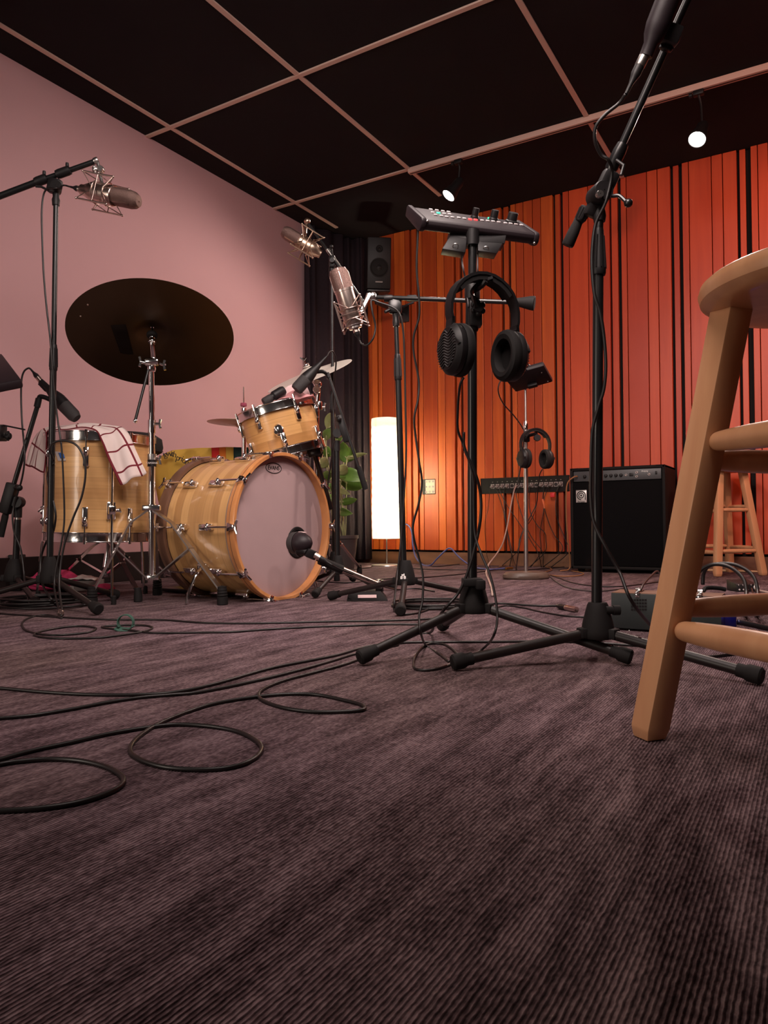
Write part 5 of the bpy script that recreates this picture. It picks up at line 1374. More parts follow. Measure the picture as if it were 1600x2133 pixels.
# ================================================================== STOOLS
def stool(name, label, c, v0, rtop, ztop, rung_z, seat_r, legw=0.038):
    """c = floor centre, v0 = vector from centre to one foot; four splayed square legs, turned rungs, round seat"""
    t = thing(name, label, 'stool', c)
    vs = [v0, V((v0.y, -v0.x, 0)), -v0, V((-v0.y, v0.x, 0))]
    feet = [c + v for v in vs]
    tops = [c + v.normalized() * rtop + UZ * (ztop - 0.022) for v in vs]
    MB().lathe([(0.001, ztop - 0.036), (seat_r * 0.80, ztop - 0.036), (seat_r * 0.93, ztop - 0.033), (seat_r * 0.985, ztop - 0.026), (seat_r, ztop - 0.016), (seat_r * 0.985, ztop - 0.007), (seat_r * 0.95, ztop - 0.002), (seat_r * 0.85, ztop), (seat_r * 0.4, ztop - 0.004), (0.001, ztop - 0.005)], frame(c, z=UZ), 72).build('seat', M['stool'], t)
    for i in range(4):
        e1 = (feet[(i + 1) % 4] - feet[i]).normalized(); e2 = (feet[(i - 1) % 4] - feet[i]).normalized()
        h = legw / 2
        q = [(-1, -1), (1, -1), (1, 1), (-1, 1)]
        bm = bmesh.new()
        lo = [bm.verts.new(feet[i] + UZ * 0.0008 + (e1 * a + e2 * b_) * h * 0.80) for a, b_ in q]
        l2 = [bm.verts.new(feet[i] + UZ * 0.008 + (tops[i] - feet[i]) * 0.013 + (e1 * a + e2 * b_) * h * 0.97) for a, b_ in q]
        hi = [bm.verts.new(tops[i] + (e1 * a + e2 * b_) * h) for a, b_ in q]
        bm.faces.new(lo[::-1]); bm.faces.new(hi)
        for A_, B_ in ((lo, l2), (l2, hi)):
            for k in range(4):
                bm.faces.new([A_[k], A_[(k + 1) % 4], B_[(k + 1) % 4], B_[k]])
        bmesh.ops.recalc_face_normals(bm, faces=list(bm.faces))
        bmesh.ops.bevel(bm, geom=[e for e in bm.edges], offset=0.0022, segments=2, affect='EDGES', profile=0.5)
        MB().bm(bm).build('leg', M['stool'], t)
    for i, j, z, r in rung_z:
        pa = feet[i].lerp(tops[i], z / (ztop - 0.022)); pb = feet[j].lerp(tops[j], z / (ztop - 0.022))
        d = (pb - pa).normalized()
        pts = [pa.lerp(pb, s) for s in (0.0, 0.062, 0.068, 0.078, 0.10, 0.18, 0.33, 0.5, 0.67, 0.82, 0.90, 0.922, 0.932, 0.938, 1.0)]
        rr = [r * k for k in (0.42, 0.42, 0.58, 0.70, 0.78, 0.87, 0.97, 1.0, 0.97, 0.87, 0.78, 0.70, 0.58, 0.42, 0.42)]
        MB().tube(pts, rr, 22).build('rung', M['stool'], t)
    return t
stool('bar_stool', 'large pale beech bar stool in the right foreground', cm(0.578, 0.912, 0), HR * -0.213 + HF * 0.106, 0.125, 0.614,
      [(0, 3, 0.153, 0.0175), (0, 1, 0.180, 0.016), (0, 3, 0.405, 0.0165), (0, 1, 0.382, 0.0165), (1, 2, 0.153, 0.016), (2, 3, 0.180, 0.016), (1, 2, 0.405, 0.016), (2, 3, 0.382, 0.016)], 0.168)
sf = Zp(1495, 1201, 0)
sd = dirc(0.564, 0.826)
stool('bar_stool', 'smaller looking beech stool far back against the redwood wall', sf + sd * 0.195, -sd * 0.195, 0.10, 0.61,
      [(0, 3, 0.135, 0.0125), (0, 1, 0.128, 0.0125), (1, 2, 0.155, 0.012), (2, 3, 0.15, 0.012), (0, 3, 0.36, 0.0115), (0, 1, 0.355, 0.0115), (1, 2, 0.385, 0.011), (2, 3, 0.38, 0.011)], 0.165, 0.036)

# ================================================================== PERSONAL MIXER + HEADPHONES ON THE CENTRE STAND
OL = P(889, 456, 1.660)
ux = (P(1113, 486, 1.735) - OL); ULEN = ux.length; ux.normalize()
w0 = V((-ux.y, ux.x, 0)).normalized()
wy = w0 * math.cos(math.radians(34)) + UZ * math.sin(math.radians(34))
Fm = frame(OL, x=ux, y=wy)
t = thing('headphone_mixer', 'black personal monitor mixer with rows of small buttons on the centre stand', 'mixer', P(984, 480, 1.72))
prof = [(0.004, 0.0), (0.118, 0.002), (0.123, -0.003), (0.123, -0.020), (0.02, -0.0265), (0.008, -0.0265), (0.0, -0.023), (-0.005, -0.017), (-0.006, -0.010), (-0.003, -0.003)]
Mx = Fm @ Matrix(((0, 0, 1, 0), (1, 0, 0, 0), (0, 1, 0, 0), (0, 0, 0, 1)))
MB().prism(prof, Mx, ULEN, 0.0015).build('body', M['plumplastic'], t)
prof2 = [(p[0] * 1.03 + (0.004 if p[0] > 0.05 else -0.003), p[1] * 1.05 + (0.003 if p[1] > -0.01 else -0.002)) for p in prof]
for u0 in (-0.014, ULEN):
    b = MB(); b.prism(prof2, Mx @ Matrix.Translation((0, 0, u0)), 0.014, 0.004); b.build('end_cap', M['plumplastic'], t)
for zx, yy, zz in ((0.001, 0.012, 0.0), (ULEN - 0.001, 0.0, -0.03)):
    b = MB(); b.ball(Fm @ V((zx, yy - 0.016, zz * 0.5 - 0.004)), 0.0032, 8); b.build('screw', M['satin'], t)
def mixpt(px, py):
    r = ray(px, py); n = Fm.to_3x3() @ UZ; tt = (OL - EYEP).dot(n) / r.dot(n)
    return Fm.inverted() @ (EYEP + r * tt)
btn = [(907, 450), (919, 452), (930, 454), (942, 455), (955.5, 456), (967, 457.5), (979, 459), (990.5, 460), (1004, 461.5), (1015.5, 462.5), (1027, 463.5), (1038.5, 465), (1052.5, 467), (1063.5, 468), (1074.5, 469.5), (1085.5, 471),
       (901, 445), (913, 446), (925, 447.5), (936, 448.5), (894.5, 436.5), (906, 437.5), (917.5, 438.5), (929, 440)]
for px, py in btn:
    l = mixpt(px, py - 0.5)
    mm = 'redled' if 978 < px < 992 else ('greenled' if abs(px - 913) < 1 else 'button')
    wv_ = max(0.014, min(0.12, l.y))
    b = MB(); b.box(Fm @ Matrix.Translation((l.x, wv_, 0.0022)), 0.0088, 0.0075, 0.003, 0.001); o = b.build('button', M[mm], t)
    if mm == 'redled': o['label'] = 'red lit button'
    if mm == 'greenled': o['label'] = 'green lit button'
for px, py, r in ((988, 449, 0.010), (1026, 452, 0.012), (1060, 455, 0.016)):
    l = mixpt(px, py + 6)
    Fk = Fm @ Matrix.Translation((l.x, min(l.y, 0.1), 0.002))
    MB().lathe([(0.001, 0), (r, 0), (r * 0.95, 0.003), (r * 0.8, 0.005), (r * 0.76, 0.020), (r * 0.7, 0.022), (0.001, 0.022)], Fk, 22).build('knob', M['plastic'], t)
b = MB()
for px, py in ((1017, 457), (1021, 456), (1025, 455.5), (1028, 457)):
    l = mixpt(px, py); b.box(Fm @ Matrix.Translation((l.x, min(l.y, 0.12), 0.003)), 0.003, 0.004, 0.004)
b.build('level_light', M['greenled'], t)
# bracket under it
b = MB()
def slabq(c4, dd):
    b.hexa(list(c4) + [p + HF * dd + UZ * 0.004 for p in c4], 0.002)
slabq([P(921, 518, 1.672), P(970, 526, 1.678), P(973, 496, 1.69), P(938, 490, 1.69)], 0.05)
slabq([P(996, 522, 1.68), P(1035, 528, 1.69), P(1052, 500, 1.71), P(995, 497, 1.70)], 0.05)
slabq([P(938, 500, 1.685), P(1052, 507, 1.705), P(1056, 484, 1.72), P(936, 478, 1.70)], 0.06)
bk_ = b.build('bracket', M['plastic'], t)
b = MB()
for px, py, dd in ((949, 513, 1.676), (1012, 519, 1.688)):
    b.ring(frame(P(px, py, dd), z=dirc(0, -0.75, -0.65), x=HR), 0.0062, 0.0012, 20, 6)
b.build('bolt_hole', M['satin'], bk_)
cord('mixer_cable', 'thin black cable hanging straight down from the left end of the centre mixer',
     [P(871, 474, 1.69), P(870, 500, 1.69), P(868, 560, 1.69), P(873, 620, 1.69), P(873, 660, 1.69), P(862, 700, 1.69), P(862, 735, 1.69), P(872, 790, 1.69), P(871, 830, 1.68), P(863, 870, 1.67), P(866, 910, 1.67), P(873, 960, 1.66), P(879, 1005, 1.66), P(872, 1050, 1.65), P(861, 1090, 1.65), P(862, 1120, 1.65), P(872, 1160, 1.65), P(881, 1200, 1.64), P(880, 1250, 1.62), P(873, 1285, 1.6), P(877, 1320, 1.58)]
     + fl([(888, 1345), (915, 1362), (935, 1378)], 0.003), 0.0026)
for k, (xa, xb) in enumerate(((962, 968), (995, 994))):
    cord('mixer_cable', ('short pale wire drooping left of the pole just under the centre mixer', 'short pale wire drooping right of the pole just under the centre mixer')[k],
         [P(xa, 520, 1.71), P(xa, 540, 1.70), P(xa + (3 if k == 0 else 0), 560, 1.69), P(xb + (2 if k == 0 else 1), 585, 1.70), P(xb + 8 - 14 * k, 640, 1.685)], 0.0022, 'greycable')

def headphones(label, top, e, cz=0.175, a=0.090, cx=0.076, r=0.052, cords=None, grille=True, band_w=0.032):
    """top = crown of the band; e = level direction from left cup to right cup"""
    Fh = frame(top, x=e, z=UZ)
    Fh = frame(top, z=UZ, x=e)
    t = thing('headphones', label, 'headphones', top - UZ * cz)
    N = 17
    pts, ws = [], []
    for i in range(N):
        an = math.radians(200 - 220 * i / (N - 1))
        pts.append(Fh @ V((a * math.cos(an), 0, -0.088 + 0.088 * math.sin(an))))
        ws.append(band_w * (0.75 + 0.25 * math.sin(max(0, math.sin(an)) * PI / 2)))
    yd = Fh.to_3x3() @ V((0, 1, 0))
    MB().strip(pts, yd, ws, 0.0065).build('headband', M['plastic'], t)
    b = MB(); b.strip([p - (p - (Fh @ V((0, 0, -0.088)))).normalized() * 0.0085 for p in pts[4:13]], yd, band_w * 0.86, 0.011); b.build('headband_pad', M['rubber'], t)
    for s in (-1, 1):
        b = MB(); b.strip([Fh @ V(p) for p in ((s * a * 0.95, 0, -0.105), (s * (a * 0.98), 0, -0.128), (s * (a * 0.95 + 0.004), 0, -0.150))], yd, 0.024, 0.008)
        b.strip([Fh @ V(p) for p in ((s * (a * 0.97), 0.0, -0.135), (s * (cx + 0.020), 0.028, -0.158), (s * (cx + 0.016), 0.04, -cz))], Fh.to_3x3() @ V((0, 0.5, 1)), 0.014, 0.006)
        b.strip([Fh @ V(p) for p in ((s * (a * 0.97), 0.0, -0.135), (s * (cx + 0.020), -0.028, -0.158), (s * (cx + 0.016), -0.04, -cz))], Fh.to_3x3() @ V((0, -0.5, 1)), 0.014, 0.006)
        b.build('yoke', M['plastic'], t)
        Fcup = Fh @ Matrix.Translation((s * cx, 0, -cz)) @ Matrix.Rotation(s * PI / 2, 4, 'Y')
        # local z points outward from the ear
        cup = MB().lathe([(0.001, -0.004), (r * 0.96, -0.004), (r, 0.002), (r * 0.99, 0.010), (r * 0.86, 0.018), (r * 0.80, 0.0205), (0.001, 0.0215)], Fcup, 40, 1.10, 0.92).build('ear_cup', M['plastic'], t)
        b = MB(); b.lathe([(r * 0.98, -0.004), (r * 1.02, -0.008), (r * 1.03, -0.016), (r * 0.98, -0.024), (r * 0.84, -0.0275), (r * 0.66, -0.025), (r * 0.60, -0.017), (r * 0.60, -0.006), (0.001, -0.005)], Fcup, 40, 1.10, 0.92); b.build('ear_pad', M['rubber'], t)
        if grille:
            b = MB()
            for k in range(13):
                y = -0.8 + 1.6 * k / 12
                hw = r * 0.76 * math.sqrt(max(0.02, 1 - y * y))
                row = [Fcup @ V((y * r * 0.80 * 1.1 + 0.004 * math.sin(q * 5), q * hw * 0.92, 0.0222)) for q in [i / 5 - 1 for i in range(11)]]
                b.tube(row, 0.0013, 5)
            b.build('grille', M['ridge'], cup)
    if cords:
        b = MB(); b.tube(spline(cords, 7), 0.0028, 7); b.build('cord', M['cable'], t, sharp=3)
    return t
ge = math.radians(27)
headphones('black over-ear headphones hanging on the centre stand below the mixer', P(1006, 573, 1.635), HR * math.cos(ge) + HF * math.sin(ge),
           cords=[P(966, 786, 1.60), P(958, 805, 1.61), P(954, 850, 1.63), P(954, 895, 1.65), P(965, 925, 1.66), P(978, 960, 1.665), P(986, 1000, 1.665), P(987, 1060, 1.665), P(990, 1115, 1.66), P(1003, 1155, 1.64), P(1020, 1195, 1.62), P(1031, 1240, 1.60), P(1036, 1285, 1.58), P(1028, 1325, 1.56)]
           + fl([(1005, 1352), (960, 1375), (915, 1392), (880, 1396), (862, 1388), (868, 1362), (890, 1342), (920, 1341), (940, 1350), (953, 1363)], 0.003))
cord('headphone_cable', 'loose black cable bowing out along the centre stand pole',
     [P(966, 900, 1.66), P(968, 935, 1.66), P(990, 985, 1.66), P(1001, 1030, 1.67), P(1001, 1080, 1.67), P(992, 1130, 1.675), P(975, 1190, 1.665), P(955, 1235, 1.66), P(925, 1270, 1.66), P(905, 1300, 1.8)] + fl([(895, 1318), (850, 1322)], 0.004), 0.0036)

# ================================================================== CHROME STAND WITH SECOND MIXER AND HEADPHONES
hb = Zp(1096, 1206, 0)
t = thing('mixer_stand', 'straight chrome stand on a taupe cast base before the redwood wall', 'stand', hb)
MB().lathe([(0.001, 0.0), (0.118, 0.001), (0.125, 0.010), (0.122, 0.024), (0.108, 0.036), (0.07, 0.042), (0.001, 0.043)], frame(hb, z=UZ, x=HR), 48, 1.0, 0.62).build('cast_base', M['beige'], t)
dH = (hb - EYEP).dot(FWD)
MB().rod(P(1096, 1198, dH), P(1095.5, 890, dH), 0.0112).build('lower_tube', M['satin'], t)
b = MB(); b.lathe([(0.001, 0), (0.013, 0), (0.0145, 0.01), (0.0145, 0.03), (0.011, 0.045), (0.001, 0.05)], frame(P(1095.5, 895, dH), z=UZ), 20); b.build('clutch', M['chrome'], t)
MB().rod(P(1095.5, 880, dH), P(1094.5, 805, dH), 0.0065).build('upper_tube', M['satin'], t)
b = MB(); b.box(frame(P(1096, 912, dH), z=UZ, x=HR), 0.035, 0.035, 0.045, 0.005); b.rod(P(1098, 908, dH), P(1118, 903, dH - 0.05), 0.009); ringnut(b, P(1119, 912, dH - 0.05), HF, 0.018, 0.02); b.build('hook_clamp', M['plastic'], t)
t = thing('headphone_mixer', 'black mixer box seen from below on the chrome stand', 'mixer', P(1095, 806, dH))
A_, B_, C_, D_ = P(1047, 786, dH - 0.16), P(1134, 762, dH - 0.22), P(1153, 796, dH - 0.06), P(1074, 818, dH)
nn = (B_ - A_).cross(D_ - A_).normalized()
if nn.z < 0: nn = -nn
MB().hexa([A_, B_, C_, D_] + [p + nn * 0.030 for p in (A_, B_, C_, D_)], 0.010).build('body', M['plumplastic'], t)
b = MB()
for q in ((0.1, 0.25), (0.85, 0.3), (0.85, 0.85)):
    b.ball(A_.lerp(B_, q[0]) + (D_ - A_) * q[1] - nn * 0.0006, 0.0035, 6)
b.build('screw', M['satin'], t)
b = MB(); b.box(frame((A_ + B_ + C_ + D_) / 4 + nn * -0.008 + (D_ - A_) * 0.28, z=nn, x=B_ - A_), 0.05, 0.03, 0.018, 0.003); b.build('bracket', M['plastic'], t)
b = MB(); p0 = A_.lerp(B_, 0.55) + nn * 0.03
b.tube(spline([p0, p0 + nn * 0.03 - HF * 0.02, p0 + nn * 0.02 - HF * 0.05 + HR * -0.03, p0 - HF * 0.06 + HR * -0.05], 6), 0.003, 6)
b.tube([p0 + HR * 0.03, p0 + nn * 0.05 - HF * 0.02 - HR * 0.03], 0.004, 6)
b.build('plugged_lead', M['cable'], t)
cord('mixer_cable', 'black lead sagging from the chrome stand mixer down to its pole',
     [P(1056, 782, dH - 0.17), P(1042, 795, dH - 0.17), P(1038, 815, dH - 0.16), P(1048, 840, dH - 0.1), P(1070, 865, dH - 0.05), P(1088, 890, dH - 0.03), P(1092, 905, dH - 0.03), P(1088, 950, dH - 0.02), P(1078, 1010, dH - 0.02)], 0.0034)
ge2 = math.radians(24)
headphones('black headphones hooked on the chrome stand, smaller in view', P(1115, 893, dH - 0.05), HR * math.cos(ge2) + HF * math.sin(ge2), cz=0.158, a=0.092, cx=0.074, r=0.046, grille=False, band_w=0.028,
           cords=[P(1130, 977, dH - 0.03), P(1124, 990, dH), P(1120, 1020, dH + 0.05), P(1117, 1050, dH + 0.1), P(1100, 1085, dH + 0.1), P(1085, 1120, dH + 0.08), P(1078, 1165, dH + 0.08), Zp(1074, 1196, 0.004)])

# ================================================================== BASS AMPLIFIER
a0, a1 = Zp(1190, 1191, 0), Zp(1386, 1197, 0)
ya = (a0.y + a1.y) / 2
xl, xr = Yp(1189, 1150, ya).x, Yp(1388, 1150, ya).x
zt = Yp(1189, 976, ya).z
t = thing('bass_amplifier', 'black bass guitar amplifier cabinet standing against the redwood wall', 'amplifier', ((xl + xr) / 2, ya + 0.17, 0))
dpt = 0.34
th = 0.018
b = MB()
b.abox((xl, ya, 0.020), (xl + th, ya + dpt, zt), 0.005); b.abox((xr - th, ya, 0.020), (xr, ya + dpt, zt), 0.005)
b.abox((xl, ya, zt - th), (xr, ya + dpt, zt), 0.005); b.abox((xl, ya, 0.020), (xr, ya + dpt, 0.020 + th), 0.005)
b.abox((xl + th, ya + 0.03, 0.03), (xr - th, ya + dpt - 0.01, zt - 0.01))
b.build('cabinet', M['tolex'], t)
zp0 = Yp(1189, 1004, ya).z
MB().abox((xl + th, ya + 0.006, 0.04), (xr - th, ya + 0.03, zp0 - 0.004), 0.004).build('grille_cloth', M['cloth'], t)
Lp = xr - xl
pn = MB().abox((xl + 0.022, ya + 0.004, zp0), (xr - 0.022, ya + 0.03, zt - th - 0.002), 0.002).build('control_panel', M['steelpanel'], t)
zk = (zp0 + zt - th) / 2
def apx(px): return Yp(px, 990, ya).x
for px in (1218, 1236, 1262, 1272.5, 1283, 1293.5):
    MB().lathe([(0.001, 0), (0.0095, 0), (0.009, 0.010), (0.0075, 0.014), (0.001, 0.015)], frame(V((apx(px), ya + 0.004, zk - 0.002)), z=V((0, -1, 0))), 18).build('knob', M['plastic'], pn)
for px, dz in ((1304, -0.002), (1326, 0.010), (1326, -0.013), (1352, -0.004)):
    b = MB(); b.ring(frame(V((apx(px), ya + 0.002, zk + dz)), z=V((0, -1, 0))), 0.0055, 0.0018, 18, 6); b.build('jack', M['silver'], pn)
b = MB(); b.abox((apx(1311), ya - 0.0005, zk - 0.010), (apx(1319), ya + 0.005, zk + 0.008), 0.001); b.abox((apx(1365), ya - 0.001, zk - 0.004), (apx(1369), ya + 0.005, zk + 0.014), 0.001); b.build('switch', M['plastic'], pn)
b = MB(); b.text('Ampeg', frame(V((apx(1343), ya + 0.0032, zk + 0.016)), x=V((1, 0, 0)), y=UZ), 0.013, 0.0004); b.build('printed_name', M['silver'], pn)
# badge: concentric letter mark on a silver square
bx0, bx1 = Yp(1200, 1030, ya).x, Yp(1222, 1030, ya).x
bz0, bz1 = Yp(1200, 1047, ya).z, Yp(1200, 1021, ya).z
s = bx1 - bx0
bg = MB().abox((bx0, ya - 0.001, bz0), (bx1, ya + 0.006, bz1), 0.001).build('badge', M['silver'], t)
Fb = frame(V(((bx0 + bx1) / 2, ya - 0.0014, bz1 - s * 0.52)), x=V((1, 0, 0)), y=UZ)
b = MB()
b.lathe([(s * 0.34, 0.0), (s * 0.34, 0.0012), (s * 0.43, 0.0012), (s * 0.43, 0.0)], Fb, 30, arc=(math.radians(0), math.radians(270)))
b.lathe([(s * 0.19, 0.0), (s * 0.19, 0.0012), (s * 0.27, 0.0012), (s * 0.27, 0.0)], Fb, 30)
b.lathe([(0.0001, 0.0012), (s * 0.09, 0.0012), (s * 0.09, 0.0)], Fb, 20)
b.box(Fb @ Matrix.Translation((s * 0.385, -s * 0.20, 0.0006)), s * 0.09, s * 0.42, 0.0012)
b.box(Fb @ Matrix.Translation((0, s * 0.49, 0.0006)), s * 0.98, s * 0.03, 0.0012)
b.text('Ampeg', Fb @ Matrix.Translation((0, -s * 0.58, 0.0008)), s * 0.24, 0.0004)
b.build('letter_mark', M['ink'], bg)
for x_ in (xl + 0.05, xr - 0.05):
    for y_ in (ya + 0.05, ya + dpt - 0.05):
        MB().lathe([(0.001, 0), (0.018, 0), (0.022, 0.02), (0.001, 0.02)], frame(V((x_, y_, 0.0005)), z=UZ), 16).build('foot', M['rubber'], t)
b = MB()
for z_ in (zt,):
    b.tube([V((xl + 0.003, ya + 0.002, zt - 0.05)), V((xl + 0.003, ya + 0.002, zt - 0.003)), V((xl + 0.05, ya + 0.002, zt - 0.003))], 0.004, 6)
    b.tube([V((xr - 0.003, ya + 0.002, zt - 0.05)), V((xr - 0.003, ya + 0.002, zt - 0.003)), V((xr - 0.05, ya + 0.002, zt - 0.003))], 0.004, 6)
b.build('corner_guard', M['plastic'], t)
cord('instrument_cable', 'tan cable plugged into the top left of the bass amplifier, hanging down its side',
     [V((apx(1204), ya - 0.012, zk)), V((apx(1198), ya - 0.03, zk - 0.005)), V((xl - 0.005, ya - 0.03, zk - 0.04)), V((xl - 0.018, ya - 0.02, zk - 0.12)), V((xl - 0.022, ya + 0.0, zk - 0.3)), V((xl - 0.016, ya + 0.02, zk - 0.45)), V((xl - 0.02, ya + 0.04, 0.02)), V((xl - 0.06, ya - 0.02, 0.006))], 0.0042, 'browncable')

# ================================================================== WALL SOCKETS
yw_ = YB
pl0, pl1 = Yp(1002, 1030, yw_), Yp(1187, 1024, yw_)
ztop_ = Yp(1002, 997, yw_).z; zbot_ = Yp(1002, 1029, yw_).z
t = thing('wall_patch_panel', 'long black socket panel on the redwood wall beside the amplifier', 'patch panel', ((pl0.x + pl1.x) / 2, yw_, zbot_))
b = MB()
b.abox((pl0.x, yw_ - 0.004, zbot_), (pl1.x, yw_ + 0.004, zbot_ + 0.006)); b.abox((pl0.x, yw_ - 0.004, ztop_ - 0.006), (pl1.x, yw_ + 0.004, ztop_))
b.abox((pl0.x, yw_ - 0.004, zbot_), (pl0.x + 0.006, yw_ + 0.004, ztop_)); b.abox((pl1.x - 0.006, yw_ - 0.004, zbot_), (pl1.x, yw_ + 0.004, ztop_))
b.abox((pl0.x, yw_ - 0.0015, zbot_), (pl1.x, yw_ + 0.003, ztop_))
b.build('housing', M['slot'], t, smooth=False)
zj = (zbot_ + ztop_) / 2
jx = []
for k in range(15):
    xj = Yp(1026.5 + 10.15 * k, 1010, yw_).x; jx.append(xj)
    Fj = frame(V((xj, yw_ - 0.0015, zj - 0.004)), z=V((0, -1, 0)), x=V((1, 0, 0)))
    g = MB(); g.box(Fj @ Matrix.Translation((0, 0, 0.001)), 0.027, 0.032, 0.002, 0.0008); jk = g.build('socket', M['grey'], t)
    g = MB(); g.lathe([(0.001, 0.0022), (0.0095, 0.0022), (0.0105, 0.0036), (0.0115, 0.0022)], Fj, 20); g.build('socket_hole', M['ink'], jk)
b = MB()
for xj in jx:
    b.box(frame(V((xj, yw_ - 0.002, zj + 0.026)), z=V((0, -1, 0))), 0.004, 0.007, 0.0008)
b.build('socket_numbers', M['grey'], t)
def wall_lead(label, k, pts, m='cable', r=0.0026, tip=None):
    p0 = V((jx[k], yw_ - 0.012, zj - 0.006))
    q = [p0, p0 + V((0, -0.025, -0.012))] + pts
    tt_ = thing('patch_lead', label, 'cable', q[-1], 'leads hanging from the wall patch panel')
    MB().tube(spline(q, 7), r, 7).build('wire', M[m], tt_, sharp=3)
    g = MB(); g.rod(V((jx[k], yw_ - 0.004, zj - 0.004)), V((jx[k], yw_ - 0.03, zj - 0.010)), 0.0085); g.build('plug', M[tip or 'plastic'], tt_)
W = lambda px, py, o=0.03: Yp(px, py, yw_ - o)
def G(px, py, r=0.003):
    p = Zp(px, py, r); p.y = min(p.y, YB - 0.05); return p
leads = [
    ('leftmost thin lead dropping from the wall panel', 0, [W(1020, 1025), W(1017, 1060), W(1010, 1090), W(1012, 1130), W(1014, 1155), G(1022, 1182)], 'cable', 0.0016, 'grey'),
    ('second lead from the left, slanting right to the carpet', 1, [W(1035, 1022), W(1045, 1050), W(1052, 1080, 0.05), W(1060, 1130, 0.06), W(1068, 1160, 0.08), G(1077, 1186)], 'cable', 0.0026, 'grey'),
    ('third lead from the left, slanting far right behind the chrome pole', 2, [W(1042, 1024), W(1055, 1050, 0.05), W(1085, 1095, 0.06), W(1108, 1130, 0.08), W(1122, 1155, 0.1), G(1134, 1180)], 'cable', 0.0026, 'grey'),
    ('fourth lead hanging in front of a black slot', 3, [W(1050, 1030), W(1052, 1070, 0.05), W(1058, 1110, 0.06), W(1066, 1150, 0.08), G(1062, 1180)], 'cable', 0.003, 'grey'),
    ('thick pale lead curving down from the panel to the left', 5, [W(1070, 1026, 0.05), W(1064, 1055, 0.08), W(1058, 1090, 0.12), W(1048, 1130, 0.2), W(1034, 1155, 0.4), W(1018, 1176, 0.7), Zp(1013, 1194, 0.006), Zp(1018, 1208, 0.006), Zp(1024, 1224, 0.006), Zp(1026, 1240, 0.006)], 'whitecable', 0.0050, 'grey'),
    ('lead crossing left to right just beside the chrome pole', 6, [W(1075, 1028), W(1083, 1060, 0.05), W(1092, 1085, 0.06), W(1108, 1120, 0.06), W(1130, 1150, 0.06), G(1150, 1178)], 'cable', 0.0026, 'grey'),
    ('lead swinging right of the chrome pole, then down', 8, [W(1102, 1040), W(1106, 1070, 0.05), W(1120, 1095, 0.05), W(1135, 1110, 0.05), W(1137, 1125, 0.05), W(1135, 1150, 0.06), G(1132, 1176)], 'cable', 0.0028, 'grey'),
    ('lead crossing right to left across the boards', 10, [W(1120, 1020), W(1117, 1055, 0.05), W(1108, 1080, 0.05), W(1090, 1105, 0.05), W(1082, 1125, 0.05), W(1076, 1150, 0.06), G(1066, 1176)], 'cable', 0.0024, 'grey'),
    ('lead with an orange sleeve', 11, [W(1131, 1035), W(1133, 1052, 0.04), W(1131, 1075, 0.05), W(1125, 1110, 0.05), W(1126, 1150, 0.06), G(1122, 1178)], 'cable', 0.0026, 'grey'),
    ('lead falling to the right beside the orange sleeve', 12, [W(1138, 1025), W(1133, 1050, 0.05), W(1142, 1085, 0.05), W(1155, 1115, 0.05), W(1172, 1145, 0.06), G(1186, 1172)], 'cable', 0.0028, 'grey'),
    ('rightmost pair lead falling toward the amplifier', 14, [W(1160, 1028), W(1158, 1060, 0.05), W(1164, 1090, 0.05), W(1176, 1120, 0.06), W(1184, 1150, 0.06), G(1180, 1176)], 'cable', 0.0028, 'grey'),
]
for l in leads: wall_lead(*l)
b = MB(); b.rod(W(1130.5, 1040, 0.052), W(1135, 1059, 0.056), 0.0065); o = b.build('cable_sleeve', M['orangeplug']); tag(o, 'orange sleeve around the leads below the wall panel', 'cable sleeve')
o = MB().box(frame(W(1151, 1031, 0.04), z=V((0, -1, 0))), 0.032, 0.030, 0.014, 0.004).build('plug', M['redplug']); tag(o, 'red plug hanging just under the wall panel', 'plug')
MBt = MB(); 
# outlet recess
ox0, ox1 = Yp(880, 1012, yw_).x, Yp(907, 1012, yw_).x
oz0, oz1 = Yp(890, 1030, yw_).z, Yp(890, 998, yw_).z
t = thing('wall_outlet', 'pale outlet plate set in the redwood wall right of the paper lamp', 'outlet', ((ox0 + ox1) / 2, yw_, oz0))
MB().abox((ox0, yw_ - 0.0025, oz0), (ox1, yw_ + 0.002, oz1), 0.0005).build('recess', M['slot'], t, smooth=False)
pt = MB().abox((ox0 + 0.028, yw_ - 0.005, oz0 + 0.006), (ox1 - 0.002, yw_ - 0.001, oz1 - 0.006), 0.001).build('face_plate', M['plate'], t)
b = MB()
for i in range(3):
    for j in range(3):
        x_ = ox0 + 0.020 + (ox1 - ox0 - 0.022) * (i + 0.5) / 3; z_ = oz0 + (oz1 - oz0) * (j + 0.5) / 3
        b.rod(V((x_, yw_ - 0.0045, z_)), V((x_, yw_ - 0.0062, z_)), 0.0075 if j else 0.009, n=14)
b.build('sockets', M['grey'], pt)

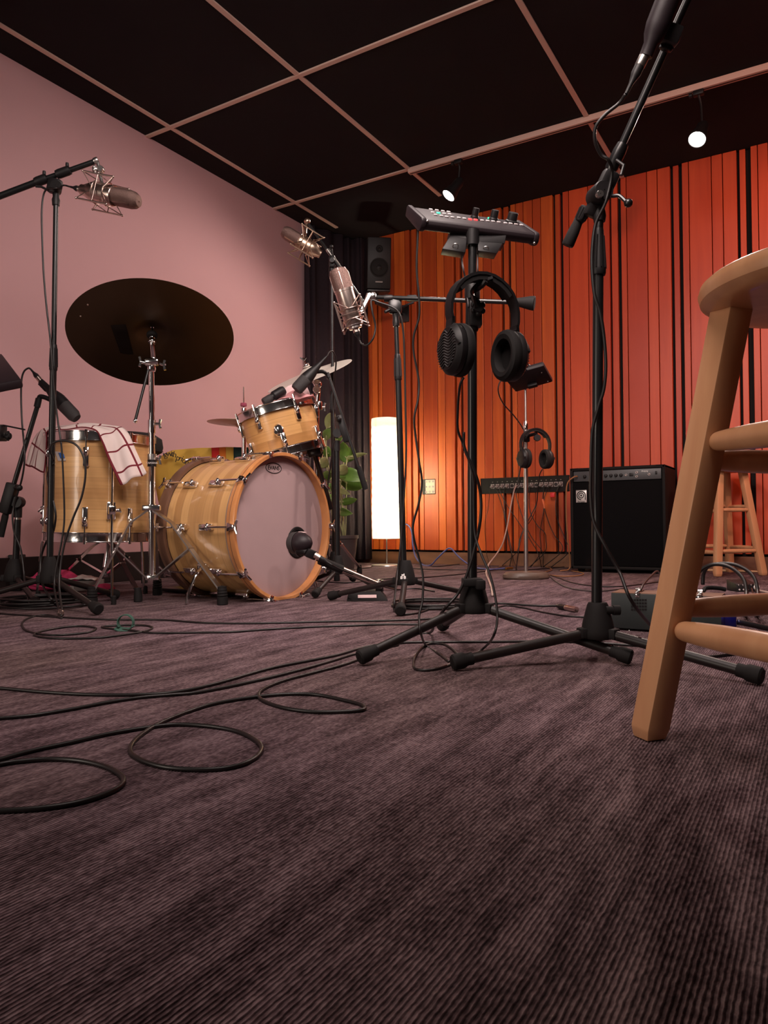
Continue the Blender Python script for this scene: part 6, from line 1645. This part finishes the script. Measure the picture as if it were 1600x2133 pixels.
# ================================================================== PAPER LAMP
lc = Zp(806, 1179, 0)
dl = (lc - EYEP).dot(FWD)
t = thing('paper_floor_lamp', 'tall glowing white paper floor lamp beside the curtain', 'floor lamp', lc)
MB().lathe([(0.001, 0), (0.108, 0.0), (0.112, 0.004), (0.110, 0.010), (0.02, 0.013), (0.001, 0.014)], frame(lc, z=UZ), 48).build('base', M['satin'], t)
zl0, zl1 = P(803, 1122, dl).z, P(803, 872, dl).z
MB().rod(lc + UZ * 0.012, lc + UZ * (zl0 + 0.1), 0.0055).build('stem', M['satin'], t)
lm, nt, bs = nodes('glowing_paper')
bs.inputs['Base Color'].default_value = (0.85, 0.80, 0.72, 1); bs.inputs['Roughness'].default_value = 0.9
bs.inputs['Emission Color'].default_value = (1.0, 0.94, 0.86, 1); bs.inputs['Emission Strength'].default_value = 0.15
tr = nt.nodes.new('ShaderNodeBsdfTranslucent'); tr.inputs[0].default_value = (0.95, 0.92, 0.85, 1)
mxs = nt.nodes.new('ShaderNodeMixShader'); mxs.inputs[0].default_value = 0.6
nt.links.new(bs.outputs[0], mxs.inputs[1]); nt.links.new(tr.outputs[0], mxs.inputs[2]); nt.links.new(mxs.outputs[0], nt.nodes['Material Output'].inputs[0])
tc_ = nt.nodes.new('ShaderNodeTexCoord'); nz_ = nt.nodes.new('ShaderNodeTexNoise'); nz_.inputs['Scale'].default_value = 60; nz_.inputs['Detail'].default_value = 4
nt.links.new(tc_.outputs['Object'], nz_.inputs['Vector']); bpn = nt.nodes.new('ShaderNodeBump'); bpn.inputs['Strength'].default_value = 0.5; bpn.inputs['Distance'].default_value = 0.003
nt.links.new(nz_.outputs['Fac'], bpn.inputs['Height']); nt.links.new(bpn.outputs[0], bs.inputs['Normal']); nt.links.new(bpn.outputs[0], tr.inputs['Normal'])
rs = 0.100
prof = []
nw = 14
for i in range(nw * 6 + 1):
    s_ = i / (nw * 6)
    prof.append((rs + 0.0018 * abs(math.sin(PI * nw * s_)) + 0.002 * math.sin(s_ * 9), zl0 + (zl1 - zl0) * s_))
shade = MB().lathe(prof, frame(lc, z=UZ), 48).build('shade', lm, t, sharp=3)
b = MB()
for s_ in (0.0, 1.0):
    b.ring(frame(lc + UZ * (zl0 + (zl1 - zl0) * s_), z=UZ), rs, 0.0015, 40, 6)
b.rod(lc + UZ * zl0, lc + UZ * zl1, 0.002)
for an in (0.3, 0.3 + 2 * PI / 3, 0.3 + 4 * PI / 3):
    e = V((math.cos(an), math.sin(an), 0)); b.rod(lc + e * (rs - 0.004) + UZ * zl0, lc + e * (rs - 0.004) + UZ * zl1, 0.0012, n=6)
    b.rod(lc + UZ * (zl0 + 0.002), lc + e * rs + UZ * (zl0 + 0.002), 0.0012, n=6)
b.build('wire_frame', M['satin'], t)
MB().ball(lc + UZ * (zl0 + 0.45), 0.03, 10, sz=1.3).build('bulb', M['bulb'], t)
for zf, sc_, nm in ((0.42, 0.06, 'lamp_bulb_light'),):
    ld = bpy.data.lights.new(nm, 'POINT'); ld.energy = E_LAMP; ld.color = (1.0, 0.97, 0.66); ld.shadow_soft_size = 0.045
    lo = bpy.data.objects.new(nm, ld); COL.objects.link(lo); lo.parent = t
    lo.location = UZ * (zl0 + (zl1 - zl0) * 0.50)
cord('lamp_cord', 'thin dark cord lying from the paper lamp base along the carpet', [lc - HR * 0.10 + UZ * 0.008] + fl([(770, 1182), (745, 1185), (725, 1188)], 0.003), 0.003)

# ================================================================== WALL SPEAKER
sp_o = P(790, 548, 5.05)
nf = dirc(-0.05, -1, -0.18)
sx = dirc(0.97, 0.12)
Fs = frame(sp_o, y=nf * -1, x=sx)
Fs = frame(sp_o, x=sx, y=-nf)
t = thing('studio_speaker', 'small black studio speaker high in the corner above the curtain edge', 'speaker', sp_o - UZ * 0.19)
MB().box(Fs @ Matrix.Translation((0, 0.11, 0)), 0.165, 0.22, 0.345, 0.008).build('cabinet', M['plastic'], t)
for zc, r, nm in ((-0.03, 0.058, 'woofer'), (0.095, 0.022, 'tweeter')):
    Fd = Fs @ Matrix.Translation((0, -0.001, zc)) @ Matrix.Rotation(PI / 2, 4, 'X')
    w_ = MB().lathe([(r * 1.12, 0.0), (r * 1.12, 0.003), (r * 1.0, 0.004), (r * 0.95, 0.001), (r * 0.88, 0.003), (r * 0.3, -0.0005 + 0.001), (0.001, 0.004)], Fd, 32).build(nm, M['rubber'], t)
    b = MB(); b.lathe([(r * 0.32, 0.002), (r * 0.22, 0.006), (0.001, 0.008)], Fd, 20); b.build('dust_cap', M['plastic'], w_)
b = MB(); b.box(Fs @ Matrix.Translation((0.0, -0.001, -0.125)), 0.05, 0.004, 0.008); b.build('port', M['grey'], t)
t2 = thing('speaker_bracket', 'black wall bracket carrying the corner speaker', 'bracket', sp_o - UZ * 0.2)
MB().box(Fs @ Matrix.Translation((0, 0.10, -0.182)), 0.16, 0.20, 0.014, 0.004).build('shelf', M['black'], t2)
b = MB(); q0 = Fs @ V((0, 0.14, -0.19)); b.tube([q0, q0 - UZ * 0.06, V((q0.x + 0.02, YB - 0.004, q0.z - 0.06))], 0.016, 10); b.build('arm', M['black'], t2)
MB().abox((q0.x - 0.04, YB - 0.012, q0.z - 0.13), (q0.x + 0.08, YB - 0.001, q0.z + 0.0), 0.003).build('wall_plate', M['black'], t2)

# ================================================================== PLANT
pc_ = Zp(706, 1186, 0)
t = thing('potted_plant', 'leafy green potted plant in front of the dark curtain', 'plant', pc_)
MB().lathe([(0.001, 0.0), (0.10, 0.0), (0.125, 0.20), (0.132, 0.205), (0.132, 0.225), (0.118, 0.225), (0.115, 0.205), (0.001, 0.20)], frame(pc_, z=UZ), 36).build('pot', M['pot'], t)
dp_ = (pc_ - EYEP).dot(FWD)
rnd = random.Random(4)
lv = [(697, 858, 680, 893, 11, 'leafpale'), (700, 893, 676, 915, 12, 'leaf'), (714, 920, 722, 965, 15, 'leaf'), (735, 930, 716, 962, 14, 'leaf'), (682, 955, 662, 972, 12, 'leafpale'), (724, 972, 700, 985, 12, 'leafpale'),
      (765, 945, 722, 957, 5, 'leafpale'), (764, 1002, 705, 990, 17, 'leaf'), (757, 1015, 708, 1003, 14, 'leaf'), (730, 1030, 700, 1022, 7, 'leafpale'), (744, 1040, 702, 1048, 8, 'leaf'), (735, 1070, 705, 1064, 9, 'leaf'),
      (676, 1020, 700, 1012, 10, 'leaf'), (672, 1050, 700, 1035, 9, 'leaf'), (690, 985, 668, 1000, 10, 'leaf'), (668, 935, 690, 950, 12, 'leaf'), (712, 900, 700, 925, 8, 'leaf'), (680, 1000, 700, 985, 12, 'leaf')]
for k, (tx, ty, bx, by, hw, mm) in enumerate(lv):
    d0 = dp_ + rnd.uniform(-0.06, 0.10)
    tip, base = P(tx, ty, d0 - 0.04), P(bx, by, d0 + 0.02)
    ln = tip - base; L = ln.length
    sd_ = ln.cross(FWD).normalized(); sd_ = (sd_ * 0.85 + FWD * rnd.uniform(-0.5, 0.5)).normalized()
    up_ = sd_.cross(ln).normalized()
    if up_.z < 0: up_ = -up_
    W_ = hw / 1524 * d0
    rows = []
    for i in range(11):
        s_ = i / 10
        ww = W_ * (math.sin(PI * min(1, s_ ** 0.8)) ** 0.75 if 0 < s_ < 1 else 0.03)
        mid = base + ln * s_ + up_ * (0.12 * L * math.sin(PI * s_))
        rows.append([mid + sd_ * ww * q + up_ * (abs(q) * ww * 0.35) for q in (-1, -0.66, -0.33, 0, 0.33, 0.66, 1)])
    b = MB(); b.grid(rows); b.build('leaf', M[mm], t, sharp=3, solid=0.0012)
    st0 = pc_ + UZ * 0.21 + V((rnd.uniform(-.04, .04), rnd.uniform(-.04, .04), 0))
    b = MB(); b.tube(spline([st0, (st0 + base) / 2 + V((rnd.uniform(-.03, .03), 0, 0.03)), base, base + ln * 0.3 + up_ * 0.08 * L], 5), 0.0035, 6); b.build('stem', M['stem'], t, sharp=3)

# ================================================================== POWER SUPPLY CASE ON THE CARPET
f0, f1 = P(1273, 1236, 2.035), P(1502, 1243, 1.893)
uu = V((f1.x - f0.x, f1.y - f0.y, 0)); LU = uu.length; uu.normalize(); vvv = V((-uu.y, uu.x, 0))
zt_ = (f0.z + f1.z) / 2
o0 = V((f0.x, f0.y, 0))
t = thing('power_supply_case', 'slate metal case with square vent holes behind the stool leg', 'equipment case', o0 + uu * LU / 2 + vvv * 0.05)
DP = 0.105
FP_ = frame(o0, x=uu, y=vvv)
MB().box(FP_ @ Matrix.Translation((LU / 2, DP / 2, zt_ / 2 + 0.003)), LU, DP, zt_ - 0.006, 0.0015).build('case', M['psu'], t)
MB().box(FP_ @ Matrix.Translation((LU / 2, DP / 2 + 0.001, zt_ + 0.0008)), LU - 0.002, DP - 0.004, 0.0022, 0.0006).build('lid', M['plinth'], t)
b = MB()
def ppt(px, py):
    r_ = ray(px, py); tt = (o0 - EYEP).dot(vvv) / r_.dot(vvv); return FP_.inverted() @ (EYEP + r_ * tt)
for rx in ((1317, 1345, 5), (1423, 1452, 5)):
    for i in range(rx[2] + 1):
        for j in range(4):
            l = ppt(rx[0] + (rx[1] - rx[0]) * i / rx[2], 1250 + 6.6 * j)
            b.box(FP_ @ Matrix.Translation((l.x, -0.0004, l.z)), 0.0056, 0.001, 0.0056)
b.build('vent_holes', M['slot'], t, smooth=False)
b = MB()
for px, py in ((1311, 1314), (1503, 1273)):
    l = ppt(px, py); b.ball(FP_ @ V((l.x, -0.0006, l.z)), 0.003, 8)
b.build('screw', M['satin'], t)
for px in (1328, 1458):
    l = ppt(px, 1238)
    b = MB(); b.box(FP_ @ Matrix.Translation((l.x, 0.004, zt_ + 0.004)), 0.013, 0.016, 0.006, 0.002); b.tube([FP_ @ V((l.x - 0.006, 0.008, zt_ + 0.013)), FP_ @ V((l.x + 0.006, 0.008, zt_ + 0.013))], 0.004, 8); b.box(FP_ @ Matrix.Translation((l.x, -0.0015, zt_ - 0.004)), 0.011, 0.003, 0.010, 0.001)
    b.box(FP_ @ Matrix.Translation((l.x, 0.010, zt_ + 0.008)), 0.011, 0.004, 0.012, 0.001)
    b.build('latch', M['chrome'], t)
ep = MB().hexa([FP_ @ V(p) for p in ((LU + 0.0, 0.075, 0.006), (LU + 0.026, 0.10, 0.006), (LU + 0.026, 0.115, 0.006), (LU + 0.0, 0.105, 0.006), (LU + 0.0, 0.075, zt_ - 0.004), (LU + 0.026, 0.10, zt_ - 0.004), (LU + 0.026, 0.115, zt_ - 0.004), (LU + 0.0, 0.105, zt_ - 0.004))], 0.001).build('end_panel', M['bluepanel'], t)
b = MB(); b.ball(FP_ @ V((LU + 0.012, 0.084, zt_ * 0.58)), 0.006, 8, sz=1.6); b.ball(FP_ @ V((LU + 0.022, 0.094, zt_ * 0.70)), 0.003, 8); b.build('power_light', M['blueled'], ep)
ld = bpy.data.lights.new('blue_power_glow', 'POINT'); ld.energy = 0.010; ld.color = (0.08, 0.08, 1.0); ld.shadow_soft_size = 0.008
lo = bpy.data.objects.new('blue_power_glow', ld); COL.objects.link(lo); lo.parent = t
lo.location = FP_ @ V((LU + 0.035, 0.07, zt_ * 0.45)) - ORG[t.name]
# handle and cable arcs over it
b = MB(); b.tube(spline([FP_ @ V((LU * 0.80, 0.10, zt_ + 0.002)), FP_ @ V((LU * 0.82, 0.13, zt_ + 0.012)), FP_ @ V((LU * 0.92, 0.16, zt_ + 0.010)), FP_ @ V((LU * 0.98, 0.17, zt_ + 0.006))], 5), 0.006, 8); b.build('handle', M['rubber'], t)
arcs = [
    ('thick black cable arching left of the blue light behind the stool', [P(1440, 1222, 2.25), P(1447, 1205, 2.25), P(1462, 1186, 2.24), P(1484, 1176, 2.22), P(1508, 1177, 2.20), P(1530, 1187, 2.17), P(1548, 1205, 2.13), P(1555, 1230, 2.09), P(1553, 1255, 2.07), Zp(1552, 1280, 0.006)]),
    ('second thick black cable arching highest behind the stool', [P(1464, 1218, 2.32), P(1466, 1195, 2.32), P(1476, 1180, 2.30), P(1500, 1174, 2.28), P(1530, 1176, 2.25), P(1555, 1187, 2.22), P(1572, 1205, 2.18), P(1578, 1230, 2.14), P(1577, 1255, 2.1), Zp(1574, 1278, 0.006)]),
    ('black lead clipped at the right latch of the metal case', [P(1452, 1232, 2.02), P(1440, 1220, 2.08), P(1425, 1200, 2.14), P(1415, 1190, 2.2), P(1400, 1195, 2.3), Zp(1390, 1215, 0.005)]),
    ('thin black lead from the pedal mixer drooping to the lower right', [P(1566, 1226, 3.0), P(1570, 1240, 2.6), P(1580, 1258, 2.3), Zp(1592, 1275, 0.004), Zp(1625, 1285, 0.004)]),
    ('black lead leaving the left latch of the metal case', [P(1334, 1230, 2.03), P(1342, 1215, 2.1), P(1356, 1200, 2.3), P(1370, 1190, 2.6), Zp(1378, 1200, 0.004)]),
]
for i, (l, pts) in enumerate(arcs):
    cord('power_cable', l, pts, 0.0058 if i < 2 else 0.0036)
cord('power_cable', 'thick black lead plugged into the right end of the metal case', [FP_ @ V((LU + 0.03, 0.09, 0.030)), FP_ @ V((LU + 0.06, 0.10, 0.024)), FP_ @ V((LU + 0.12, 0.12, 0.012)), FP_ @ V((LU + 0.22, 0.16, 0.008)), FP_ @ V((LU + 0.40, 0.18, 0.008))], 0.0075)
# small mixer pedal
pm = Zp(1558, 1233, 0); Fq = frame(pm + UZ * 0.031 + HF * 0.04, x=dirc(1, 0.05), z=UZ)
t = thing('pedal_mixer', 'small black box with white knobs on the carpet at the right edge', 'mixer', pm + HF * 0.04)
MB().hexa([Fq @ V(p) for p in ((-0.046, -0.04, -0.030), (0.046, -0.04, -0.030), (0.046, 0.05, -0.030), (-0.046, 0.05, -0.030), (-0.046, -0.03, 0.0), (0.046, -0.03, 0.0), (0.046, 0.05, 0.016), (-0.046, 0.05, 0.016))], 0.002).build('body', M['plastic'], t)
for i in range(4):
    for j, s_ in ((0, 1), (1, 0.6)):
        q = Fq @ V((-0.036 + 0.018 * i, -0.036 + j * 0.006, -0.022 + 0.016 * j))
        if j == 0:
            MB().ball(q, 0.0042, 8).build('knob', M['button'], t)
        else:
            MB().box(frame(q, z=UZ), 0.003, 0.003, 0.012).build('slider', M['button'], t)
MB().ball(Fq @ V((0.034, -0.044, -0.012)), 0.012, 10).build('dial', M['white'], t)
cord('jack_cable', 'pale cream cable running off the right edge by the small black box', [P(1572, 1228, 3.1), P(1590, 1232, 3.0), P(1625, 1240, 2.9), Zp(1660, 1250, 0.004)], 0.005, 'whitecable')
# drumstick on the carpet under the far stool
s0, s1 = Zp(1425, 1186, 0.008), Zp(1590, 1191, 0.008)
t = thing('drumstick', 'thin pale wooden stick lying on the carpet under the far stool', 'drumstick', s0.lerp(s1, 0.5) - UZ * 0.008)
MB().tube([s0, s0.lerp(s1, 0.8), s1], [0.0075, 0.0070, 0.004], 12).build('shaft', M['cork'], t)
MB().ball(s1 + (s1 - s0).normalized() * 0.006, 0.008, 8).build('tip', M['cork'], t)
# floor lamp-side odds: small items near the far skirting
for i, (px, py, mm, nm, lb, sz_) in enumerate(((1112, 1165, 'white', 'plug_adaptor', 'pale adaptor lying among leads left of the amplifier', (0.05, 0.03, 0.022)), (1148, 1172, 'redplug', 'plug', 'red plug on the carpet left of the amplifier', (0.05, 0.035, 0.028)))):
    p = Zp(px, py + 8, 0)
    o = MB().box(Matrix.Translation(p + UZ * (sz_[2] / 2 + 0.001)) @ Matrix.Rotation(0.4, 4, 'Z'), *sz_, 0.006).build(nm, M[mm]); tag(o, lb, 'plug')
# ================================================================== LEFT EDGE AND FLOOR ITEMS
t = thing('headphone_mixer', 'black mixer box cut by the left edge, seen from below', 'mixer', P(-40, 812, 2.6))
q = [P(-150, 850, 2.42), P(51, 809, 2.56), P(9, 753, 2.78), P(-170, 775, 2.70)]
nn = (q[1] - q[0]).cross(q[3] - q[0]).normalized()
if nn.z < 0: nn = -nn
MB().hexa(q + [p + nn * 0.035 for p in q], 0.010).build('body', M['plumplastic'], t)
b = MB(); b.box(frame((q[0] + q[1] + q[2] + q[3]) / 4 - nn * 0.006 + HR * 0.10, z=nn, x=q[1] - q[0]), 0.06, 0.04, 0.012, 0.003); b.build('bracket', M['rubber'], t)
lx = cm(-1.43, 2.62, 0)
t = thing('mixer_stand', 'black stand at the left edge with a knobbed clamp', 'stand', lx)
tripod(t, lx, [cm(-1.70, 2.45, 0), cm(-1.40, 2.30, 0), cm(-1.62, 2.90, 0)], 0.08, 0.16)
MB().rod(lx + UZ * 0.15, P(-32, 822, 2.62), 0.0115).build('pole', M['blackpole'], t)
b = MB(); b.box(frame(P(-8, 902, 2.60), x=HR, z=UZ), 0.055, 0.05, 0.055, 0.003); b.build('clamp', M['plastic'], t)
b = MB(); b.rod(P(7, 908, 2.60), P(14, 908, 2.60), 0.006); starknob(b, P(17, 908, 2.60), HR, 0.016, 0.018); b.build('knob', M['rubber'], t)
MB().tube([P(-6, 886, 2.60), P(8, 886, 2.60), P(52, 895, 2.58)], 0.0028, 8).build('hook_rod', M['plastic'], t)
# black box by the baseboard and white bottle-shaped thing beside it
p = Zp(14, 1234, 0)
t = thing('small_black_box', 'tall narrow black box standing by the baseboard at the left edge', 'box', p + HF * 0.1)
Fq = frame(p + HF * 0.10, x=dirc(1, 0.15), z=UZ)
MB().box(Fq @ Matrix.Translation((0, 0, 0.085)), 0.055, 0.10, 0.168, 0.004).build('body', M['plastic'], t)
MB().box(Fq @ Matrix.Translation((-0.046, -0.02, 0.085)), 0.030, 0.05, 0.075, 0.006).build('pale_panel', M['white'], t)
# pink plush, white box with zigzag
pp = Zp(120, 1218, 0)
def blob(name, label, cat, cpx, d, sx_, sy_, sz_, m, seed):
    c = V((P(*cpx, d).x, P(*cpx, d).y, 0)); rnd = random.Random(seed)
    bm = bmesh.new(); bmesh.ops.create_icosphere(bm, subdivisions=4, radius=1)
    ph = [rnd.uniform(0, 6) for _ in range(6)]
    for v in bm.verts:
        k = 1 + 0.10 * math.sin(v.co.x * 4 + ph[0]) * math.cos(v.co.y * 5 + ph[1]) + 0.07 * math.sin(v.co.z * 7 + ph[2] + v.co.x * 6)
        z = v.co.z * k
        v.co = V((v.co.x * k * sx_, v.co.y * k * sy_, (z * sz_ if z > 0 else z * sz_ * 0.5) + sz_ * 0.5))
        v.co.z = max(v.co.z, 0.001)
    b = MB(); b.bm(bm, frame(c, x=HR, z=UZ))
    o = b.build(name, M[m], org=c, sharp=3); return tag(o, label, cat)
blob('plush_cushion', 'hot pink plush heap behind the left stand by the baseboard', 'cushion', (115, 1205), 3.42, 0.125, 0.07, 0.062, 'hotpink', 1)
blob('plush_cushion', 'smaller pink plush piece on the carpet right of the white box', 'cushion', (212, 1232), 3.22, 0.055, 0.05, 0.030, 'hotpink', 2)
b0 = Zp(128, 1232, 0)
FQ = frame(b0, x=dirc(0.93, 0.10), z=UZ)
t = thing('tissue_box', 'white and grey cardboard box with a zigzag side under the floor tom', 'box', b0 + HR * 0.08)
MB().box(FQ @ Matrix.Translation((0.055 + 0.025, 0.055, 0.024)), 0.165, 0.11, 0.046, 0.002).build('carton', M['grey'], t)
b = MB(); b.box(FQ @ Matrix.Translation((0.027, -0.0008, 0.024)), 0.054, 0.0015, 0.045); zz_ = b.build('printed_side', M['white'], t)
b = MB(); b.tube([FQ @ V((0.004 + 0.0075 * i, -0.0022, 0.018 + (0.016 if i % 2 else 0))) for i in range(7)], 0.0007, 5); b.build('zigzag_line', M['ink'], zz_)
rows = [[FQ @ V((0.0 + 0.15 * i / 8, 0.0 + 0.11 * j / 5, 0.049 + 0.022 * math.sin(PI * i / 8) * math.sin(PI * j / 5 * 0.8 + 0.3) + 0.003 * math.sin(i * 3 + j))) for i in range(9)] for j in range(6)]
b = MB(); b.grid(rows); b.build('tissue', M['white'], t, sharp=3, solid=0.0015)
# green cable tie
tp = Zp(262, 1314, 0)
t = thing('cable_tie', 'green fabric strap curled up on the black floor cable', 'cable tie', tp)
b = MB(); F_ = frame(tp + UZ * 0.024, x=HR, y=UZ)
b.strip([F_ @ V((0.022 * math.cos(a_), 0.022 * math.sin(a_), 0.0)) for a_ in [math.radians(-100 + 15 * i) for i in range(22)]], HF, 0.016, 0.0025)
b.build('loop', M['tie'], t)
b = MB(); b.strip(spline([tp + HR * -0.028 + UZ * 0.010, tp + HR * -0.012 + UZ * 0.004, tp + HR * 0.010 + UZ * 0.005, tp + HR * 0.022 + UZ * 0.014], 5), dirc(0.25, 1, 0.25), 0.026, 0.0025); b.build('tab', M['tie'], t)

# ---------------------------------------------------------------- cables on the carpet
R5 = 0.0048
fc = [
 ('long black cable sweeping across from the left edge to the right stand, upper of two', [(-60, 1428), (0, 1433), (100, 1442), (200, 1447), (300, 1446.5), (370, 1441), (450, 1424), (560, 1393), (640, 1377), (700, 1365), (760, 1348), (800, 1342), (860, 1338), (1000, 1337), (1130, 1336), (1235, 1339), (1330, 1345)], 0.0031),
 ('long black cable just below it, merging beside the centre stand foot', [(-60, 1500), (0, 1496), (70, 1490), (150, 1477), (230, 1462), (300, 1452), (360, 1447), (420, 1441), (520, 1421), (600, 1402), (680, 1380), (740, 1362), (800, 1350), (830, 1343)], 0.0031),
 ('black cable with two round loops in the left foreground', [(-80, 1606), (0, 1582), (70, 1563), (150, 1546), (230, 1528), (310, 1515), (370, 1509), (440, 1513), (500, 1525), (540, 1548), (542, 1568), (515, 1588), (470, 1600), (410, 1603), (340, 1597), (288, 1580), (271, 1562), (285, 1538), (330, 1508), (390, 1483), (450, 1465), (530, 1452), (600, 1446), (660, 1447), (720, 1459), (755, 1469), (757, 1478), (725, 1482), (660, 1483), (600, 1476), (556, 1463), (539, 1450), (549, 1435), (590, 1418), (650, 1402), (700, 1389), (735, 1378), (775, 1362), (812, 1346)], 0.0031),
 ('black cable loop cut off by the left edge, lowest on the carpet', [(-120, 1640), (-60, 1610), (0, 1592), (50, 1585), (110, 1581), (170, 1585), (220, 1597), (250, 1613), (257, 1628), (240, 1645), (195, 1663), (140, 1676), (80, 1684), (20, 1688), (-60, 1692)], 0.0032),
 ('thin black cable running straight from the left stands toward the centre, upper line', [(0, 1278), (60, 1282), (133, 1286), (224, 1290.5), (332, 1291), (420, 1297), (500, 1298.5), (600, 1297), (690, 1294.5), (766, 1293.5), (830, 1292), (899, 1289), (930, 1284)], 0.0030),
 ('thin black cable coiled twice near the green strap, then running right', [(129, 1288), (104, 1281), (80, 1282), (56, 1289), (46, 1299), (52, 1311), (75, 1319), (110, 1323), (150, 1321), (185, 1317), (200, 1310), (192, 1306), (165, 1304), (130, 1307), (100, 1312), (78, 1318), (72, 1323), (95, 1328), (140, 1330), (210, 1328), (260, 1322), (297, 1316), (317, 1309), (310, 1304), (280, 1302), (240, 1303), (212, 1306), (235, 1310), (270, 1313), (315, 1318), (360, 1318.5), (420, 1317.5), (480, 1316.5), (560, 1311), (620, 1307.5), (672, 1305), (740, 1303), (805, 1300.5), (886, 1300.5), (920, 1298)], 0.0030),
 ('black cable running from the centre stand toward the metal case', [(1010, 1276), (1050, 1262), (1090, 1266), (1130, 1275), (1180, 1283), (1230, 1286), (1290, 1290)], 0.0029),
 ('black cable ending in a steel plug right of the centre stand', [(1012, 1258), (1045, 1257), (1090, 1260), (1130, 1262), (1160, 1262)], 0.0036),
 ('black cable lying along the foot of the redwood wall', [(860, 1184), (900, 1186), (960, 1187), (1020, 1186), (1080, 1188), (1140, 1184), (1185, 1180)], 0.0029),
 ('black cable crossing the carpet behind the marked stand', [(640, 1208), (720, 1214), (800, 1206), (880, 1203), (960, 1196), (1030, 1187), (1060, 1184)], 0.0030),
 ('brown cable looping behind the cast base of the chrome stand', [(1040, 1180), (1080, 1174), (1120, 1176), (1150, 1186), (1130, 1194), (1165, 1200), (1205, 1199), (1215, 1194), (1190, 1189)], 0.0032),
 ('black cable curving from the cast base toward the tall stand', [(1140, 1196), (1165, 1204), (1190, 1213), (1230, 1220), (1280, 1222), (1330, 1218), (1400, 1208)], 0.0030),
 ('grey cable running beside it to the tall stand', [(1145, 1200), (1160, 1212), (1178, 1222), (1210, 1229), (1250, 1231), (1300, 1226)], 0.0036),
]
for lb, pts, r in fc:
    if 'grey' in lb: m_ = 'greycable'
    elif 'brown' in lb: m_ = 'browncable'
    else: m_ = 'cable'
    cord('floor_cable', lb, fl(pts, r), r, m_, n=7, k=8)
a, e = Zp(1160, 1262, 0.010), Zp(1201, 1270, 0.010)
t = thing('cable_plug', 'steel ended cable plug on the carpet right of the centre stand', 'plug', a.lerp(e, 0.5) - UZ * 0.01)
L = (e - a).length; F_ = frame(a, z=e - a)
MB().lathe([(0.001, 0), (0.005, 0), (0.010, L * 0.2), (0.010, L * 0.45), (0.001, L * 0.45)], F_, 16).build('boot', M['plastic'], t)
MB().lathe([(0.0085, L * 0.45), (0.0098, L * 0.5), (0.0098, L), (0.007, L), (0.001, L * 0.97)], F_, 16).build('shell', M['nickel'], t)
a, e = Zp(124, 1277, 0.010), Zp(138, 1286, 0.010)
o = MB().lathe([(0.001, 0), (0.008, 0), (0.010, 0.008), (0.010, 0.03), (0.007, 0.034), (0.001, 0.034)], frame(a + UZ * 0.004, z=(e - a)), 16).build('cable_plug', M['nickel'])
tag(o, 'shiny cable plug at the foot of the left stand on the carpet', 'plug')
# coil of cable under the left stands
rnd = random.Random(8)
cc_ = Zp(95, 1262, 0.0); pts = []
for i in range(7 * 14):
    an = 2 * PI * i / 14
    k = i // 14
    rr_ = 0.155 + 0.020 * math.sin(k * 2.1) 
    pts.append(cc_ + HR * (rr_ * math.cos(an) + 0.012 * math.sin(k * 1.7)) + HF * (rr_ * 0.86 * math.sin(an) + 0.014 * math.cos(k * 2.3)) + UZ * (0.005 + 0.0045 * k + 0.002 * math.sin(an * 2 + k)))
o = MB().tube(spline(pts, 3), 0.0040, 7).build('coiled_cable', M['cable'], sharp=3)
tag(o, 'black cable coiled in a flat heap under the left mic stands', 'cable')
cc_ = Zp(905, 1264, 0.0); pts = []
for i in range(4 * 14):
    an = 2 * PI * i / 14; k = i // 14
    rr_ = 0.135 + 0.02 * math.sin(k * 2.0 + 1)
    pts.append(cc_ + HR * (rr_ * math.cos(an) + 0.015 * math.sin(k * 2.1)) + HF * (rr_ * 0.8 * math.sin(an) + 0.012 * math.cos(k * 1.3)) + UZ * (0.005 + 0.0045 * k))
o = MB().tube(spline(pts, 3), 0.0038, 7).build('coiled_cable', M['cable'], sharp=3)
tag(o, 'black cable coil on the carpet between the marked stand and the centre stand', 'cable')
# blue network cable
cord('network_cable', 'pale blue cable rising and dipping along the foot of the redwood wall',
     [Yp(842, 1090, YB - 0.03), Yp(852, 1096, YB - 0.035), Yp(858, 1110, YB - 0.04), Yp(860, 1135, YB - 0.05), Yp(866, 1160, YB - 0.05), Zp(880, 1176, 0.006), Zp(896, 1178, 0.006), P(912, 1162, 5.02), P(930, 1145, 5.0), P(940, 1143, 4.98), P(952, 1156, 4.95), P(968, 1170, 4.9), Zp(990, 1182, 0.006), Zp(1020, 1186, 0.006), Zp(1052, 1184, 0.006)], 0.0052, 'bluecable')
a, e = Zp(1054, 1184, 0.008), Zp(1068, 1183, 0.008)
o = MB().rod(a, e, 0.007).build('cable_plug', M['brass']); tag(o, 'brass coloured plug at the end of the blue cable', 'plug')
cord('floor_cable', 'thin black cable hanging from behind the marked stand to the plinth', [P(866, 1150, 5.0), Zp(880, 1174, 0.004), Zp(905, 1180, 0.004), Zp(950, 1176, 0.004), Zp(990, 1172, 0.004)], 0.003)
bpy.context.view_layer.update()
